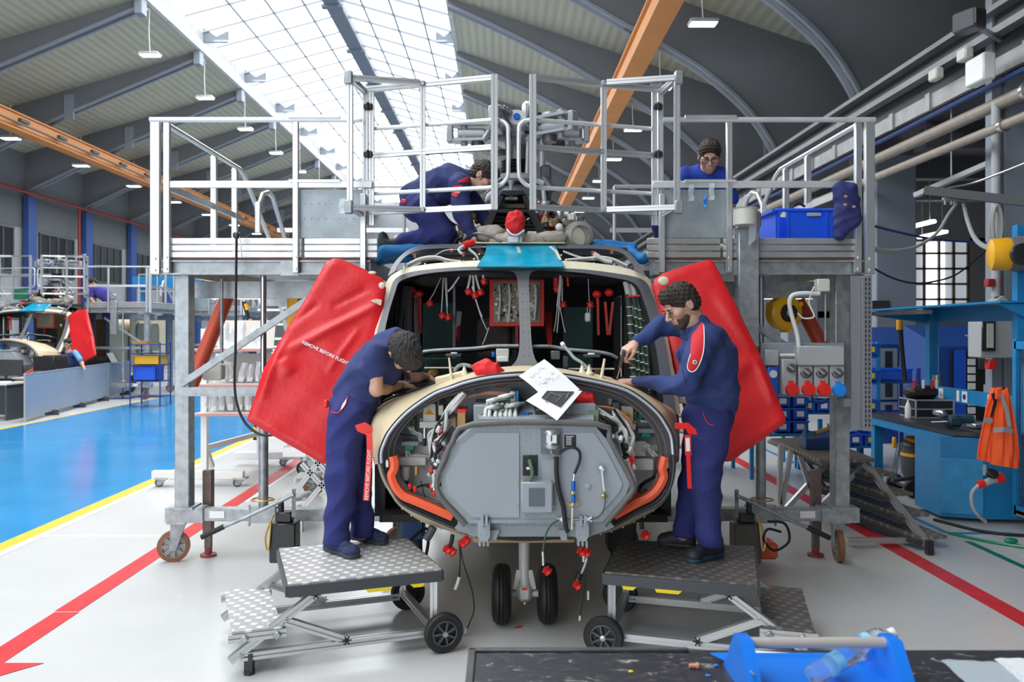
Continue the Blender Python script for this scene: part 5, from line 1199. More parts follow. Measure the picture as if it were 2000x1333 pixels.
# main gear and under-belly clutter in the dark
for s in (-1, 1):
    hp(MB().lathe([(.1, -.07), (.2, -.07), (.25, -.04), (.25, .04), (.2, .07), (.1, .07)], (HX+s*1.0, 9.2, .25), (1, 0, 0), 30), 'main_tyre', MATS['tyre_rubber']); hp(MB().cyl((HX+s*1.0, 9.2, .25), (HX+s*.8, 9.2, .9), .05), 'main_strut', lg_m)
for (x, y, s_) in ((877, 1072, 1), (868, 1068, 1), (905, 1050, 1), (898, 1056, 1), (1063, 1110, 1), (1130, 1072, 1), (1122, 1138, 1), (1255, 1040, 1), (1140, 1074, 1)):
    hp(MB().lathe([(.012, 0), (.03, .01), (.022, .025), (.03, .04), (.012, .05)], P(x, y, 4.85), (.6, 0, -.6), 12), 'red_cap', redp)
for pts, r, m in (([(884, 1045), (882, 1058), (878, 1070)], .013, black), ([(897, 1058), (899, 1090), (897, 1130)], .005, black), ([(898, 1060), (905, 1100), (921, 1150), (926, 1190), (918, 1215), (910, 1234)], .004, black), ([(897, 1128), (893, 1142), (889, 1152)], .01, whitepl), ([(911, 1228), (909, 1238)], .008, whitepl), ([(1146, 1060), (1146, 1090), (1138, 1115), (1128, 1135)], .007, wire), ([(1139, 1078), (1140, 1098)], .008, whitepl), ([(1146, 1118), (1140, 1160), (1133, 1205)], .003, black), ([(1149, 1155), (1149, 1172)], .007, whitepl), ([(1133, 1203), (1132, 1213)], .007, whitepl), ([(1253, 1020), (1254, 1034)], .014, black), ([(846, 1030), (838, 1045), (832, 1054)], .026, darkgrey), ([(1128, 1132), (1133, 1120)], .02, black)):
    hp(MB().tube(smoothpts([P(x, y, 4.85) for x, y in pts], 4), r, 8), 'dangling_cable', m)
# ---- rotor head, mast, engine bay (parts of the helicopter) ----
YH = 7.1
hubm = mat('rotor_hub_grey', (.38, .395, .42), .4, .3, var=.08); hubd = mat('rotor_dark_grey', (.10, .11, .12), .45, .3); damper = mat('damper_grey', (.50, .51, .53), .35, .3)
mx_ = P(1012, 260, YH).x; mz = P(1012, 260, YH).z
def hc(x, y, z): return Vector((mx_+x, YH+y, mz+z))
def arm(ang, nm='rotor_arm'):
    ca, sa = math.cos(ang), math.sin(ang); d = Vector((ca, sa, 0)); n = Vector((-sa, ca, 0)); c0 = hc(0, 0, 0)
    g = MB()
    for zz in (.06, -.08):
        g.prism([c0+d*.1+n*.10+Vector((0, 0, zz)), c0+d*.32+n*.085+Vector((0, 0, zz)), c0+d*.56+n*.07+Vector((0, 0, zz)), c0+d*.60+n*.03+Vector((0, 0, zz)), c0+d*.60-n*.03+Vector((0, 0, zz)), c0+d*.56-n*.07+Vector((0, 0, zz)), c0+d*.32-n*.085+Vector((0, 0, zz)), c0+d*.1-n*.10+Vector((0, 0, zz))], (0, 0, .025))
    g.bar(c0+d*.58-Vector((0, 0, .0)), c0+d*.635, .09, .17, bev=.01)
    o = hp(g, nm, hubm)
    MB().cyl(c0+d*.30, c0+d*.54, .045, n=20).cyl(c0+d*.26, c0+d*.30, .03, n=16).build('damper', damper, o)
    MB().cyl(c0+d*.48+Vector((0, 0, -.12)), c0+d*.48+Vector((0, 0, .12)), .03, n=14).lathe([(.075, .085), (.07, .11), (.03, .12)], c0+d*.36, (0, 0, 1), 20).build('pitch_bearing', hubm, o)
    MB().cyl(c0+d*.36+Vector((0, 0, -.14)), c0+d*.36+Vector((0, 0, -.08)), .06, n=18).build('lower_bearing', hubd, o)
    MB().bar(c0+d*.25+n*.09, c0+d*.3+n*.14+Vector((0, 0, -.1)), .04, .05, bev=.01).build('pitch_horn', hubm, o)
    for q in (.14, .2, .45, .52): MB().lathe([(.014, 0), (.014, .018), (.008, .022)], c0+d*q+n*.06+Vector((0, 0, .085)), (0, 0, 1), 8).build('bolt', steel, o)
for a in (178, 250, 318, 2, 110): arm(R(a))
hp(MB().lathe([(.16, -.12), (.2, -.09), (.2, -.05), (.13, -.02), (.13, .05), (.17, .07), (.16, .1), (.08, .12), (.08, .16), (.05, .19)], hc(0, 0, 0), (0, 0, 1), 30), 'hub', hubm)
hp(MB().lathe([(.075, 0), (.08, .02), (.075, .16)], hc(-.02, -.25, -.02), (0, -.8, .3), 22), 'front_damper', damper); hp(MB().lathe([(.03, .15), (.03, .175)], hc(-.02, -.25, -.02), (0, -.8, .3), 14), 'blue_fitting', MATS['blue_anodised_fitting'])
for x in (-.24, .25): hp(MB().tube(smoothpts([hc(x, -.1, .08), hc(x*.8, -.12, .14), hc(x*.5, -.12, .12), hc(x*.3, -.1, .04)]), .008, 6), 'hub_hose', blackp); 
for x in (-.2, -.12, .12): hp(MB().box(hc(x, -.17, .06), (.03, .02, .025)), 'blue_clip', MATS['blue_anodised_fitting'])
hp(MB().box(hc(.10, -.15, .10), (.14, .16, .26), bev=.03), 'blade_grip', hubm); hp(MB().box(hc(.10, -.24, .10), (.05, .03, .18), bev=.01), 'grip_gap', hubd)
hp(MB().cyl(hc(0, 0, -.1), hc(0, 0, -.62), .085, n=28), 'mast', mat('mast_steel', (.22, .215, .20), .35, .7))
for k, a in enumerate((200, 245, 290, 340, 70)):
    x, y = math.cos(R(a)), math.sin(R(a)); hp(MB().tube([hc(x*.24, y*.24, -.08), hc(x*.21, y*.21, -.45)], .018, 8).ball(hc(x*.21, y*.21, -.45), .032).ball(hc(x*.24, y*.24, -.1), .032), 'pitch_link', hubd if k % 2 else damper)
g = MB(); prof_ = []
for i in range(13): prof_ += [(.135 if i % 2 else .155, -.26-.014*i)]
hp(g.lathe(prof_, hc(0, 0, 0), (0, 0, 1), 28), 'rubber_bellows', black)
hp(MB().lathe([(.24, -.47), (.26, -.45), (.26, -.41), (.2, -.39), (.13, -.42)], hc(0, 0, 0), (0, 0, 1), 30), 'swashplate', hubm)
for a in (225, 315, 30, 150): x, y = math.cos(R(a)), math.sin(R(a)); hp(MB().bar(hc(x*.2, y*.2, -.44), hc(x*.33, y*.33, -.50), .07, .05, bev=.01).cyl(hc(x*.3, y*.3, -.5), hc(x*.32, y*.32, -.72), .022), 'servo_link', damper)
hp(MB().lathe([(.03, 0), (.018, .05), (.02, .12), (.035, .16)], P(998, 390, 6.7), (0, 0, 1), 14).bar(P(985, 388, 6.7), P(1012, 388, 6.7), .04, .03, bev=.008), 'scissor_link', hubm)
hp(MB().lathe([(.30, -.62), (.28, -.55), (.22, -.5), (.13, -.48)], hc(0, 0, 0), (0, 0, 1), 30), 'gearbox_top', hubd)
# forward cowling of the gearbox (black, open)
cb = mat('black_cowling', (.008, .008, .009), .35)
g = MB()
g.prism(PP([(930, 468), (975, 380), (983, 384), (948, 468)], 6.6), (0, .12, 0)); g.prism(PP([(1072, 468), (1028, 380), (1020, 384), (1054, 468)], 6.6), (0, .12, 0)); g.prism(PP([(975, 380), (1028, 380), (1022, 372), (982, 372)], 6.6), (0, .2, 0)); hp(g, 'intake_cowl', cb, smooth=False)
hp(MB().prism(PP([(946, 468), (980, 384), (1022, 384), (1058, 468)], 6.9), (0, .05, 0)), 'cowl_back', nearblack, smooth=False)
pbox('cowl_shelf', cb, 962, 408, 1036, 416, 6.62, .2); pbox('shelf_strip', mat('olive_strip', (.13, .10, .06), .5), 980, 398, 1028, 407, 6.75, .03)
for i in range(6): hp(MB().tube([P(956-2*i, 424+8*i, 6.68), P(1046+2*i, 424+8*i, 6.68)], .008, 6), 'grille_bar', blackp)
# insulation blankets and deck items
def pillow(nm, m, px, py, Y, rx, ry, rz_, k=0.03, amp=.006, par=None, lab=None, h=.012):
    s_ = SDF(.05); c0 = P(px, py, Y); s_.ell(c0, (rx, ry, rz_)); s_.ell(c0+Vector((rx*.5, 0, -rz_*.2)), (rx*.5, ry*.9, rz_*.8)); s_.ell(c0+Vector((-rx*.5, 0, -rz_*.25)), (rx*.5, ry*.9, rz_*.75))
    return blob(nm, s_, h, m, par, noise=folds(amp, 1.3, px))
for (x, y, Y, a, b, c_) in ((955, 456, 6.55, .13, .12, .07), (1075, 464, 6.55, .13, .12, .05), (985, 468, 6.5, .12, .1, .05), (1035, 468, 6.5, .12, .1, .045), (1005, 462, 6.45, .09, .1, .06)):
    pillow('insulation_blanket', insul, x, y, Y, a, b, c_, par=H)
hp(MB().box(P(1006, 470, 6.4), (.12, .1, .06), bev=.01), 'deck_block', offw); hp(MB().box(P(1004, 468, 6.34), (.07, .02, .05), bev=.004), 'lock_plate', whitepl)
hp(MB().tube(smoothpts([P(905, 470, 6.5), P(918, 460, 6.45), P(935, 456, 6.4), P(955, 461, 6.38), P(978, 472, 6.36)]), .022, 8, flat=.5), 'grey_duct', galv_d)
pbox('black_bracket', blackp, 1039, 457, 1050, 473, 6.45, .05); pbox('cream_board', cream, 920, 473, 1105, 476, 6.36, .2); pbox('white_sheet', whitepl, 1030, 452, 1048, 466, 6.5, .01)
hp(MB().box((HX-.0, 7.0, 2.50), (1.75, 1.1, .06)), 'engine_deck', darkgrey)
rh = random.Random(11)
mets = [steel, offw, mat('stainless_tube', (.42, .40, .37), .3, .8), mat('brown_hose', (.12, .05, .035), .5), mat('gold_clamp', (.45, .33, .12), .4, .6), redp, whitepl, hubd, MATS['landing_gear_grey']]
for s, x0, x1 in ((-1, 866, 945), (1, 1040, 1140)):
    for i in range(90):
        x = x0+rh.random()*(x1-x0); y = 385+rh.random()*80; Y = 6.62+rh.random()*.4
        if s < 0 and y < 470-(x-x0)*1.0: y = 470-rh.random()*(x-x0)*.9
        if s > 0: y = 388+(x-x0)*.38+rh.random()*40
        y = min(y, 472); k = rh.randrange(4); m = mets[rh.randrange(len(mets))]; L = 6+rh.random()*18; a = rh.random()*PI
        if k == 0: hp(MB().cyl(P(x, y, Y), P(x+L*.5*math.cos(a), y+L*.5*math.sin(a), Y-.03), .02+.02*rh.random(), n=12), 'engine_fitting', m)
        elif k == 1: hp(MB().tube(smoothpts([P(x, y, Y), P(x+L*math.cos(a), y+L*.6*math.sin(a), Y-.05), P(x+L*1.2*math.cos(a+.7), y+L*math.sin(a+.7), Y), P(x+L*1.3*math.cos(a+1), y+L*1.5*math.sin(a+1), Y+.02)]), .007+.006*rh.random(), 6), 'engine_pipe', m)
        elif k == 2: hp(MB().ball(P(x, y, Y), .02+.02*rh.random(), 10, 6), 'engine_knob', m)
        else: hp(MB().box(P(x, y, Y), (.03+.05*rh.random(), .04, .03+.03*rh.random()), rz=a, bev=.005), 'engine_block', m)
hp(MB().lathe([(.10, -.1), (.125, -.06), (.125, .1), (.11, .14), (.08, .15), (.08, .12), (.0, .12)], P(1124, 463, 6.75), (.2, -1, 0), 34), 'engine_inlet_casing', mat('inlet_grey', (.40, .38, .35), .45, .4)); hp(MB().lathe([(.085, .0), (.09, .01), (.0, .02)], P(1122, 465, 6.62), (.2, -1, 0), 28), 'inlet_disc', MATS['tan_electronics_box'])
hp(MB().tube(smoothpts([P(1090, 405, 6.9), P(1098, 425, 6.85), P(1102, 450, 6.85)]), .02, 8), 'engine_pipe', MATS['brown_hose']); hp(MB().tube(smoothpts([P(1080, 395, 7.1), P(1100, 410, 7.0), P(1120, 425, 6.95), P(1135, 440, 6.9)]), .022, 8), 'engine_pipe', steel)
hp(MB().tube(smoothpts([P(1142, 450, 6.8), P(1148, 462, 6.75), P(1144, 478, 6.75)]), .012, 6), 'engine_pipe', MATS['brown_hose'])
hp(MB().box(P(1065, 380, 7.0), (.1, .12, .5), bev=.02).cyl(P(1062, 350, 6.9), P(1078, 372, 6.85), .04).cyl(P(1060, 395, 6.9), P(1076, 400, 6.85), .03), 'servo_actuator', hubd)
hp(MB().tube([P(1058, 265, 7.0), P(1058, 350, 7.0)], .03, 10), 'servo_link', damper)
# lifting strap / swivel post right of the hub
index_kids()
# ================= PEOPLE =================
from mathutils.bvhtree import BVHTree
def basis(face, up):
    f = Vector(face).normalized(); u = Vector(up); u = (u-f*u.dot(f)).normalized(); x = u.cross(f)*-1
    x = f.cross(u)          # local x so that (x, -f, u) is right handed
    return Matrix((x, -f, u)).transposed()
def head_parts(body_parts, t, c, face, up, sc=1.0, hair=None, beard=None, hair_len=1.0, neck=True, glasses=False, fine=.005):
    M = basis(face, up); T = Matrix.Translation(c) @ M.to_4x4() @ Matrix.Scale(sc, 4)
    def tv(V): return np.array([T @ Vector(v) for v in V.tolist()])
    s = SDF(.02)
    s.ell((0, .012, .03), (.074, .095, .088)); s.ell((0, -.028, -.05), (.054, .058, .062), k=.03); s.ell((0, -.068, -.094), (.022, .019, .017), k=.025)
    s.ell((.044, -.058, -.015), (.024, .028, .028)); s.ell((-.044, -.058, -.015), (.024, .028, .028))
    s.cone((-.03, -.083, .024), (.03, -.083, .024), .011, .011, k=.012)
    for sx in (-1, 1): s.ell((sx*.031, -.104, .006), (.017, .014, .011), k=.010, sub=True)
    s.cone((0, -.090, .014), (0, -.116, -.026), .008, .0125, k=.010)
    for sx in (-1, 1): s.ell((sx*.012, -.102, -.033), (.009, .011, .008), k=.006)
    s.cone((-.018, -.086, -.055), (.018, -.086, -.055), .0075, .0075, k=.006); s.cone((-.016, -.083, -.067), (.016, -.083, -.067), .0085, .0085, k=.006)
    s.cone((-.022, -.097, -.061), (.022, -.097, -.061), .0025, .0025, k=.003, sub=True)
    for sx in (-1, 1):
        s.ell((sx*.079, .012, -.004), (.009, .020, .031), k=.008); s.ell((sx*.088, .008, -.002), (.006, .010, .018), k=.005, sub=True)
    if neck: s.cone((0, .022, -.05), (0, .05, -.17), .052, .056, k=.03)
    V, F = surfnet(s.ev, *s.bounds(.01), fine); body_parts.append((tv(V), F))
    if hair:
        h = SDF(.015); h.ell((0, .016, .036), (.083, .102, .095)); h.ell((0, -.055, .085), (.055, .04, .035*hair_len), k=.04); h.ell((0, .045, -.02), (.07, .065, .05), k=.03)
        h.ell((0, -.135, -.035), (.10, .10, .105), k=.012, sub=True)
        for sx in (-1, 1): h.ell((sx*.085, .0, -.03), (.03, .035, .045), k=.008, sub=True)
        lo, hi = h.bounds(.015)
        def fn(X, Y, Z):
            f = h.ev(X, Y, Z); f = f+.004*(np.sin(X*190+np.sin(Z*90)*2)*np.sin(Y*150+np.sin(X*80)*2)+.6*np.sin(Z*240+Y*120))
            return np.maximum(f, -.065-Z)
        V, F = surfnet(fn, lo, hi, fine); mesh_np('hair', [(tv(V), F)], hair, t)
    if beard:
        b = SDF(.02); b.ell((0, -.027, -.052), (.0575, .061, .064)); b.ell((0, -.068, -.095), (.025, .022, .02), k=.025)
        b.ell((0, -.11, -.022), (.05, .05, .028), k=.01, sub=True); b.ell((0, -.1, -.061), (.022, .02, .010), k=.006, sub=True)
        lo, hi = b.bounds(.01); V, F = surfnet(lambda X, Y, Z: np.maximum(b.ev(X, Y, Z), Z+.012), lo, hi, fine); mesh_np('beard', [(tv(V), F)], beard, t)
    for sx in (-1, 1):
        e = MB(); e.ball((sx*.031, -.081, .006), .011, 12, 8); e.v = [tuple(T @ Vector(v)) for v in e.v]; e.build('eye', mat('eye_white', (.34, .25, .21), .4), t)
        e = MB(); e.bar((sx*.031-.013, -.0945, .004), (sx*.031+.013, -.0945, .004), .004, .003); e.ball((sx*.031, -.093, .004), .0045, 8, 6); e.bar((sx*.031-.016, -.100, .024), (sx*.031+.017, -.098, .022), .004, .006)
        e.v = [tuple(T @ Vector(v)) for v in e.v]; e.build('eyebrow', hair or black, t)
    if glasses:
        g = MB()
        for sx in (-1, 1):
            q = [(sx*.033+.025*math.cos(a), -.112, .004+.020*math.sin(a)) for a in np.linspace(0, 2*PI, 15)[:-1]]; g.tube(q, .0024, 6, closed=True); g.tube([(sx*.058, -.110, .01), (sx*.08, -.03, .01), (sx*.083, .02, .005)], .0024, 6)
        g.tube([(-.009, -.114, .008), (.009, -.114, .008)], .0024, 6); g.v = [tuple(T @ Vector(v)) for v in g.v]; g.build('glasses', black, t)
    return T
def hand(body_parts, wrist, direction, palm, curl=(20, 30, 25), thumb='r', sc=1.0, spread=.0, h=.0038):
    """direction: wrist->knuckles, palm: way the palm faces"""
    d = Vector(direction).normalized(); p = Vector(palm); p = (p-d*p.dot(d)).normalized(); y = p.cross(d)*-1
    y = (-p).cross(d)
    M = Matrix((d, y, -p)).transposed(); T = Matrix.Translation(wrist) @ M.to_4x4() @ Matrix.Scale(sc, 4)
    s = SDF(.010); sg = 1 if thumb == 'r' else -1
    s.cone((-.03, 0, 0), (.015, 0, 0), .026, .024, k=.015)
    for i, yy in enumerate((.030, .011, -.009, -.027)):
        s.cone((.01, yy*.55*sg, 0), (.078-.004*abs(i-1), yy*sg, 0), .016, .0115, k=.012)
        L = (.042, .047, .044, .034)[i]; segs = (L, L*.62, L*.5); a = 0; q = Vector((.078-.004*abs(i-1), yy*sg, 0)); r = .0098
        cc = curl[i] if hasattr(curl[0], '__len__') else curl
        for k in range(3):
            a += R(cc[k]); q2 = q+Vector((math.cos(a)*segs[k], spread*yy*sg, -math.sin(a)*segs[k])); s.cone(q, q2, r, r-.0012, k=.004); q = q2; r -= .0012
    s.cone((.012, .02*sg, -.004), (.045, .045*sg, -.016), .017, .012, k=.014); s.cone((.045, .045*sg, -.016), (.072, .043*sg, -.034), .0115, .0105, k=.005); s.cone((.072, .043*sg, -.034), (.092, .034*sg, -.046), .0105, .0088, k=.004)
    V, F = surfnet(s.ev, *s.bounds(.008), h); body_parts.append((np.array([T @ Vector(v) for v in V.tolist()]), F)); return T
def shoe(t, heel, toe, z, m1, sole, lace=None):
    heel = Vector((heel[0], heel[1], z)); toe = Vector((toe[0], toe[1], z)); d = (toe-heel); L = d.length; d.normalize(); n = Vector((-d.y, d.x, 0))
    s = SDF(.03); k = L/.29
    s.cone(heel+d*.04*k+Vector((0, 0, .045)), heel+d*.10*k+Vector((0, 0, .05)), .036, .038); s.cone(heel+d*.10*k+Vector((0, 0, .05)), heel+d*.235*k+Vector((0, 0, .04)), .040, .036); s.cone(heel+d*.05*k+Vector((0, 0, .06)), heel+d*.05*k+Vector((0, 0, .10)), .036, .040)
    s.ell(heel+d*.235*k+Vector((0, 0, .035)), (.052, .052, .036)); s.cone(heel+d*.08*k+Vector((0, 0, .09)), heel+d*.19*k+Vector((0, 0, .065)), .03, .024)
    o = blob('shoe', s, .006, m1, t, cuts=[((0, 0, z+.022), (0, 0, -1)), ((0, 0, z+.125), (0, 0, 1))])
    q = SDF(.03); q.cone(heel+d*.04*k+Vector((0, 0, .018)), heel+d*.12*k+Vector((0, 0, .018)), .040, .037); q.cone(heel+d*.12*k+Vector((0, 0, .018)), heel+d*.235*k+Vector((0, 0, .018)), .037, .052)
    blob('sole', q, .006, sole, o, cuts=[((0, 0, z+.030), (0, 0, 1)), ((0, 0, z+.001), (0, 0, -1))])
    if lace:
        g = MB()
        for i in range(4):
            c = heel+d*(.10+.028*i)*k+Vector((0, 0, .112-.009*i)); g.tube(smoothpts([c-n*.026-Vector((0, 0, .012)), c, c+n*.026+d*.02-Vector((0, 0, .012))]), .0032, 6)
            g.tube(smoothpts([c+n*.026-Vector((0, 0, .012)), c+Vector((0, 0, .002)), c-n*.026+d*.02-Vector((0, 0, .012))]), .0028, 6)
        g.build('laces', lace, o)
    return o
shoe_b = mat('blue_knit_shoe', (.022, .03, .085), .8, var=.8, vscale=40, bump=.4, bscale=80); shoe_d = mat('dark_shoe_leather', (.018, .02, .03), .6); sole_m = mat('shoe_sole', (.04, .05, .06), .7)
lace_r = mat('red_laces', (.55, .03, .03), .6)
def limb(s, pts, rs, k=None):
    for i in range(len(pts)-1): s.cone(pts[i], pts[i+1], rs[i], rs[i+1], k=k)
def finish(t, parts): return mesh_np('body', parts, skin, t)
def sdfpart(s, h, noise=None, cuts=()):
    lo, hi = s.bounds(.02)
    def fn(X, Y, Z):
        f = s.ev(X, Y, Z)
        if noise: f = f+noise(X, Y, Z)
        for (pt, nrm) in cuts: f = np.maximum(f, (X-pt[0])*nrm[0]+(Y-pt[1])*nrm[1]+(Z-pt[2])*nrm[2])
        return f
    return surfnet(fn, lo, hi, h)

# ---- left worker, bending into the nose bay ----
ZS = .472
t = thing('person', P(670, 1075, 5.0).xy.to_3d()+Vector((0, 0, ZS)), 'person in navy T-shirt and trousers bending over the left side of the helicopter nose', 'person')
pel, wst, chs, nck = P(690, 800, 5.16), P(702, 762, 5.18), P(740, 712, 5.18), P(775, 678, 5.15)
sh_n, sh_f = P(736, 698, 5.0), P(795, 672, 5.36)
elb, wri = P(735, 762, 4.98), P(785, 752, 5.40)
elf, wrf = P(815, 735, 5.45), P(835, 738, 5.60)
parts = []
b = SDF(.04); limb(b, [pel, wst, chs, nck], [.13, .11, .12, .08]); limb(b, [sh_n, elb], [.045, .040]); limb(b, [elb, elb.lerp(wri, .35), wri], [.041, .040, .026], k=.02); limb(b, [sh_f, elf, wrf], [.045, .038, .026]); b.cone(nck, P(785, 668, 5.10), .06, .056)
for kx, (kn, an) in enumerate(((P(668, 925, 5.02), P(657, 1050, 4.97)), (P(702, 925, 5.22), P(708, 1045, 5.16)))): limb(b, [pel, kn, an], [.06, .045, .035])
parts.append(sdfpart(b, .0105))
hand(parts, wri, (1, .2, -.1), (0, .3, -1), (15, 20, 15), 'r'); hand(parts, wrf, (.8, .5, -.3), (0, 0, -1), (15, 20, 15), 'l')
head_parts(parts, t, P(789, 687, 5.02), (.30, .22, -1), (.50, -.85, -.15), 1.16, hairg, neck=False)
finish(t, parts)
s = SDF(.05); limb(s, [P(693, 782, 5.16), wst, chs, nck], [.145, .140, .148, .115]); s.ell(P(725, 725, 5.17), (.16, .18, .14)); s.cone(sh_n, sh_f, .088, .088); s.ell(P(768, 672, 5.2), (.13, .18, .10))
s.cone(sh_n+Vector((-.01, -.03, 0)), P(729, 718, 5.0), .078, .082, k=.02); s.cone(sh_f, P(812, 712, 5.43), .075, .07, k=.03)
s.ell(P(786, 660, 5.07), (.062, .07, .06), k=.012, sub=True)
dd = (P(731, 741, 5.05)-sh_n).normalized()
blob('t_shirt', s, .010, navys, t, noise=folds(.008, .8, 1.0), cuts=[])
s = SDF(.045); s.ell(pel+Vector((0, 0, .02)), (.155, .165, .12)); s.cone(P(697, 776, 5.17), pel, .138, .15)
limb(s, [P(680, 815, 5.07), P(669, 925, 5.02), P(657, 1050, 4.97)], [.135, .102, .084]); limb(s, [P(698, 815, 5.26), P(698, 925, 5.22), P(708, 1040, 5.16)], [.125, .095, .078])
tr_ = blob('trousers', s, .011, navyt, t, noise=folds(.011, .62, 2.0), cuts=[(P(650, 1062, 5), (0, 0, -1)), (P(697, 762, 5.17), (-.25, 0, .97))])
LWT = tr_; red_pp = mat('red_piping', (.6, .03, .04), .6)
MB().box(P(637, 789, 5.05), (.03, .04, .05), bev=.008).build('belt_tag', redp, tr_)
xy = lambda px, py: Vector(atz(px, py, ZS)).xy
shoe(t, xy(634, 1072), xy(700, 1094), ZS, shoe_b, sole_m, lace_r); shoe(t, xy(685, 1052), xy(758, 1066), ZS, shoe_b, sole_m, lace_r)

# ---- right worker with screwdriver ----
t = thing('person', P(1370, 1090, 4.85).xy.to_3d()+Vector((0, 0, ZS)), 'person in navy jacket with red shoulder patch, holding a screwdriver right of the nose', 'person')
pel, wst, chs, nck = P(1386, 812, 4.95), P(1390, 780, 4.95), P(1378, 690, 4.93), P(1362, 638, 4.93)
sh_n, sh_f = P(1378, 662, 4.76), P(1342, 640, 5.12)
elb, wri = P(1338, 750, 4.72), P(1238, 747, 5.14)
elf, wrf = P(1292, 636, 5.14), P(1240, 672, 5.05)
parts = []
b = SDF(.04); limb(b, [pel, wst, chs, nck], [.12, .11, .12, .07]); limb(b, [sh_n, elb, wri], [.045, .038, .026]); limb(b, [sh_f, elf, wrf], [.045, .038, .026]); b.cone(nck, P(1350, 622, 4.9), .056, .054)
for kn, an in ((P(1375, 930, 4.85), P(1384, 1055, 4.80)), (P(1358, 935, 5.03), P(1335, 1045, 5.03))): limb(b, [pel, kn, an], [.08, .055, .04])
parts.append(sdfpart(b, .0105))
head_parts(parts, t, P(1331, 597, 4.90), (-.80, -.22, -.50), (-.30, -.06, .85), 1.10, hairm, beard=mat('short_dark_beard', (.085, .05, .035), .8, bump=.5, bscale=120), hair_len=1.35)
hT = hand(parts, wrf, (-.72, -.25, -.45), (-.1, .25, -1), ((42, 55, 25), (45, 60, 30), (45, 65, 30), (48, 70, 35)), 'r', 1.06)
hand(parts, wri, (-1, .12, .02), (.05, .3, -1), (10, 14, 10), 'l', 1.0)
finish(t, parts)
s = SDF(.05); limb(s, [P(1391, 800, 4.95), wst, P(1388, 740, 4.95), chs, nck], [.150, .148, .155, .155, .085]); s.cone(sh_n+Vector((0, 0, -.0)), sh_f, .085, .08); s.ell(P(1384, 700, 4.93), (.165, .18, .20)); s.ell(P(1392, 765, 4.93), (.15, .17, .12))
limb(s, [sh_n, P(1358, 705, 4.70), elb, P(1300, 752, 4.85), P(1245, 746, 5.11)], [.088, .074, .070, .058, .034], k=.035); limb(s, [sh_f, elf, P(1246, 667, 5.06)], [.078, .066, .045], k=.03)
s.cone(P(1362, 636, 4.93), P(1350, 622, 4.91), .072, .066, k=.015); s.cone(P(1350, 626, 4.9), P(1340, 605, 4.88), .058, .06, k=.008, sub=True)
jk = blob('work_jacket', s, .010, mat('navy_jacket_fabric', (.024, .045, .16), .85, var=.12, vscale=6, bump=.3, bscale=14), t, noise=folds(.009, .75, 3.0), cuts=[(P(1240, 747, 5.14), (-1, .35, 0)), (P(1391, 806, 4.95), (.0, 0, -1))] if 0 else [(P(1391, 806, 4.95), (.0, 0, -1))])
def patch(nm, m, poly, Y, par, target, off=.006, sub=10):
    """cloth patch laid on the surface of the target mesh: scan-filled grid pushed against it"""
    from mathutils.bvhtree import BVHTree
    if target.name not in BV: BV[target.name] = BVHTree.FromPolygons([v.co for v in target.data.vertices], [p.vertices[:] for p in target.data.polygons])
    bv = BV[target.name]; lo_x = min(p[0] for p in poly); hi_x = max(p[0] for p in poly); ys = sorted(p[1] for p in poly); vs = []
    rows_ = []; n = 14
    for i in range(n+1):
        y = ys[0]+(ys[-1]-ys[0])*(i/n*.998+.001); xs = []
        for a, c in zip(poly, poly[1:]+poly[:1]):
            if (a[1]-y)*(c[1]-y) <= 0 and a[1] != c[1]: xs.append(a[0]+(c[0]-a[0])*(y-a[1])/(c[1]-a[1]))
        x0, x1 = min(xs), max(xs); row = []
        for j in range(sub+1):
            x = x0+(x1-x0)*j/sub; d = (P(x, y, 5)-Vector((0, 0, HC))).normalized(); h = bv.ray_cast(Vector((0, 0, HC)), d)
            q = h[0]+h[1].normalized()*off*(1 if h[1].dot(d) < 0 else -1) if h[0] is not None else P(x, y, Y)
            row.append(q)
        rows_.append(row)
    o = MB().grid(rows_, thick=(0, .002, 0)).build(nm, m, par); return o
BV = {}
pa = patch('shoulder_patch', redp if 0 else mat('red_patch_cloth', (.60, .012, .02), .7), [(1370, 630), (1375, 640), (1374, 680), (1368, 705), (1360, 722), (1350, 726), (1344, 720), (1344, 708), (1349, 690), (1350, 675), (1352, 655), (1362, 645)], 4.6, jk, jk, .007)
def pipe_on(px, nm, m, par, target, r=.003, off=.009):
    bv = BV[target.name]; q = []
    for x, y in [(a.x, a.z) for a in smoothpts([(x, 0, y) for x, y in px], 4)]:
        d = (P(x, y, 5)-Vector((0, 0, HC))).normalized(); h = bv.ray_cast(Vector((0, 0, HC)), d)
        if h[0] is not None: q.append(h[0]-d*off)
    return MB().tube(q, r, 6).build(nm, m, par)
pipe_on([(1370, 630), (1375, 640), (1375, 680), (1369, 705), (1360, 722), (1350, 727), (1343, 720), (1344, 708), (1349, 692)], 'white_piping', paper, jk, jk)
bv = BV[jk.name]
def hit(x, y, off=.01, bvh=None):
    d = (P(x, y, 5)-Vector((0, 0, HC))).normalized(); h = (bvh or bv).ray_cast(Vector((0, 0, HC)), d); return h[0]-d*off if h[0] is not None else P(x, y, 4.6)
MB().lathe([(.013, 0), (.012, .003)], hit(1357, 708, .012), (0, -1, 0), 20).build('round_badge', paper, jk); MB().lathe([(.008, .003), (.007, .005)], hit(1357, 708, .012), (0, -1, 0), 16).build('badge_centre', mat('green_badge', (.0, .25, .16), .5), jk)
pipe_on([(1349, 640), (1338, 660), (1330, 658), (1322, 668)], 'collar_edge', jk.data.materials[0], jk, jk, .006, .004)
col = MB(); cpts_ = [P(1366, 606, 4.97), P(1372, 618, 4.86), P(1364, 634, 4.80), P(1346, 652, 4.80), P(1338, 662, 4.85)]
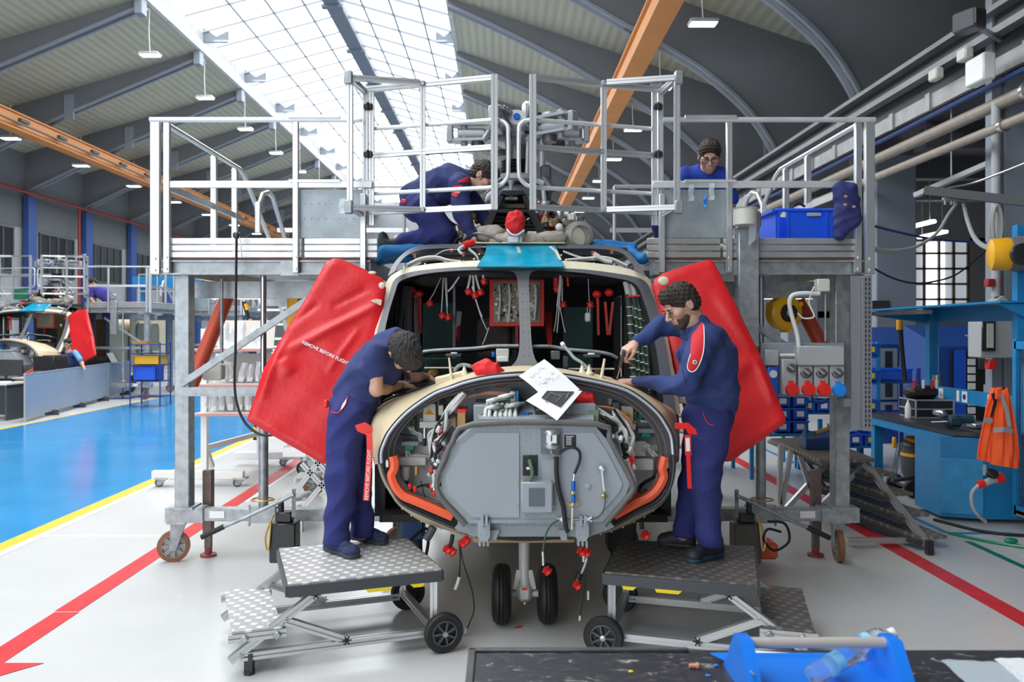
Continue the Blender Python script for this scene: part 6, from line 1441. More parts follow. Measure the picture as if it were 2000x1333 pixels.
col.grid([smoothpts([p+Vector((-.005, 0, .0)) for p in cpts_], 4), smoothpts([p+Vector((.02, -.03, -.055)) for p in cpts_], 4)], thick=(.003, .004, .003)); col.build('collar', jk.data.materials[0], jk)
MB().tube(smoothpts([P(1366, 604, 4.95), P(1370, 612, 4.88)]), .006, 6).build('collar_lining', redp, jk)
pipe_on([(1324, 672), (1327, 700), (1333, 730), (1338, 745)], 'placket', jk.data.materials[0], jk, jk, .006, .004)
s = SDF(.045); s.ell(pel+Vector((0, 0, 0)), (.15, .165, .12)); s.cone(P(1390, 785, 4.95), pel, .14, .148)
limb(s, [P(1388, 830, 4.87), P(1378, 930, 4.85), P(1386, 1055, 4.80)], [.128, .098, .075]); limb(s, [P(1372, 830, 5.03), P(1358, 935, 5.03), P(1338, 1045, 5.03)], [.12, .092, .074])
tr_ = blob('trousers', s, .011, navyt, t, noise=folds(.011, .62, 5.0), cuts=[(P(1390, 1068, 4.8), (0, 0, -1))])
for tt_, ln in ((tr_, [(1373, 806), (1377, 818), (1384, 828), (1394, 832)]), (LWT, [(679, 775), (675, 790), (667, 801), (659, 807), (647, 805)])):
    BV[tt_.name] = BVHTree.FromPolygons([v.co for v in tt_.data.vertices], [p.vertices[:] for p in tt_.data.polygons]); pipe_on(ln, 'pocket_piping', red_pp, tt_, tt_, .0035, .006)
patch('pocket_lining', paper, [(679, 777), (675, 791), (664, 805), (669, 791)], 5, LWT, LWT, .004, 4)
shoe(t, xy(1412, 1085), xy(1341, 1101), ZS, shoe_d, mat('dark_teal_sole', (.02, .06, .10), .6), lace_r); shoe(t, xy(1358, 1072), xy(1286, 1064), ZS, shoe_d, black)
# screwdriver
sd = thing('screwdriver', P(1214, 706, 5.02), 'dark handled screwdriver with red collar in right worker hand', 'screwdriver')
a, b_ = P(1219, 686, 4.98), P(1212, 716, 5.06); e_ = P(1205, 740, 5.16)
MB().cyl(a, b_, .013, .011).build('handle', darkgrey, sd); MB().cyl(b_, b_+(e_-b_).normalized()*.012, .011).build('collar', redp, sd); MB().cyl(b_, e_, .0035).build('shaft', steel, sd)
MB().cyl(e_, e_+(e_-b_).normalized()*.012, .006).build('bit', black, sd)

# ---- kneeling worker beside the rotor mast ----
YK = 6.75
t = thing('person', P(810, 480, YK), 'person in navy overalls kneeling on the blue mat beside the rotor mast', 'person')
pel, wst, chs, nck = P(820, 395, YK), P(842, 378, YK), P(882, 358, YK), P(915, 352, YK)
parts = []
b = SDF(.05); limb(b, [pel, wst, chs, nck], [.12, .11, .12, .07]); b.cone(nck, P(930, 350, YK-.05), .055, .05)
arms_ = (([P(898, 362, YK-.2), P(902, 418, YK-.28), P(925, 464, YK-.3)]), ([P(905, 360, YK+.15), P(935, 410, YK+.1), P(962, 450, YK+.0)]))
for a_ in arms_: limb(b, a_, [.04, .035, .025])
limb(b, [pel, P(868, 462, YK-.1), P(775, 468, YK-.1)], [.07, .05, .035]); limb(b, [pel, P(878, 460, YK+.14), P(790, 466, YK+.14)], [.07, .05, .035])
parts.append(sdfpart(b, .012))
head_parts(parts, t, P(942, 346, YK-.08), (.72, -.12, -.68), (.62, -.05, .74), 1.08, hairm, hair_len=1.1)
hand(parts, arms_[0][2], (.25, -.1, -1), (1, .1, 0), (20, 25, 20), 'l'); hand(parts, arms_[1][2], (.5, -.1, -.8), (0, .1, -1), (20, 25, 20), 'r')
finish(t, parts)
s = SDF(.06); limb(s, [P(815, 388, YK), wst, chs, nck], [.155, .145, .155, .09]); s.cone(P(900, 360, YK-.17), P(903, 356, YK+.15), .09, .09); s.ell(P(865, 360, YK), (.2, .17, .13))
for a_ in arms_: limb(s, [a_[0], a_[1], a_[1].lerp(a_[2], .85)], [.085, .070, .05], k=.03)
kj = blob('overall_jacket', s, .012, navy, t, noise=folds(.006, .9, 7.0))
s = SDF(.05); s.ell(P(818, 398, YK), (.165, .17, .15)); limb(s, [P(825, 405, YK-.1), P(866, 458, YK-.12), P(785, 470, YK-.1)], [.135, .095, .06]); limb(s, [P(825, 405, YK+.1), P(876, 456, YK+.14), P(800, 468, YK+.14)], [.13, .09, .06])
kt = blob('overall_trousers', s, .012, navyt, t, noise=folds(.007, .9, 8.0))
from mathutils.bvhtree import BVHTree
bvk = BVHTree.FromPolygons([v.co for v in kj.data.vertices], [p.vertices[:] for p in kj.data.polygons]); BV[kj.name] = bvk
patch('shoulder_patch', MATS['red_patch_cloth'], [(886, 363), (902, 362), (903, 372), (892, 387), (883, 382)], 6.4, kj, kj, .008)
for k in range(7):
    a = R(180+k*30); c0 = hit(893, 377, .016, bvk); MB().bar(c0, c0+Vector((math.cos(a)*.022, 0, -math.sin(a)*.022)), .004, .004).build('patch_ray', paper, kj)
patch('shoulder_patch', MATS['red_patch_cloth'], [(894, 355), (914, 346), (915, 357), (896, 357)], 6.4, kj, kj, .008)
MB().box(P(790, 394, YK-.14), (.05, .03, .04), bev=.01).build('hip_tag', redp, kt)
s = SDF(.02); s.cone(P(772, 476, YK-.1), P(752, 478, YK-.1), .045, .05); s.cone(P(752, 478, YK-.1), P(748, 462, YK-.1), .045, .04); s.cone(P(752, 480, YK-.1), P(742, 496, YK-.1), .04, .035); blob('shoe', s, .008, shoe_d, t)
sh2 = MB().prism(PP([(742, 455), (748, 452), (744, 470), (740, 500), (733, 498), (734, 480)], YK-.14), (0, .09, 0)).build('shoe_sole', mat('teal_sole', (.03, .10, .13), .6), t)
# blue mats under the worker and at the right
def sheetmat(nm, poly, Y, d, label):
    o = MB().prism(PP(poly, Y), d).build(nm, bluem); return tag(o, label, 'mat')
bluem = mat('blue_foam_mat', (.015, .20, .52), .6, bump=.2, bscale=12)
pm_s = SDF(.03); pm_s.cone(P(752, 492, YK-.1), P(862, 478, YK-.1), .07, .05); pm_s.cone(P(752, 492, YK+.15), P(862, 478, YK+.15), .07, .05); pm_s.cone(P(745, 500, YK), P(800, 498, YK), .08, .06)
tag(blob('kneeling_mat', pm_s, .014, bluem, None, noise=folds(.006, .8, 1)), 'crumpled blue mat under the kneeling worker, left roof side', 'mat')
pm_s = SDF(.03); pm_s.cone(P(1160, 478, 6.7), P(1230, 490, 6.7), .03, .04); pm_s.cone(P(1230, 490, 6.7), P(1255, 506, 6.6), .04, .05); pm_s.cone(P(1165, 474, 6.9), P(1235, 484, 6.9), .03, .05)
tag(blob('kneeling_mat', pm_s, .014, bluem, None, noise=folds(.006, .8, 1)), 'crumpled blue mat on the right roof side of the helicopter', 'mat')

# ---- worker with glasses behind the right panel ----
YR_ = 6.75
t = thing('person', P(1370, 470, YR_), 'person in royal blue T-shirt and glasses crouching behind the right platform panel', 'person')
parts = []; b = SDF(.05); pel, chs, nck = P(1360, 440, YR_+.25), P(1372, 362, YR_+.12), P(1380, 335, YR_)
limb(b, [pel, chs, nck], [.12, .13, .07]); b.cone(nck, P(1385, 322, YR_-.03), .056, .054); limb(b, [P(1330, 350, YR_), P(1322, 400, YR_), P(1330, 440, YR_-.1)], [.045, .038, .027]); limb(b, [P(1415, 350, YR_), P(1428, 392, YR_), P(1430, 425, YR_)], [.045, .038, .027])
limb(b, [pel, P(1285, 430, YR_+.1), P(1290, 466, YR_+.3)], [.08, .05, .04]); parts.append(sdfpart(b, .012))
head_parts(parts, t, P(1386, 306, YR_-.08), (-.18, -.80, -.45), (-.05, -.35, .95), 1.12, hairm, beard=mat('light_stubble', (.36, .20, .14), .7), glasses=True)
hand(parts, P(1430, 425, YR_), (0, 0, -1), (-1, 0, 0), (15, 20, 15), 'l'); finish(t, parts)
s = SDF(.05); limb(s, [pel, chs, nck], [.15, .165, .085]); s.cone(P(1338, 345, YR_+.03), P(1408, 345, YR_+.03), .085, .085); limb(s, [P(1334, 350, YR_), P(1320, 390, YR_)], [.08, .075], k=.03); limb(s, [P(1412, 350, YR_), P(1428, 388, YR_)], [.08, .065], k=.03)
s.ell(P(1383, 322, YR_-.06), (.075, .06, .06), k=.012, sub=True); blob('t_shirt', s, .012, royal, t, noise=folds(.004, .9, 9))
s = SDF(.05); s.ell(P(1355, 452, YR_+.25), (.16, .16, .12)); limb(s, [P(1345, 450, YR_+.2), P(1290, 432, YR_+.05), P(1292, 462, YR_+.25)], [.12, .085, .07]); blob('trousers', s, .014, navyt, t, noise=folds(.005, .9, 4))
# ================= RED DOOR COVERS, BAGS, PAPERS, TAGS =================
def slab(name, poly, Yf, thick, m, label, cat, h=.014, amp=.006, ph=0, creases=()):
    """padded cloth slab: polygon outline in the picture of the door, its plane leaning by Yf(x,z)"""
    pts = [P(x, y, Yf0) for (x, y, Yf0) in poly]; q = np.array([(p.x, p.z) for p in pts]); ys = np.array([p.y for p in pts])
    A = np.c_[q, np.ones(len(q))]; co = np.linalg.lstsq(A, ys, rcond=None)[0]
    def fn(X, Y, Z):
        # signed distance to polygon in x,z
        d = np.full(X[:, 0, :].shape, 1e9); x2, z2 = X[:, 0, :], Z[:, 0, :]; ins = np.zeros(x2.shape, bool)
        for a, b in zip(q, np.roll(q, -1, 0)):
            e = b-a; w0, w1 = x2-a[0], z2-a[1]; t_ = np.clip((w0*e[0]+w1*e[1])/(e@e), 0, 1); d = np.minimum(d, (w0-e[0]*t_)**2+(w1-e[1]*t_)**2)
            c = ((a[1] > z2) != (b[1] > z2)) & (x2 < (b[0]-a[0])*(z2-a[1])/((b[1]-a[1]) if b[1] != a[1] else 1e-9)+a[0]); ins ^= c
        d = np.sqrt(d); d = np.where(ins, -d, d)
        W = co[0]*x2+co[1]*z2+co[2]
        wr = amp*(np.sin(x2*9+z2*14+ph)*.8+np.sin(x2*21-z2*9+np.sin(z2*7)*1.5+ph)*.5+.1*np.sin(x2*37+z2*45))
        for (ax, az, bx_, bz, dep, wd) in creases:
            e = np.array([bx_-ax, bz-az]); L = math.hypot(*e); t_ = np.clip(((x2-ax)*e[0]+(z2-az)*e[1])/L**2, 0, 1); dd = np.hypot(x2-ax-e[0]*t_, z2-az-e[1]*t_); wr = wr+dep*np.exp(-(dd/wd)**2)*(1-abs(2*t_-1)**4)
        th = thick*np.clip(-d/.05, 0, 1)**.5+.006
        edge = np.where(d > 0, d, 0)
        f = np.abs(Y-(W+0)[:, None, :])-(th+wr*np.clip(-d/.05, 0, 1))[:, None, :]
        return np.maximum(f, d[:, None, :])
    lo = np.array([q[:, 0].min(), 0, q[:, 1].min()])-.03; hi = np.array([q[:, 0].max(), 0, q[:, 1].max()])+.03
    yy = [co[0]*a+co[1]*b+co[2] for a, b in q]; lo[1] = min(yy)-thick-.05; hi[1] = max(yy)+thick+.05
    V, F = surfnet(fn, lo, hi, h); return V, F, co
t = thing('door_cover', P(632, 905, 5.7), 'large red padded cover over the open left cockpit door, lettered in white', 'protective cover')
poly = [(655, 505, 5.95), (668, 507, 5.95), (692, 517, 5.93), (720, 530, 5.9), (745, 543, 5.86), (752, 562, 5.84), (748, 600, 5.82), (740, 640, 5.8), (728, 700, 5.8), (716, 780, 5.75), (690, 850, 5.6), (640, 908, 5.5), (630, 907, 5.5), (560, 868, 5.5), (480, 822, 5.5), (494, 780, 5.53), (513, 720, 5.6), (555, 650, 5.7), (600, 580, 5.82), (640, 512, 5.95)]
def wx(px, py, Y=5.7): p = P(px, py, Y); return (p.x, p.z)
cr = [(*wx(740, 590), *wx(555, 690), .022, .03), (*wx(555, 655), *wx(520, 780), .02, .035), (*wx(555, 700), *wx(575, 730), .02, .05), (*wx(700, 640), *wx(640, 730), .012, .02), (*wx(560, 640), *wx(620, 590), -.012, .02), (*wx(715, 560), *wx(640, 600), -.012, .025), (*wx(500, 800), *wx(630, 875), .006, .012)]
V, F, co = slab('cover', poly, None, .022, redc, '', '', creases=cr, amp=.0045)
cv = mesh_np('cover_cloth', [(V, F)], redc, t)
from mathutils.bvhtree import BVHTree
bvc = BVHTree.FromPolygons([Vector(v) for v in V.tolist()], [tuple(f) for f in F.tolist()])
def chit(x, y, off, bvh):
    d = (P(x, y, 5)-Vector((0, 0, HC))).normalized(); h = bvh.ray_cast(Vector((0, 0, HC)), d); return h[0]-d*off
a, b_ = chit(609, 677, .022, bvc), chit(664, 703, .022, bvc)
ux = (b_-a); uy = Vector((-ux.z, 0, ux.x)); 
tx = text('REMOVE BEFORE FLIGHT', .0335, 'lettering', paper, t, (a+b_)/2, ux, uy, bold=True)
def window(px, py, Y, w, h_, nm='cut_out'): return MB().lathe([(w, 0), (w*.95, .012)], P(px, py, Y), (0, -1, 0), 20).build(nm, cream, t)
MB().prism([chit(723, 587, .01, bvc), chit(737, 584, .01, bvc), chit(746, 586, .01, bvc), chit(744, 597, .01, bvc), chit(730, 592, .01, bvc)], (0, .01, 0)).build('hinge_opening', cream, t)
MB().ball(P(727, 533, 5.86), .03, sc=(1, .3, .4)).build('hinge_opening', cream, t); MB().ball(P(746, 558, 5.78), .03, sc=(.8, .3, .8)).build('hinge_opening', cream, t)
t = thing('door_cover', P(1420, 905, 5.7), 'large plain red padded cover over the open right cockpit door', 'protective cover')
poly = [(1281, 545, 5.8), (1300, 532, 5.84), (1345, 517, 5.9), (1380, 508, 5.95), (1388, 510, 5.95), (1400, 530, 5.92), (1430, 590, 5.85), (1462, 650, 5.75), (1490, 700, 5.65), (1520, 770, 5.55), (1541, 822, 5.5), (1534, 832, 5.5), (1480, 868, 5.5), (1425, 903, 5.5), (1390, 900, 5.52), (1330, 800, 5.7), (1315, 740, 5.75), (1300, 650, 5.78), (1284, 590, 5.8), (1276, 560, 5.8)]
cr = [(*wx(1470, 692), *wx(1500, 790), .02, .035), (*wx(1400, 560), *wx(1470, 692), .012, .04), (*wx(1470, 692), *wx(1420, 740), .014, .05), (*wx(1530, 800), *wx(1440, 870), .006, .02)]
V, F, co2 = slab('cover', poly, None, .022, redc, '', '', ph=2, creases=cr, amp=.0035); mesh_np('cover_cloth', [(V, F)], redc, t)
MB().ball(P(1296, 549, 5.72), .04, sc=(1, .3, .8)).build('hinge_opening', cream, t); MB().box(P(1330, 782, 5.6), (.09, .02, .05), bev=.01).build('hinge_opening', cream, t)
# red bags
def bag(pts, label, amp=.006, Y=5, h=.008, loc=None):
    s = SDF(.025)
    for (a, ra), (b, rb) in zip(pts, pts[1:]): s.cone(a, b, ra, rb)
    return tag(blob('red_bag', s, h, redf, None, noise=folds(amp, 2.2, 2)), label, 'bag')
bag([(P(932, 720, 4.82), .035), (P(948, 720, 4.82), .056), (P(966, 724, 4.80), .045), (P(980, 729, 4.80), .016)], 'red cloth bag tied over a fitting on the nose lip, left of the paper')
bag([(P(1118, 786, 4.75), .02), (P(1135, 779, 4.74), .038), (P(1152, 779, 4.74), .034), (P(1160, 785, 4.74), .018)], 'red cloth bundle inside the nose bay right of the photo sheet')
bag([(P(1007, 430, 6.35), .08), (P(1006, 442, 6.34), .075), (P(1008, 452, 6.33), .03)], 'red cloth bag on top of the roof below the rotor mast', h=.01)
o = MB().tube(smoothpts([P(990, 448, 6.28), P(998, 457, 6.26), P(1010, 459, 6.26), P(1024, 450, 6.28)]), .008, 6).build('bag_cord', whitepl); tag(o, 'white drawn cord edge under the red bag on the roof', 'cord')
# papers
def paper_sheet(c, label, over=None, lines=True, fold=0):
    t = thing('paper_sheet', c[3], label, 'paper sheet'); a, b, d, e = c
    def pt(u, v): p = a.lerp(b, u).lerp(e.lerp(d, u), v); return p+Vector((0, -.01*math.sin(PI*u)*fold, .012*math.sin(PI*v)*fold))
    MB().grid([[pt(i/8, j/8) for i in range(9)] for j in range(9)], thick=(0, .004, -.002)).build('sheet', paper, t)
    return t, pt
ink = mat('grey_print', (.45, .45, .46), .7); inkd = mat('dark_print', (.035, .035, .04), .6)
t1, pt = paper_sheet([P(1013, 735, 4.64), P(1063, 702, 4.76), P(1133, 762, 4.60), P(1060, 775, 4.56)], 'white technical drawing sheet lying on the nose lip', fold=.6)
rp = random.Random(5); g = MB()
for i in range(40):
    u, v = .15+.6*rp.random(), .12+.5*rp.random(); q = pt(u, v)+Vector((0, -.004, .002)); q2 = pt(min(.95, u+.04+.1*rp.random()), v+.05*(rp.random()-.5))+Vector((0, -.004, .002)); g.bar(q, q2, .0012, .0012)
g.build('line_drawing', ink, t1)
t1, pt = paper_sheet([P(1027, 783, 4.54), P(1056, 763, 4.58), P(1137, 764, 4.58), P(1088, 822, 4.42)], 'white sheet with dark printed photograph hanging over the nose box', fold=.4)
def pq(x, y):  # picture corner on sheet: solve by small search
    best = None
    for i in range(33):
        for j in range(33):
            p = pt(i/32, j/32); e = (CX+p.x/p.y*FPX-x)**2+(CY-(p.z-HC)/p.y*FPX-y)**2
            if best is None or e < best[0]: best = (e, p)
    return best[1]+Vector((0, -.004, .003))
MB().prism([pq(1057, 778), pq(1068, 764), pq(1122, 766), pq(1095, 798)], (0, -.001, .001)).build('printed_photo', inkd, t1, smooth=False)
g = MB()
for (x0, y0, x1, y1) in ((1065, 781, 1076, 769), (1076, 769, 1096, 775), (1096, 775, 1086, 788), (1092, 772, 1110, 774), (1112, 768, 1104, 782)): g.bar(pq(x0, y0)+Vector((0, -.003, .003)), pq(x1, y1)+Vector((0, -.003, .003)), .002, .002)
g.build('photo_detail', mat('mid_grey_print', (.35, .35, .36), .6), t1); MB().bar(pq(1064, 784)+Vector((0, -.003, .003)), pq(1070, 788)+Vector((0, -.003, .003)), .006, .002).build('photo_detail', mat('magenta_print', (.5, .05, .18), .6), t1)
# ribbons on the nose sides
def ribbon_tag(label, head, rib, Y, txt=None, tp=None):
    t = thing('warning_ribbon', P(*rib[0], Y), label, 'ribbon')
    MB().prism(PP(head, Y), (0, .03, 0)).build('plug_cover', redp, t)
    q = [P(x, y, Y-.01) for x, y in rib]; w = .018
    MB().band([p+Vector((-w, 0, 0)) for p in smoothpts(q, 4)], [p+Vector((w, -.004, 0)) for p in smoothpts(q, 4)], (0, .003, 0)).build('ribbon', redp, t)
    if txt: text(txt, .030, 'lettering', paper, t, P(*tp, Y-.022), (.06, 0, 1), (-1, 0, .06), align='CENTER', squash=.9)
    return t
ribbon_tag('red ribbon with white lettering hanging at the left side of the nose', [(693, 832), (712, 826), (726, 835), (727, 845), (715, 850), (698, 843)], [(721, 846), (722, 880), (718, 940), (715, 978)], 4.72, 'REMOVE BEFORE FLIGHT', (719, 928))
t = ribbon_tag('thin red and white ribbon hanging on the right worker trousers from the nose side', [(1320, 828), (1345, 827), (1358, 838), (1362, 850), (1345, 848), (1340, 838), (1320, 838)], [(1343, 850), (1344, 885), (1345, 890)], 4.63)
for nm, a, b_, m in (('white_part', (1343, 856), (1344, 882), whitepl), ('thin_ribbon', (1344, 882), (1347, 955), redp)):
    MB().band([P(a[0]-4, a[1], 4.61), P(b_[0]-4, b_[1], 4.61)], [P(a[0]+4, a[1], 4.61), P(b_[0]+4, b_[1], 4.61)], (0, .003, 0)).build(nm, m, t, smooth=False)
# ================= LEFT BACKGROUND =================
D = Vector((-12.14, 14.4, 0))
index_kids()
small = ('cable', 'connector', 'hose', 'hose_collar', 'red_cap', 'hanging_wire', 'cable_tie', 'rivets', 'belly_rivets', 'post_rivets', 'brass_stud', 'fastener', 'plug', 'bundle_end', 'coupling', 'green_cable', 'bolt', 'dangling_cable', 'grille_bar', 'breaker', 'loom', 'roof_screws', 'hinge_bracket', 'bent_tab', 'dimple', 'latch', 'data_plate', 'white_tag', 'side_cable', 'instrument', 'pitch_link', 'white_bushing', 'nose_box', 'nose_box_seal', 'raised_panels', 'connector_plate', 'sensor_housing', 'sensor_canister', 'recess_plate', 'green_bulkhead', 'cabin_liner', 'seat_back', 'rubber_edge')
H2 = dup(H, H.location+D, label='second unfinished helicopter far left behind the grey partition', skip=[s for s in small if s not in ('nose_box', 'raised_panels', 'rubber_edge')])
def dupo(o, label, extra=Vector((0, 0, 0)), skip=()): return dup(o, o.location+D+extra, label=label, skip=skip)
dupo(PR, 'distant grey work platform right of the second helicopter', Vector((0, .3, 0)), ('sheet_panel',)); dupo(PL, 'distant grey work platform at the far left edge', Vector((0, .3, 0)))
dupo(GL, 'distant left safety gate above the second helicopter', Vector((0, .2, -.0))); dupo(GR, 'distant right safety gate above the second helicopter', Vector((0, .2, 0)))
cov = [o for o in bpy.data.objects if o.name.startswith('door_cover') and o.parent is None]
dupo(cov[1], 'small distant red cover hanging on the second helicopter door')
third = dup(PR, PR.location+Vector((-10.9, 18.5, 0)), label='farthest grey work platform behind the shelf trolley, left background')
# side skin with rounded windows of the second helicopter
g = thing('cabin_door', (-10.95, 23.5, .6), 'beige cabin side with two tall rounded windows on second helicopter', 'cabin door')
MB().box((-10.93, 24.6, 1.45), (.06, 2.4, 1.7), bev=.02).build('skin', beige, g)
for y in (24.0, 24.9):
    q = [(-10.88, y+.3*math.copysign(abs(math.cos(a))**.5, math.cos(a)), 1.6+.45*math.copysign(abs(math.sin(a))**.5, math.sin(a))) for a in np.linspace(0, 2*PI, 25)[:-1]]
    MB().tube(q, .03, 6, closed=True).prism(q, (.01, 0, 0)).build('window_seal', mat('window_grey_green', (.20, .21, .17), .3), g)
# office partitions
pt_m = mat('blue_grey_partition', (.27, .34, .44), .6)
a, b_ = XF(48, 826), XF(251, 770); cuts_ = [0, .27, .53, .76, 1.0]
a, b_ = Vector((a[0], a[1], 0)), Vector((b_[0], b_[1], 0))
px_cut = [48, 112, 164, 209, 251]
def on_line(px):  # point of the partition line seen at px
    k = (px-CX)/FPX; t = (k*a.y-a.x)/((b_.x-a.x)-k*(b_.y-a.y)); return a+(b_-a)*t
lab4 = ['nearest at the left, beside the desk', 'second from the left', 'third from the left', 'farthest, beside the shelf trolley']
for i in range(4):
    p, q = on_line(px_cut[i]), on_line(px_cut[i+1]); d = (q-p).normalized(); t = thing('partition_panel', (p+q)/2, 'pale blue office partition panel, %s' % lab4[i], 'partition', 'row of office partition panels')
    MB().bar(p+d*.03+Vector((0, 0, .52)), q-d*.03+Vector((0, 0, .52)), .05, .86, bev=.01).build('panel', pt_m, t)
    f = MB()
    for e in (p+d*.02, q-d*.02): f.box((e.x, e.y, .5), (.035, .035, .96))
    f.bar(p+Vector((0, 0, .96)), q+Vector((0, 0, .96)), .055, .02); f.build('frame', mat('partition_frame', (.33, .36, .40), .4), t)
    MB().box((q.x+.05, q.y-.3, .06), (.3, .05, .12), bev=.01).build('foot', darkgrey, t)
# desk, monitors, worker at the left edge
dy_ = 0; t = thing('office_desk', (-10.6, 16.2, 0), 'grey desk at the left edge behind the partition', 'desk')
MB().box((-11.15, 16.6, .74), (2.2, .9, .03)).build('desktop', offw, t); MB().box((-11.1, 16.9, .4), (1.6, .04, .7)).build('modesty_panel', mat('dark_desk_panel', (.08, .09, .10), .6), t)
MB().box((-10.1, 16.6, .37), (.04, .8, .72)).build('leg', darkgrey, t); MB().box((-12.1, 16.6, .37), (.04, .8, .72)).build('leg', darkgrey, t)
def monitor(x, y, z, rz, label, w=.55):
    t = thing('computer_monitor', (x, y, z), label, 'monitor'); MB().box((x, y, z+.30), (w, .04, .34), rz=rz, bev=.01).build('screen', blackp, t); MB().cyl((x, y+.05, z), (x, y+.05, z+.2), .025).build('stand', blackp, t); MB().box((x, y+.03, z+.01), (.25, .2, .02), bev=.005).build('base', blackp, t)
monitor(-10.5, 16.8, .755, .1, 'black monitor on the desk at left edge, nearer one', .75); monitor(-10.42, 18.1, .78, -.2, 'olive backed monitor right of the first one on the desk', .55)
o = MB().box((-10.3, 16.35, .775), (.35, .28, .03), rz=.4).build('document_stack', paper); tag(o, 'stack of white documents lying on left desk', 'papers')
t = thing('second_desk', (-10.6, 18.6, 0), 'desk behind the partition with a black laptop', 'desk'); t.name = 'office_desk'
MB().box((-10.62, 18.5, .76), (.8, 1.2, .03)).build('desktop', offw, t); MB().box((-10.35, 18.6, .4), (.04, .6, .72)).build('leg', darkgrey, t); MB().box((-10.95, 18.6, .4), (.04, .6, .72)).build('leg', darkgrey, t)
monitor(-10.55, 18.8, .78, .15, 'wide black monitor in front of the seated man with blue shirt', .55)
# seated man
def small_person(loc, face, label, top, mt, arms, sc=1.0, hairc=hairm, up=(0, 0, 1), legs=None, lean=None):
    t = thing('person', (loc.x, loc.y, 0 if legs is None else legs), label, 'person'); parts = []
    hip, nk, hd = lean; b = SDF(.05); limb(b, [hip, hip.lerp(nk, .6), nk], [.13, .14, .07]); b.cone(nk, hd, .055, .055)
    for a_ in arms: limb(b, a_, [.045, .038, .03])
    b.cone(hip, hip+Vector((0, -.1, -.45)), .12, .09); parts.append(sdfpart(b, .02))
    head_parts(parts, t, hd, face, up, 1.05, hairc, neck=False, fine=.009); finish(t, parts)
    s = SDF(.05); limb(s, [hip, hip.lerp(nk, .6), nk-(nk-hip)*.1], [.15, .17, .10]); 
    for a_ in arms: limb(s, [nk.lerp(hip, .15), a_[0], a_[0].lerp(a_[1], .6)], [.09, .08, .065], k=.03)
    o = blob('shirt', s, .02, top, t); s = SDF(.05); s.cone(hip+Vector((0, 0, -.05)), hip+Vector((0, -.1, -.5)), .15, .11); blob('trousers', s, .02, mt, t); return t
c = P(132, 672, 19.3)
sp_ = small_person(c, (.05, -1, -.25), 'person in navy polo with light blue sleeves leaning at the left desk', navys, navyt, [(P(117, 700, 19.3), P(118, 718, 19.2), P(128, 722, 18.9)), (P(152, 694, 19.3), P(160, 710, 19.1), P(165, 722, 18.9))], lean=(P(145, 740, 19.5), P(134, 688, 19.35), c))
s = SDF(.04); s.cone(P(146, 688, 19.2), P(156, 702, 19.1), .06, .065); blob('sleeve_stripe', s, .02, mat('light_blue_fabric', (.16, .36, .62), .8), sp_)
c = P(181, 553, 21.2)
small_person(c, (-.6, -.5, -.5), 'distant person in purple blue shirt crouching on the far deck', mat('purple_blue_fabric', (.06, .05, .30), .8), navyt, [(P(178, 570, 21.2), P(178, 585, 21.1), P(186, 592, 21.0)), (P(188, 570, 21.4), P(186, 585, 21.4), P(190, 592, 21.3))], lean=(P(212, 584, 21.3), P(190, 563, 21.2), c), legs=2.43)
c = P(497, 672, 24)
small_person(c, (.5, -.8, 0), 'far small person in black sitting behind the white rack', black, black, [(P(492, 684, 24), P(486, 700, 24), P(482, 704, 23.9)), (P(502, 684, 24), P(506, 700, 24), P(500, 706, 23.9))], lean=(P(500, 718, 24.2), P(498, 684, 24), c))
# blue shelf trolley with crates
def crate(c, d, label, m=bluef, rz=0, grp=None, nm='crate', lbl=None):
    t = thing(nm, Vector(c)-Vector((0, 0, d[2]/2)), label, 'crate', grp); M = Matrix.Rotation(rz, 4, 'Z'); x, y, z = d[0]/2, d[1]/2, d[2]/2; g = MB(); th = .012
    for (cx_, cy_, sx, sy) in ((0, -y+th/2, 2*x, th), (0, y-th/2, 2*x, th), (-x+th/2, 0, th, 2*y), (x-th/2, 0, th, 2*y)): q = M @ Vector((cx_, cy_, 0)); g.box(Vector(c)+q, (sx, sy, 2*z), rz=rz)
    g.box(Vector(c)-Vector((0, 0, z-th/2)), (2*x, 2*y, th), rz=rz); g.build('tub', m, t, smooth=False); r = MB()
    for (cx_, cy_, sx, sy) in ((0, -y, 2*x+.03, .02), (0, y, 2*x+.03, .02), (-x, 0, .02, 2*y), (x, 0, .02, 2*y)): q = M @ Vector((cx_, cy_, z-.012)); r.box(Vector(c)+q, (sx, sy, .022), rz=rz, bev=.004)
    for k in (-.8, .8): q = M @ Vector((k*x, -y-.005, 0)); r.box(Vector(c)+q, (.02, .012, 2*z), rz=rz)
    r.build('rim', m, t)
    if lbl: q = M @ Vector((0, -y-.006, 0)); MB().box(Vector(c)+q, (x*.9, .003, z*.9), rz=rz).build('label_card', lbl, t)
    return t
t = thing('shelf_trolley', P(285, 770, 19.2).xy.to_3d(), 'dark blue wire shelf trolley beside the partition end', 'trolley')
XL, XR2, YT = P(258, 0, 19).x, P(316, 0, 19).x, 18.9; dbl = mat('dark_blue_tube', (.02, .045, .20), .4)
g = MB()
for x in (XL, XR2):
    for y in (YT, YT+.6): g.tube([(x, y, .02), (x, y, 1.55)], .018, 8)
g.build('uprights', dbl, t); 
for z in (.25, .62, 1.0, 1.28, 1.5):
    g = MB(); g.box(((XL+XR2)/2, YT+.3, z), (XR2-XL, .6, .02)); g.build('shelf', dbl, t)
YT2 = YT+.3
crate(((XL+XR2)/2-.05, YT2, .81), (.55, .45, .34), 'blue crate on the lower shelf of the left trolley'); crate(((XL+XR2)/2, YT2, 1.13), (.6, .45, .22), 'yellow crate on the middle shelf of the left trolley', yellow)
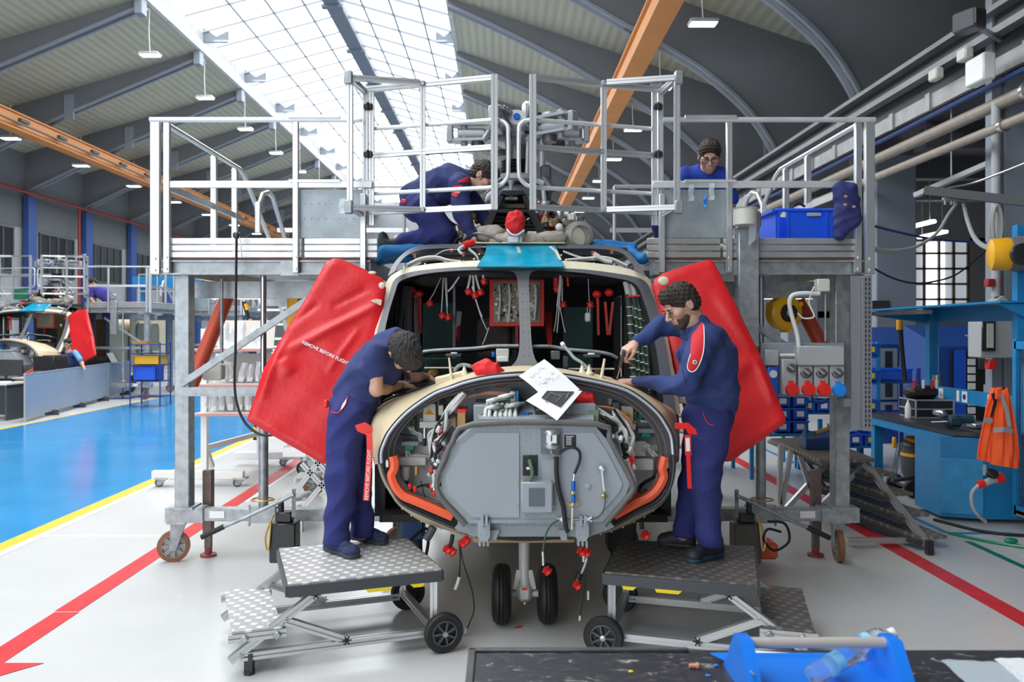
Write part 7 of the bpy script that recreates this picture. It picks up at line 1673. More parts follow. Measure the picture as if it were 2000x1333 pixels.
o = MB().box(((XL+XR2)/2-.2, YT2, 1.545), (.35, .3, .07)).build('cardboard_box', MATS['cardboard']); tag(o, 'flat cardboard box on top of the left shelf trolley', 'box')
# laptop on a stand
o = thing('laptop_stand', XF(240, 778) and Vector((*XF(240, 779), 0)), 'thin dark stand with open laptop at the partition end', 'stand'); x, y = XF(240, 779)
MB().tube([(x, y, 0), (x, y, .95)], .02, 8).box((x, y, .01), (.5, .4, .02)).build('pole', dbl, o); MB().box((x, y, .97), (.45, .3, .03), bev=.005).build('tray', MATS['blue_grey_partition'], o); MB().bar((x-.22, y, .98), (x-.36, y, 1.22), .3, .02, up=(1, 0, 0)).build('screen', whitepl, o)
# blue light table on the far deck
t = thing('blue_cabinet', (-9.9, 24.5, 2.43), 'light blue tool table standing on the far work deck', 'tool table')
MB().box((-10.35, 24.6, 3.3), (1.9, .6, .35), bev=.02).build('top', bluep, t)
for x in (-11.1, -9.6): MB().box((x, 24.6, 2.8), (.1, .1, .75)).build('leg', bluep, t)
g = MB().box(P(40, 575, 21.06), (.35, .03, .28)).build('exit_sign', mat('green_sign', (.01, .22, .10), .5)); tag(g, 'small green sign on the far left railing', 'sign')
# ---- white rack cart with bagged parts, under the left deck ----
rk = thing('rack_cart', P(425, 945, 9.3).xy.to_3d(), 'white wheeled rack cart carrying bagged parts, behind the left platform', 'rack cart'); wr = mat('white_rack_paint', (.72, .70, .68), .4)
x0, x1 = P(385, 0, 9.6).x, P(500, 0, 9.6).x; xa, ya = XF(300, 950); xb, yb = XF(478, 950)
MB().box(((xa+xb)/2, 9.45, .14), (xb-xa, .09, .1), bev=.01).build('base_rail', wr, rk); MB().box(((xa+xb)/2+.5, 10.9, .14), (1.1, .09, .1), bev=.01).build('base_rail', wr, rk)
for (x, y) in ((-3.55, 9.5), (-3.3, 10.85)):
    MB().box((x, y, 1.0), (.07, .07, 1.75)).bar((x, y, .5), (x, y+.25, .18), .05).build('post', wr, rk)
MB().bar((-3.55, 9.5, .45), (-3.3, 10.85, .45), .05, .06).build('tie_bar', wr, rk)
for k, z in enumerate((.86, 1.2, 1.62)):
    MB().prism([(-3.62, 9.35, z), (-2.85, 9.35+.1, z), (-2.75, 10.9, z), (-3.4, 10.9, z)], (0, 0, .02)).build('shelf', wr, rk, smooth=False); MB().box((-3.22, 9.36, z+.0), (.78, .015, .03)).build('shelf_edge', mat('pale_red_edge', (.55, .25, .22), .5), rk)
    MB().prism([(-3.6, 9.75+.15*k, z+.02), (-2.9, 9.8+.15*k, z+.02), (-2.9, 9.9+.15*k, z+.36), (-3.6, 9.85+.15*k, z+.36)], (0, .02, 0)).build('back_board', mat('rack_board', (.62, .58, .53), .5), rk, smooth=False)
for (x, y) in ((xa+.08, 9.45), (xb-.08, 9.45), (-3.0, 10.9)): caster(rk, x, y, .05, .3, .1, darkgrey)
rq = random.Random(8)
bagm = mat('cloudy_plastic_bag', (.85, .86, .87), .25, alpha=.6)
for k, z in enumerate((.88, 1.22, 1.64)):
    for i in range(7):
        x = -3.56+.105*i; h = .2+.1*rq.random(); w = .045; y = 9.5+.05*k; tl = (rq.random()-.5)*.1
        pts = [[Vector((x+w*(j/2-1)+tl*i2/4+.006*math.sin(i2*3+j), y-.02*math.sin(i2+j*2)+.03*math.cos(j), z+.02+h*i2/4)) for j in range(5)] for i2 in range(5)]
        o = MB().grid(pts, thick=(0, .02, 0)).build('part_bag', bagm); tag(o, 'clear plastic part bag, %s from left on white rack cart, %s shelf' % (ordn[i], ('lower', 'middle', 'upper')[k]), 'bag', 'part bags on the %s shelf of the rack cart' % ('lower', 'middle', 'upper')[k])
# striped ladder stair behind the left pole
la = thing('striped_ladder', P(520, 860, 10.5).xy.to_3d(), 'aluminium ladder stair with yellow and black striped rail behind the red cover', 'ladder')
MB().tube([P(476, 590, 12.0), P(508, 700, 12.0), P(498, 860, 12.0)], .03, 8).build('rail', black, la)
for i in range(9):
    y = 600+30*i; x = 478+(y-590)*.29 if y < 700 else 509-(y-700)*.07; MB().lathe([(.034, -.05), (.034, .05)], P(x, y, 12.0), (.28, 0, -1), 10).build('yellow_band', yellow, la)
MB().bar(P(505, 570, 12.1), P(590, 878, 12.1), .07, .04).build('stringer', alu, la); MB().bar(P(548, 560, 12.3), P(630, 870, 12.3), .07, .04).build('stringer', alu, la)
for i in range(6): MB().box(P(540+9*i, 606+28*i, 12.1), (.5, .25, .03)).build('tread', alu, la)
o = MB().box(P(578, 620, 8.5), (.16, .2, .5), bev=.04).build('winch_box', yellow); tag(o, 'yellow winch box hanging under left deck beside red cover', 'winch')
# under-nose equipment
t = thing('hydraulic_jack', P(808, 1100, 6.4).xy.to_3d(), 'dark blue hydraulic jack under the left side of the nose', 'jack')
MB().box(P(808, 1013, 6.3), (.17, .2, .3), bev=.01).build('body', mat('deep_blue_paint', (.01, .05, .16), .4), t); MB().cyl(P(808, 1045, 6.3), (P(808, 1045, 6.3).x, 6.3, .02), .07).build('column', darkgrey, t); MB().lathe([(.14, 0), (.14, .03), (.06, .06)], (P(808, 1045, 6.3).x, 6.3, 0), (0, 0, 1)).build('foot', blackp, t)
t = thing('hydraulic_jack', P(1210, 1100, 6.4).xy.to_3d(), 'black jack stand in shadow under the right side of the nose', 'jack')
MB().box(P(1212, 1030, 6.3), (.22, .2, .35), bev=.02).build('body', blackp, t); MB().cyl(P(1212, 1050, 6.3), (P(1212, 1050, 6.3).x, 6.3, .02), .08).build('column', blackp, t)
o = MB().box((.5, 8.3, .26), (1.3, .5, .5), bev=.03).build('dark_fill_box', nearblack); tag(o, 'black box added to darken the shade under the fuselage', 'equipment')  # black box added so the shaded space under the fuselage reads darker
o = MB().tube(smoothpts([(-.9, 5.9, .02), (-.75, 5.8, .25), (-.55, 5.85, .4), (-.6, 5.9, .1), (-.8, 6.0, .02), (-.95, 6.1, .3)]), .012, 8).build('loop_cable', black); tag(o, 'black cable loop on floor behind the left step stand', 'cable')

# aluminium steps standing behind the left stand
t = thing('aluminium_steps', P(600, 1040, 7.2).xy.to_3d(), 'aluminium grated steps on the floor between red cover and left step stand', 'steps')
for (x, y, w) in ((618, 893, 52), (596, 935, 52), (573, 975, 52)): MB().prism([P(x-26, y+8, 7.4), P(x+26, y+3, 7.4), P(x+36, y-10, 7.9), P(x-10, y-6, 7.9)], (0, 0, .03)).build('tread', tread_l, t, smooth=False)
for (a, b_) in (((640, 880), (540, 1010)), ((640, 925), (600, 880)), ((545, 1002), (640, 1002)), ((640, 960), (590, 905)), ((585, 1000), (640, 935))): MB().prof(P(*a, 7.35), P(*b_, 7.35), .045).build('frame_bar', alu, t)
for x in (586, 642): MB().box((P(x, 0, 7.35).x, 7.35, .12), (.05, .05, .24)).build('foot', alu, t)
t = thing('side_caster', P(592, 925, 10.2).xy.to_3d(), 'caster wheel of equipment standing behind the red left cover', 'caster'); x_ = P(592, 0, 10.2).x; caster(t, x_, 10.2, .085, .4, .2, black); MB().box((x_, 10.3, .3), (.5, .3, .12)).build('frame', alu, t); 
# ================= RIGHT SIDE WORKSHOP =================
wb = thing('workbench', (4.7, 8.6, 0), 'blue steel workbench with black top, canopy and sticker rail', 'workbench')
def q4(px, py, z): return atz(px, py, z)
ztop = .87
tl, tr_, nr, nl = q4(1700, 800, ztop), Vector((5.25, 9.7, ztop)), Vector((5.25, 7.3, ztop)), q4(1862, 848, ztop)
MB().prism([Vector((4.38, 9.6, ztop-.04)), Vector((5.2, 9.6, ztop-.04)), Vector((5.2, 7.35, ztop-.04)), Vector((4.38, 7.75, ztop-.04))], (0, 0, .04)).build('bench_top', mat('worn_black_top', (.03, .03, .032), .4, var=.6, vscale=10), wb, smooth=False)
MB().box((4.42, 8.7, ztop-.09), (.05, 1.8, .09)).build('front_apron', bluep, wb)
for (x, y) in ((4.47, 9.5), (5.12, 9.5)): MB().box((x, y, .42), (.1, .09, .84)).build('leg', bluep, wb)
cb_ = MB().prism([(4.28, 7.78, .04), (4.62, 7.66, .04), (5.16, 7.62, .04), (5.16, 8.3, .04), (4.30, 8.3, .04)], (0, 0, .78)).build('cabinet', bluep, wb, smooth=False)
MB().prism([(4.275, 7.765, .08), (4.61, 7.645, .08), (4.61, 7.645, .62), (4.275, 7.765, .62)], (0, -.01, 0)).build('door', mat('scuffed_blue_door', (.03, .28, .56), .4, var=.15), cb_, smooth=False)
MB().box((4.615, 7.62, .52), (.02, .02, .1)).build('handle', offw, cb_)
for (y) in (9.42, 7.72): MB().box((5.08, y, 1.5), (.1, .09, 1.3)).build('upright', bluep, wb)
MB().box((5.06, 8.55, 1.13), (.05, 1.75, .15)).build('sticker_rail', bluep, wb)
for i, (px, w, py) in enumerate(((1820, .09, 0), (1838, .09, 0), (1871, .05, 0), (1884, .10, 0), (1934, .09, 0))):
    k = (px-CX)/FPX; y = 5.03/k; s = MB().box((5.03, y, 1.13), (.004, w, .12)).build('sticker', paper, wb)
    if i in (1, 3, 4): MB().lathe([(.03, 0), (.03, .003)], (5.027, y, 1.13), (-1, 0, 0), 14).build('sticker_print', mat('navy_print', (.02, .05, .22), .5) if i == 3 else ink, s)
MB().prism([(4.0, 9.5, 2.06), (5.15, 9.5, 2.12), (5.15, 7.6, 2.12), (4.75, 7.6, 2.12), (4.35, 8.3, 2.09)], (0, 0, .02)).build('canopy', bluep, wb, smooth=False)
MB().prism([(5.1, 9.5, 1.95), (5.1, 7.65, 1.95), (5.1, 7.65, 2.12), (5.1, 9.5, 2.12)], (.03, 0, 0)).prism([(4.2, 9.46, 2.06), (5.1, 9.46, 1.93), (5.1, 9.46, 2.11)], (0, .03, 0)).prism([(4.75, 7.62, 2.11), (5.1, 7.62, 1.93), (5.1, 7.62, 2.11)], (0, .03, 0)).build('canopy_bracket', bluep, wb, smooth=False)
MB().box((4.45, 8.9, 2.05), (.12, 1.1, .04)).build('canopy_light', mat('grey_lamp_body', (.3, .28, .27), .4), wb)
tool = thing('bench_vise', (4.52, 8.1, ztop), 'blue-green bench vise clamped on the workbench corner', 'vise'); vm = mat('vise_teal', (.03, .07, .09), .4)
MB().box((4.55, 8.05, ztop+.07), (.16, .14, .12), bev=.03).cyl((4.45, 8.05, ztop+.09), (4.75, 8.05, ztop+.09), .045).build('body', vm, tool); MB().box((4.42, 8.05, ztop+.15), (.07, .17, .07), bev=.02).build('jaw', steel, tool); MB().cyl((4.42, 7.9, ztop+.08), (4.42, 8.2, ztop+.04), .008).build('handle', steel, tool)
o = MB().box((4.85, 8.0, ztop+.03), (.3, .14, .05), bev=.01).build('steel_block', steel); tag(o, 'flat steel block lying on bench right of the vise', 'block')
tc = thing('tool_case', (4.75, 9.0, ztop), 'black tool case with silver edges on the workbench', 'case')
MB().box((4.82, 9.05, ztop+.105), (.42, .34, .2), bev=.01).build('case_body', blackp, tc)
g = MB()
for dz in (.01, .105, .205):
    g.box((4.82, 8.875, ztop+dz), (.44, .012, .014)); g.box((4.605, 9.05, ztop+dz), (.012, .34, .014))
for dx in (-.21, .21): g.box((4.82+dx, 8.875, ztop+.105), (.016, .014, .2))
g.build('silver_edges', alu, tc)
o = MB().box((4.78, 9.1, ztop+.28), (.34, .22, .15), bev=.05).build('tool_pouch', black); tag(o, 'black pouch with red tools on top of the silver edged case', 'pouch')
for k, (dx, c) in enumerate(((-.12, redp), (-.02, whitepl), (.08, redp), (.13, whitepl))): o = MB().cyl((4.78+dx, 9.0, ztop+.33), (4.77+dx, 8.98, ztop+.42), .016).build('hand_tool', c); tag(o, ('red', 'white', 'red', 'white')[k]+' tool handle sticking out of black pouch, %s one' % ('leftmost', 'left middle', 'right middle', 'rightmost')[k], 'tool')
o = MB().lathe([(.032, 0), (.034, .12), (.02, .16), (.012, .18), (.012, .20)], (4.56, 8.95, ztop), (0, 0, 1), 16).build('spray_bottle', whitepl); tag(o, 'small white bottle in front of the tool case', 'bottle')
o = MB().lathe([(.045, 0), (.045, .12), (0, .12)], (5.07, 9.3, 1.21), (0, 0, 1), 18).build('metal_can', steel); tag(o, 'round silver can standing on the sticker rail', 'can')
o = MB().tube([(4.78, 9.6, 2.05), (4.82, 9.6, 1.6), (4.85, 9.6, 1.25)], [.03, .026, .03], 10).build('hanging_torch', blackp); tag(o, 'black hanging tool with yellow collar at the canopy post', 'tool'); MB().lathe([(.036, -.06), (.036, .06)], (4.79, 9.6, 1.92), (0, 0, 1), 12).build('collar', yellow, o)
# orange vest
vm_o = mat('hi_vis_orange', (.90, .10, .015), .7, bump=.25, bscale=12); refl = mat('reflective_stripe', (.33, .32, .34), .4)
vt = thing('safety_vest', P(1950, 760, 7.1), 'orange hi-vis vest with grey reflective stripes hanging at bench end', 'vest')
L1 = [(1938, 758), (1928, 790), (1920, 830), (1912, 870), (1910, 898)]; R1 = [(1958, 757), (1952, 790), (1947, 830), (1942, 870), (1940, 905)]
R2 = [(1968, 758), (1978, 800), (1986, 850), (1990, 890), (1990, 916)]
def vsheet(A, B, Y, nm, m, dpt=.03, ph=0):
    a, b = smoothpts([P(x, y, Y) for x, y in A], 4), smoothpts([P(x, y, Y) for x, y in B], 4)
    rows_ = [[p.lerp(q, j/8)+Vector((0, -dpt*math.sin(PI*j/8)-.012*math.sin(j*2.1+ph+i*.2), 0)) for j in range(9)] for i, (p, q) in enumerate(zip(a, b))]; return MB().grid(rows_, thick=(0, .02, 0)).build(nm, m, vt)
vsheet(L1, R1, 7.1, 'left_panel', vm_o); vsheet([(1950, 765), (1946, 800), (1942, 850), (1940, 880), (1938, 908)], R2, 7.02, 'right_panel', vm_o, .04, 2)
vsheet([(1946, 760), (1945, 780)], [(1952, 757), (1958, 778)], 6.96, 'collar', vm_o, .01); vsheet([(1958, 757), (1963, 790)], [(1970, 760), (1980, 820)], 7.16, 'dark_lining', black, .0)
MB().band([P(1941, 836, 6.96), P(1960, 834, 6.93), P(1978, 838, 6.96)], [P(1940, 846, 6.96), P(1960, 844, 6.93), P(1979, 847, 6.96)], (0, .004, 0)).build('stripe', refl, vt, smooth=False)
MB().band([P(1952, 770, 6.95), P(1962, 800, 6.94), P(1968, 834, 6.95)], [P(1958, 768, 6.95), P(1970, 800, 6.94), P(1976, 834, 6.95)], (0, .004, 0)).build('stripe', refl, vt, smooth=False); MB().band([P(1923, 815, 7.04), P(1940, 819, 7.04)], [P(1920, 826, 7.04), P(1938, 828, 7.04)], (0, .004, 0)).build('stripe', refl, vt, smooth=False)
MB().band([P(1936, 770, 7.03), P(1941, 785, 7.02), P(1934, 815, 7.03)], [P(1944, 768, 7.03), P(1950, 785, 7.02), P(1937, 816, 7.03)], (0, .004, 0)).build('arm_opening', black, vt, smooth=False)
# vacuum cleaner
vc = thing('vacuum_cleaner', (4.6, 8.95, 0), 'yellow and dark grey industrial vacuum cleaner under the workbench', 'vacuum cleaner'); vg = mat('vacuum_grey', (.07, .072, .08), .4); vx, vy = 4.72, 9.0
MB().lathe([(.17, .2), (.19, .25), (.2, .42), (.2, .44)], (vx, vy, 0), (0, 0, 1), 28).build('tank', vg, vc); MB().lathe([(.205, .44), (.205, .475)], (vx, vy, 0), (0, 0, 1), 28).build('yellow_band', yellow, vc)
MB().lathe([(.2, .475), (.2, .56), (.15, .62), (.0, .64)], (vx, vy, 0), (0, 0, 1), 28).build('motor_head', vg, vc); MB().box((vx-.08, vy-.06, .63), (.18, .2, .06), bev=.025).build('yellow_cover', yellow, vc)
MB().box((vx, vy, .13), (.5, .38, .08), bev=.03).build('chassis', vg, vc)
for s in (-1, 1): MB().lathe([(.03, -.025), (.095, -.025), (.1, 0), (.095, .025), (.03, .025)], (vx-.18, vy+s*.2, .1), (0, 1, 0), 24).build('wheel', black, vc)
MB().tube(smoothpts([(vx-.42, vy-.25, .2), (vx-.2, vy-.3, .26), (vx+.1, vy-.28, .34), (vx+.3, vy-.2, .42)]), .022, 10).build('hose', black, vc)
for k in range(3): MB().tube(smoothpts([(vx-.3+.03*k, vy-.1, .6), (vx-.34+.02*k, vy-.1, .4), (vx-.38+.03*k, vy-.1, .16)]), .006, 6).build('tube', steel, vc)
MB().box((vx-.34, vy-.1, .6), (.04, .04, .12), bev=.01).build('yellow_clip', yellow, vc)
# cables on floor, industrial plug
o = MB().tube(smoothpts([(4.2, 7.75, .015), (4.4, 7.3, .015), (4.75, 7.15, .015), (5.1, 7.3, .015), (5.4, 7.2, .015)]), .014, 8).build('floor_cable', black); tag(o, 'black cable lying on floor in front of blue cabinet', 'cable')
pg = thing('industrial_plug', P(1940, 935, 7.2), 'red and grey industrial plug on a grey cable at the blue cabinet', 'plug')
MB().tube(smoothpts([P(1915, 945, 7.2), P(1899, 962, 7.2), P(1898, 985, 7.2), P(1908, 1005, 7.2), P(1925, 1020, 7.25)]), .016, 10).build('cable', MATS['light_grey_abs'], pg); MB().cyl(P(1910, 948, 7.2), P(1922, 945, 7.2), .035).build('red_gland', redp, pg); MB().cyl(P(1922, 945, 7.2), P(1945, 936, 7.2), .032).build('plug_body', MATS['light_grey_abs'], pg); MB().cyl(P(1945, 938, 7.2), P(1958, 932, 7.2), .045).build('red_ring', redp, pg); MB().lathe([(.05, 0), (.05, .03), (.045, .035)], P(1937, 928, 7.15), (0, -.6, .8), 22).build('cap', blackp, pg)
o = MB().tube(smoothpts([(4.06, 7.25, .012), (4.25, 6.95, .012), (4.5, 6.7, .02)]), .012, 6).ball((4.42, 6.92, .03), .05, sc=(1.2, .8, .5)).build('green_scrap', mat('green_film', (.0, .25, .12), .3)); tag(o, 'crumpled green film scrap on floor in front of the bench', 'scrap')
# wire cage trolley at the right edge
cg = thing('cage_trolley', (4.9, 6.9, 0), 'blue wire cage trolley at the right edge of the hall', 'trolley'); x0 = 4.78
for (x, y) in ((x0, 6.7), (x0+1.2, 6.7), (x0, 7.4)): MB().box((x, y, .95), (.05, .05, 1.65)).build('post', bluep, cg)
for z in (.2, 1.72): MB().box((x0+.6, 6.7, z), (1.2, .05, .07)).box((x0, 7.05, z), (.05, .7, .07)).build('rail', bluep, cg)
MB().box((x0+.6, 7.05, .17), (1.25, .7, .05)).build('plywood_floor', mat('plywood', (.35, .2, .1), .6), cg); MB().box((x0+.6, 6.9, 1.06), (1.2, .3, .03)).build('wood_shelf', MATS['plywood'], cg)
g = MB()
for i in range(17): g.box((x0, 6.72+.04*i, .95), (.004, .004, 1.5))
for i in range(20): g.box((x0, 7.05, .25+.075*i), (.004, .68, .004))
g.build('wire_mesh', darkgrey, cg, smooth=False)
for y in (6.75, 7.35): caster(cg, x0+.1, y, .06, .2, .14, darkgrey)
crate((x0+.35, 7.1, .93), (.4, .3, .2), 'dark blue crate inside the wire cage trolley')
# electrical cabinet on the steel column
ec = thing('electrical_cabinet', P(1940, 660, 10.0), 'grey wall cabinet with glazed door on the right steel column', 'cabinet')
a, b_ = P(1914, 612, 9.9), P(1966, 700, 9.9)
MB().box(((a.x+b_.x)/2+.04, 10.0, (a.z+b_.z)/2), (b_.x-a.x+.1, .3, a.z-b_.z), bev=.015).build('housing', MATS['light_grey_abs'], ec)
MB().box(P(1931, 655, 9.82), (.17, .02, .40), bev=.008).build('door_window', glassd, ec); MB().box(P(1934, 656, 9.80), (.08, .01, .30)).build('inner_plate', offw, ec)
MB().prism(PP([(1932, 612), (1960, 612), (1972, 590), (1960, 578), (1936, 595)], 10.0), (0, .2, 0)).build('cable_duct', MATS['light_grey_abs'], ec, smooth=False); MB().cyl(P(1945, 580, 10.1), P(1945, 200, 10.1), .05).build('riser_pipe', MATS['light_grey_abs'], ec)
MB().box(P(1935, 712, 9.9), (.1, .1, .12), bev=.01).build('red_socket', redp, ec)
# reel with yellow end on the column
rl2 = thing('cable_reel', P(1975, 497, 7.8), 'grey and yellow cable reel hanging at the right edge', 'cable reel'); c0 = P(1968, 497, 7.6)
MB().lathe([(.1, -.16), (.15, -.14), (.16, 0), (.15, .02)], c0, (1, -.35, 0), 30).build('yellow_case', yellow, rl2); MB().lathe([(.16, .02), (.17, .06), (.17, .2), (.15, .22)], c0, (1, -.35, 0), 30).build('grey_case', mat('reel_grey', (.12, .125, .135), .4), rl2)
MB().lathe([(.1, 0), (.1, .04), (.05, .05)], P(1993, 497, 7.4), (0, -1, 0), 26).build('hub', blackp, rl2)
MB().bar(P(1990, 440, 7.7), P(1990, 700, 7.7), .08, .08).build('blue_stand', bluep, rl2)
# overhead service hoses and trolley
hz = thing('service_hose', P(1860, 380, 8.5), 'grey service hoses looped from an overhead rail at upper right', 'hose'); hg = mat('service_hose_grey', (.30, .30, .29), .5)
for k in range(2):
    MB().tube(smoothpts([P(1702, 484+4*k, 7.5), P(1740, 490+3*k, 7.6), P(1790, 482, 7.8), P(1830, 455, 8.1), P(1852, 420, 8.3), P(1868, 398, 8.4)], 5), .016, 8).build('loop', hg, hz); MB().tube(smoothpts([P(1882, 398, 8.4), P(1890, 430+4*k, 8.3), P(1905, 465+4*k, 8.1), P(1930, 483+3*k, 7.9), P(1960, 480, 7.7)], 5), .018, 8).build('loop', hg, hz)
MB().tube([P(1948+9*math.cos(a), 440+38*math.sin(a), 7.9) for a in np.linspace(0, 2*PI, 25)[:-1]], .018, 8, closed=True).build('coil', hg, hz); MB().tube([P(1944+10*math.cos(a), 446+42*math.sin(a), 7.95) for a in np.linspace(0, 2*PI, 25)[:-1]], .018, 8, closed=True).build('coil', hg, hz)
tr2 = thing('hose_trolley_rail', P(1880, 380, 8.5), 'dark overhead rail with hose trolley at upper right', 'rail'); MB().bar(P(1805, 372, 8.5), P(2010, 395, 8.0), .07, .09).build('rail', mat('charcoal_rail', (.06, .065, .07), .5), tr2); MB().bar(P(1842, 388, 8.4), P(1886, 392, 8.4), .05, .03).build('trolley', galv, tr2)
for x in (1846, 1858, 1864): MB().cyl(P(x, 374, 8.4), P(x, 400, 8.4), .012).build('hook', galv, tr2)
ch = MB().tube(smoothpts([P(1850, 368, 8.5), P(1900, 358, 8.4), P(1950, 340, 8.2), P(2005, 318, 8.0)]), .012, 6).build('chain', steel); tag(ch, 'thin steel chain above the hose trolley rail', 'chain')
o = MB().tube(smoothpts([P(1700, 440, 8.0), P(1760, 455, 8.5), P(1830, 468, 9.0), P(1925, 474, 9.5)]), .014, 8).build('blue_cable', mat('dark_blue_hose', (.02, .05, .2))); tag(o, 'blue sagging cable crossing in front of the side aisle', 'cable')
o = MB().tube(smoothpts([P(1702, 522, 8.0), P(1740, 542, 8.3), P(1780, 553, 8.5), P(1820, 551, 8.7), P(1870, 535, 8.8), P(1925, 490, 9)]), .010, 8).build('black_cable', black); tag(o, 'black sagging cable above the blue canopy', 'cable')
for (p, q, lab) in ((P(1788, 382, 12), P(1935, 318, 11), 'upper dim tube lamp in the aisle beyond the chain'),): o = MB().bar(p, q, .1, .07).build('tube_lamp', MATS['lamp_housing']); tag(o, lab, 'lamp'); m_ = (p+q)/2; MB().cyl(m_, (m_.x, m_.y, 5.78), .012).build('hanger_rod', galv, o)
sg = thing('wall_sign', P(1938, 552, 9.8), 'small red sign on the right steel column', 'sign'); MB().box(P(1940, 553, 10.1), (.2, .02, .1)).build('plate', redp, sg); MB().box(P(1933, 553, 10.08), (.1, .1, .1), bev=.01).build('bell_box', mat('dark_red_box', (.3, .02, .02), .5), sg)
o = MB().box(Vector((P(1722, 598, 14.7).x, 14.73, P(1722, 598, 14.7).z)), (.32, .02, .2)).build('picture_board', mat('dark_picture', (.05, .04, .04), .5)); tag(o, 'small dark picture board on the grey pillar', 'picture')
# ---- blue lockers and vending cabinet ----
lkm = mat('locker_blue', (.012, .06, .26), .4); lkg = mat('locker_grey_door', (.24, .27, .31), .5)
def sloped(name, x0, x1, y0, y1, z0, z1, label, cat):
    t = thing(name, ((x0+x1)/2, y0, 0), label, cat); MB().prism([(x0, y0, 0), (x0, y1, 0), (x0, y1, z1), (x0, y0, z0)], (x1-x0, 0, 0)).build('casing', lkm, t, smooth=False); return t
lk = sloped('locker_bank', 6.1, 7.45, 13.0, 13.9, 1.62, 1.9, 'blue locker bank with sloped roof and grey windowed doors, left one', 'lockers'); r0 = 0
def doors(t, x0, nx, w, rows_, y):
    for i in range(nx):
        for (z0, z1) in rows_:
            d = MB().box((x0+w*(i+.5), y, (z0+z1)/2), (w*.86, .02, (z1-z0)*.9)).build('door', lkg, t, smooth=False); MB().box((x0+w*(i+.5), y-.012, (z0+z1)/2), (w*.36, .01, (z1-z0)*.7)).build('pane', glassd, d)
doors(lk, 6.13, 4, .33, ((.25, .7), (.7, 1.1), (1.1, 1.58)), 12.985)
lk2 = sloped('locker_bank', 7.5, 8.2, 13.0, 13.9, 1.62, 1.9, 'blue locker bank with small grey doors, behind the bench canopy post', 'lockers'); doors(lk2, 7.52, 3, .22, ((.3, .6), (.6, .85), (.85, 1.1), (1.1, 1.35), (1.35, 1.58)), 12.985)
vd = sloped('dispensing_cabinet', 6.3, 8.0, 11.4, 12.4, 1.62, 1.93, 'dark blue sloped-roof dispensing cabinet with white logo', 'cabinet'); vd.location.x = 7.1
MB().box((6.95, 11.36, .8), (1.1, .02, 1.55)).build('front', nearblack, vd); MB().box((6.52, 11.35, .82), (.16, .03, 1.5)).build('blue_door', bluef, vd); 
for i in range(11): MB().box((6.68, 11.34, .25+.115*i), (.1, .03, .09)).build('drawer_label', paper, vd)
MB().box((6.88, 11.33, 1.42), (.22, .03, .26), bev=.01).build('screen', darkgrey, vd); MB().box((6.93, 11.33, .98), (.16, .01, .2)).build('notice', paper, vd)
n_ = Vector((0, -.31, 1)).normalized(); text('SupplyPoint', .11, 'logo_lettering', paper, vd, Vector((7.15, 11.85, 1.765)), (1, 0, 0), (0, 1, .31), lift=.006); MB().box((7.2, 11.76, 1.74), (.22, .03, .004)).build('red_swoosh', redp, vd)
# shelf with blue trays behind the slotted upright and storage behind right deck
def rackshelf(nm, x0, x1, y0, d, zs, label, m=None):
    t = thing(nm, ((x0+x1)/2, y0, 0), label, 'shelf')
    for x in (x0, x1):
        for y in (y0, y0+d): MB().box((x, y, max(zs)/2+.1), (.045, .045, max(zs)+.2)).build('upright', m or bluep, t)
    for z in zs: MB().box(((x0+x1)/2, y0+d/2, z), (x1-x0, d, .035)).build('shelf_board', m or bluep, t)
    return t
rs1 = rackshelf('storage_rack', 3.95, 5.0, 10.6, .6, (.3, .75, 1.15, 1.5), 'blue storage rack with label bins behind the right platform')
binL = []
k = 0
for z in (.30, .75, 1.15, 1.5):
    for i in range(5):
        x = 4.06+.21*i; lab = 'blue storage bin with %s label, %s from left, %s shelf of blue rack' % ('yellow' if (i+int(z*10)) % 4 == 3 else 'white', ordn[i], {.30: 'bottom', .75: 'second', 1.15: 'third', 1.5: 'top'}[z])
        if z == .30: lab = lab
        crate((x, 10.72, z+.02+.08), (.19, .3, .15), lab, bluef, 0, 'blue bins on the rack, '+{.30: 'bottom', .75: 'second', 1.15: 'third', 1.5: 'top'}[z]+' shelf', nm='storage_bin', lbl=yellowt if (i+int(z*10)) % 4 == 3 else paper)
rs2 = rackshelf('storage_rack', 5.05, 5.85, 11.2, .5, (.5, 1.12), 'dark blue shelf with blue trays left of the lockers', lkm)
for z, lab in ((.5, 'lower'), (1.12, 'upper')): crate((5.45, 11.45, z+.105), (.7, .36, .16), 'long blue tray on the %s shelf left of the lockers' % lab, bluef, nm='tray')
lt = rackshelf('low_table', 3.1, 3.95, 9.9, .8, (.55,), 'low light blue table behind the right platform pole'); 
for i, (x, z) in enumerate(((3.5, .57), (3.72, .57), (3.5, .73), (3.72, .73), (3.72, .89), (3.5, .89))): crate((x, 10.1, z+.08), (.2, .32, .15), 'blue bin with white label stacked on low table, %s %s' % (('left stack', 'right stack')[x > 3.6], ('bottom', 'middle', 'top')[int((z-.57)/.155+.3)]), bluef, nm='storage_bin', lbl=paper)
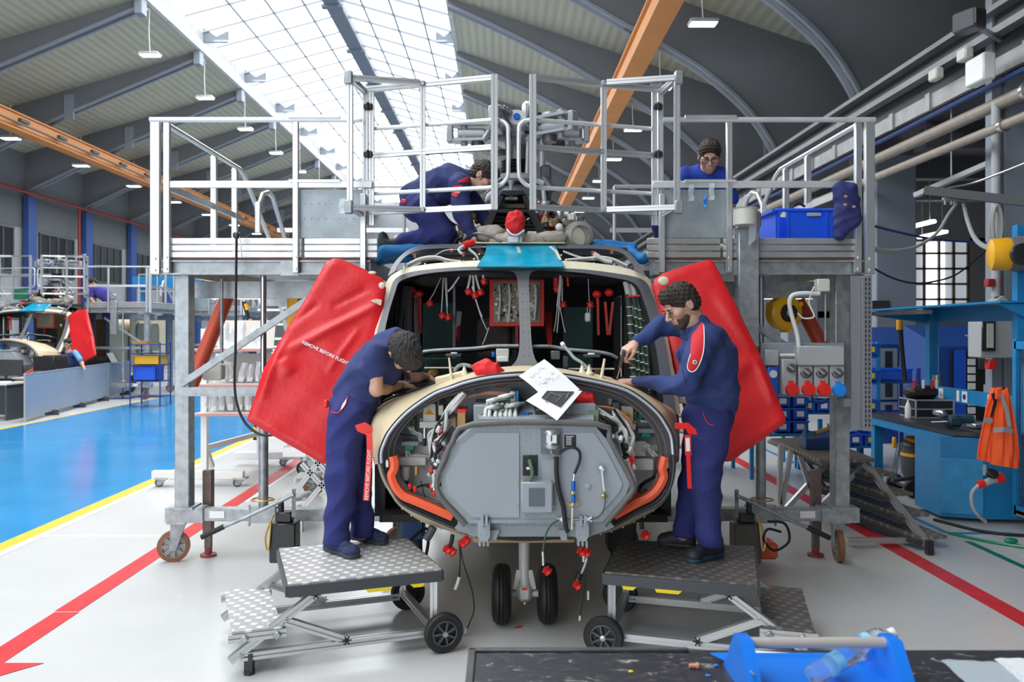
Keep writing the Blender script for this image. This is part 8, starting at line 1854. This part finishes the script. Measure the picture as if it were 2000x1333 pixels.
# tool box on the perforated platform stair at the right
st = thing('tread_stair', (3.5, 7.9, 0), 'low aluminium stair with perforated treads right of the right platform', 'stairs')
ptr = tread_mat('perforated_tread', (.42, .37, .31), .45)
A1, A2, A3, A4 = atz(1512, 858, .62), atz(1700, 912, .62), atz(1530, 852, .62), atz(1705, 905, .62)
MB().prism([atz(1505, 862, .62), atz(1602, 905, .62), atz(1710, 903, .62), atz(1600, 858, .62)], (0, 0, .03)).build('landing', ptr, st, smooth=False)
MB().cyl(atz(1503, 863, .60), atz(1612, 908, .60), .025).build('front_tube', mat('brown_tube', (.16, .13, .11), .4, .5), st)
for (a, b_) in (((1545, 880), (1526, 990)), ((1560, 885), (1600, 1010)), ((1610, 912), (1530, 1000)), ((1480, 870), (1480, 990)), ((1525, 870), (1522, 985))): MB().prof(P(a[0], a[1], 8.2), P(b_[0], b_[1], 8.2), .045).build('brace', alu, st)
s0, s1_ = atz(1690, 905, .60), atz(1820, 1075, .03)
for dx in (0, ): MB().prof(s0, s1_, .05).build('stringer', alu, st); MB().prof(s0+Vector((-.2, 1.3, 0)), s1_+Vector((-.2, 1.3, 0)), .05).build('stringer', alu, st)
for i in range(4):
    c = s0.lerp(s1_, .18+.24*i); MB().prism([c+Vector((-.05, .0, 0)), c+Vector((.22, .05, 0)), c+Vector((.02, 1.3, 0)), c+Vector((-.25, 1.25, 0))], (0, 0, .03)).build('tread', ptr, st, smooth=False)
    MB().prof(c+Vector((-.05, -.02, -.02)), c+Vector((-.25, 1.27, -.02)), .045).build('tread_edge', darkgrey, st)
MB().prof(atz(1655, 1056, .05), atz(1822, 1056, .05), .045).build('base_rail', alu, st); MB().prof(P(1640, 960, 8.0), P(1700, 925, 8.0), .045).build('strut', alu, st); MB().prof(P(1590, 1000, 7.6), P(1690, 905, 7.6), .045).build('strut', alu, st)
MB().box(atz(1815, 1070, .06), (.05, .05, .12)).build('foot', blackp, st)
bx_ = thing('tool_box', atz(1600, 870, .65), 'dark blue open tool box standing on the low stair landing', 'tool box'); c0 = atz(1600, 878, .65); bb2 = mat('dark_blue_toolbox', (.01, .05, .20), .4)
MB().box(c0+Vector((0, .05, .06)), (.3, .2, .12), bev=.01).build('tray', bb2, bx_)
for s in (-1, 1): MB().prism([c0+Vector((s*.14, -.03, .1)), c0+Vector((s*.14, .13, .1)), c0+Vector((s*.10, .05, .26))], (.01*s, 0, 0)).build('end_plate', bb2, bx_)
MB().cyl(c0+Vector((-.05, .0, .16)), c0+Vector((.12, .05, .2)), .025).build('brass_tool', brass, bx_)
# ---- blue bin, bag on the right deck ----
bn = thing('blue_bin', P(1565, 470, 6.6), 'large bright blue plastic bin on the right work deck', 'bin'); a, b_ = P(1506, 408, 6.55), P(1626, 468, 6.55)
zb, zt = 2.46, P(0, 408, 6.55).z; x0, x1 = a.x+.03, b_.x
g = MB(); th = .015
g.box(((x0+x1)/2+.05, 6.55, (zb+zt)/2), (x1-x0-.1, th, zt-zb)); g.box(((x0+x1)/2, 7.05, (zb+zt)/2), (x1-x0, th, zt-zb)); g.bar((x0+.02, 6.56, (zb+zt)/2), (x0-.0, 7.05, (zb+zt)/2), th, zt-zb); g.box((x1, 6.8, (zb+zt)/2), (th, .5, zt-zb)); g.box(((x0+x1)/2, 6.8, zb+.01), (x1-x0, .5, .02)); bt = g.build('tub', mat('bright_bin_blue', (.01, .10, .80), .4), bn, smooth=False)
g = MB(); g.box(((x0+x1)/2+.01, 6.54, zt-.012), (x1-x0+.02, .04, .025), bev=.006); g.bar((x0, 6.55, zt-.012), (x0, 7.05, zt-.012), .04, .025)
for dx in (.03, .1, .42): g.box((x0+dx, 6.538, (zb+zt)/2), (.02, .02, zt-zb))
g.build('rim', MATS['bright_bin_blue'], bn); MB().box(P(1590, 419, 6.53), (.12, .006, .03), bev=.01).build('hand_slot', mat('slot_light', (.4, .4, .42), .5), bn)
o = MB().tube(smoothpts([P(1545, 408, 6.7), P(1552, 400, 6.7), P(1562, 398, 6.7), P(1572, 404, 6.7)]), .01, 6).build('cable_coil', black); tag(o, 'black cable sticking out of the blue bin', 'cable')
s = SDF(.04); c_ = 6.22
for (a, ra, b2, rb) in (((1645, 370), .06, (1655, 372), .06), ((1640, 370), .05, (1640, 460), .045), ((1662, 372), .05, (1665, 430), .07), ((1650, 375), .05, (1652, 440), .06)): s.cone(P(*a, c_), P(*b2, c_), ra, rb)
o = blob('hanging_backpack', s, .01, mat('navy_bag_cloth', (.022, .026, .13), .8, bump=.3, bscale=14), None, noise=folds(.008, 1.2, 4)); tag(o, 'dark navy bag hung over the right deck railing near the corner', 'bag')
for (x, y) in ((1652, 384), (1651, 400), (1668, 404)): MB().box(P(x, y, c_-.09), (.025, .01, .02), bev=.003).build('badge', mat('salmon_badge', (.55, .22, .15), .6), o)
o = MB().lathe([(.09, 0), (.09, .12), (.1, .13)], P(1455, 440, 6.15), (0, 0, 1), 20).build('paper_roll', offw); tag(o, 'cream roll with clear film on top of right guide column', 'roll')
o = MB().prism([P(1472, 405, 6.15), P(1478, 430, 6.15), P(1476, 468, 6.15), P(1463, 480, 6.15), P(1464, 430, 6.15)], (0, .02, 0)).build('film_piece', plastic_clear); tag(o, 'curled clear film piece beside the cream roll', 'film')
# ================= FOREGROUND BENCH =================
YB0 = 2.41; zb_ = .90
ft = thing('foreground_table', (1.0, 1.9, 0), 'black scratched table in the foreground bottom', 'table')
def scratch_mat():
    m = mat('scratched_black_rubber', (.022, .024, .03), .42); nt = m.node_tree; N = nt.nodes; L = nt.links; b = N['Principled BSDF']
    tc = N.new('ShaderNodeTexCoord'); last = None; mp = N.new('ShaderNodeMapping'); mp.inputs['Scale'].default_value = (9, 22, 9); L.new(tc.outputs['Object'], mp.inputs[0])
    n = N.new('ShaderNodeTexNoise'); n.inputs['Scale'].default_value = 1.6; n.inputs['Detail'].default_value = 12; n.inputs['Roughness'].default_value = .72; n.inputs['Distortion'].default_value = 1.2; L.new(mp.outputs[0], n.inputs[0])
    r = N.new('ShaderNodeValToRGB'); L.new(n.outputs[0], r.inputs[0]); e = r.color_ramp.elements; e[0].position = .50; e[0].color = (.020, .022, .028, 1); e[1].position = .66; e[1].color = (.42, .41, .40, 1); k = r.color_ramp.elements.new(.59); k.color = (.05, .05, .055, 1)
    L.new(r.outputs[0], b.inputs['Base Color']); return m
sm = scratch_mat()
xl = (915-CX)/FPX*YB0
MB().box(((xl+2.6)/2, 1.6, zb_-.02), (2.6-xl, 1.62, .04), bev=.006).build('table_top', sm, ft)
MB().box(((xl+.56)/2, YB0-.012, zb_+.004), (.56-xl, .022, .008), bev=.003).box((xl+.012, 1.6, zb_+.004), (.022, 1.6, .008), bev=.003).build('edge_lip', mat('grey_rubber_lip', (.06, .06, .065), .5, var=.3, vscale=20), ft)
for (x, y) in ((xl+.1, .9), (xl+.1, 2.3), (2.4, 2.3), (2.4, .9)): MB().box((x, y, .44), (.06, .06, .86)).build('leg', darkgrey, ft)
tb = thing('tool_tote', (.83, 2.15, zb_), 'bright blue plastic tool tote with grey tube handle on the foreground table', 'tool tote'); tbm = mat('tote_blue', (.005, .17, .70), .35)
def F(px, py, Y): return P(px, py, Y)
xL, xR = P(1440, 0, 2.16).x, P(1752, 0, 2.16).x
yc = 2.16; yb, yf = 2.30, 2.02; zt2 = P(0, 1284, 2.3).z
g = MB(); g.prism([(xL-.03, yb+.02, zt2), (xR, yb+.02, zt2), (xR, yb-.02, zb_+.01), (xL+.02, yb-.02, zb_+.01)], (0, .01, 0)); g.prism([(xL+.01, yf-.01, zt2-.045), (xR-.01, yf-.01, zt2-.045), (xR-.01, yf+.02, zb_+.01), (xL+.02, yf+.02, zb_+.01)], (0, .01, 0)); g.box(((xL+xR)/2, yc, zb_+.012), (xR-xL-.03, yb-yf, .015)); g.box(((xL+xR)/2, yf-.005, zt2-.05), (xR-xL, .03, .012), bev=.004)
g.box((P(1672, 0, yf).x, yf-.02, zt2-.06), (.006, .01, .08)); g.build('tray', tbm, tb, smooth=False)
ztop2 = P(0, 1245, yc).z
for x, s in ((xL, -1), (xR, 1)): MB().prism([(x, yf, zb_), (x, yb, zb_), (x, yb-.02, zt2), (x, yc+.03, ztop2), (x, yc-.03, ztop2), (x, yf+.02, zt2)], (.035*-s, 0, 0)).build('end_panel', tbm, tb, angle=60)
zh = P(0, 1256, yc).z; MB().cyl((xL+.02, yc, zh), (xR-.02, yc, zh), .0145, n=20).build('handle_tube', mat('beige_handle', (.55, .50, .46), .35, .3), tb)
def bottle(a, b, r, label):
    a, b = Vector(a), Vector(b); d = (b-a); L = d.length; d.normalize(); t = thing('plastic_bottle', a, label, 'bottle'); pr_ = [(.01, 0), (r*.9, .005)]
    for i in range(9): pr_ += [(r, .02+i*L*.075), (r*.94, .02+i*L*.075+L*.035)]
    pr_ += [(r, L*.75), (r*.8, L*.84), (.014, L*.93), (.013, L*.98)]
    MB().lathe(pr_, a, d, 26).build('bottle_wall', mat('bottle_plastic', (.80, .90, .98), .06, trans=.9), t); MB().lathe([(.0155, 0), (.0155, .018), (.013, .02)], a+d*L*.97, d, 18).build('cap', whitepl, t); MB().lathe([(r*1.01, L*.35), (r*1.01, L*.5)], a, d, 26).build('label_band', mat('bottle_label_blue', (.2, .55, .85), .3), t)
bottle(P(1585, 1322, 2.12), P(1690, 1262, 2.22), .028, 'clear ribbed plastic bottle lying diagonally in the blue tote'); bottle(P(1660, 1275, 2.28), P(1738, 1240, 2.30), .033, 'clear plastic bottle with white cap, back of the blue tote')
o = MB().cyl(P(1462, 1308, 2.1), P(1474, 1320, 2.05), .003).build('pen', steel); tag(o, 'thin steel rod lying inside the blue tote', 'rod')
o = MB().grid([[atz(1470+20*i, 1272+j*6+i*1.2, zb_+.004) for i in range(9)] for j in range(2)], thick=(0, 0, .001)).build('paper_sheet', paper); tag(o, 'white paper strip lying behind the blue tote', 'paper sheet')
def flatbag(pts, label, m):
    a, b, c, d = [atz(x, y, zb_+.006) for x, y in pts]
    rows_ = [[a.lerp(b, i/8).lerp(d.lerp(c, i/8), j/8)+Vector((0, 0, .004*abs(math.sin(i*1.3+j*.9)))) for i in range(9)] for j in range(9)]; return tag(MB().grid(rows_, thick=(0, 0, .003)).build('zip_bag', m), label, 'bag')
flatbag([(1838, 1292), (1965, 1298), (2040, 1360), (1910, 1360)], 'clear zip bag lying flat on the foreground table, left one', plastic_clear); flatbag([(1942, 1290), (2040, 1290), (2060, 1340), (2000, 1340)], 'white zip bag at the right end of the foreground table', mat('milky_plastic', (.72, .74, .76), .3))
o = MB().lathe([(.006, 0), (.006, .02), (.009, .021), (.009, .026)], atz(1346, 1301, zb_+.008), (1, 0, 0), 12).build('copper_rivet', copper); tag(o, 'small copper rivet lying on the black foreground table', 'rivet')
for k, (x, y, m, nm, c) in enumerate(((1398, 1300, bluel, 'crumb', 'blue paint crumb on black table, nearer the tote'), (1383, 1320, bluel, 'crumb', 'blue paint crumb on black table, below the other'), (1232, 1312, yellowt, 'crumb', 'yellow paint crumb on the black foreground table'))):
    o = MB().ball(atz(x, y, zb_+.003), .005, 8, 5, sc=(1.6, 1, .5)).build('paint_crumb', m); tag(o, c, 'crumb')
o = MB().prism([(P(1005, 1229, 4.96).x, 4.96, .002), (P(1020, 1229, 4.96).x, 4.99, .002), (P(1015, 1226, 4.96).x, 5.0, .002)], (0, 0, .006)).build('red_scrap', redp); tag(o, 'tiny red plastic scrap on floor between the nose wheels', 'scrap')
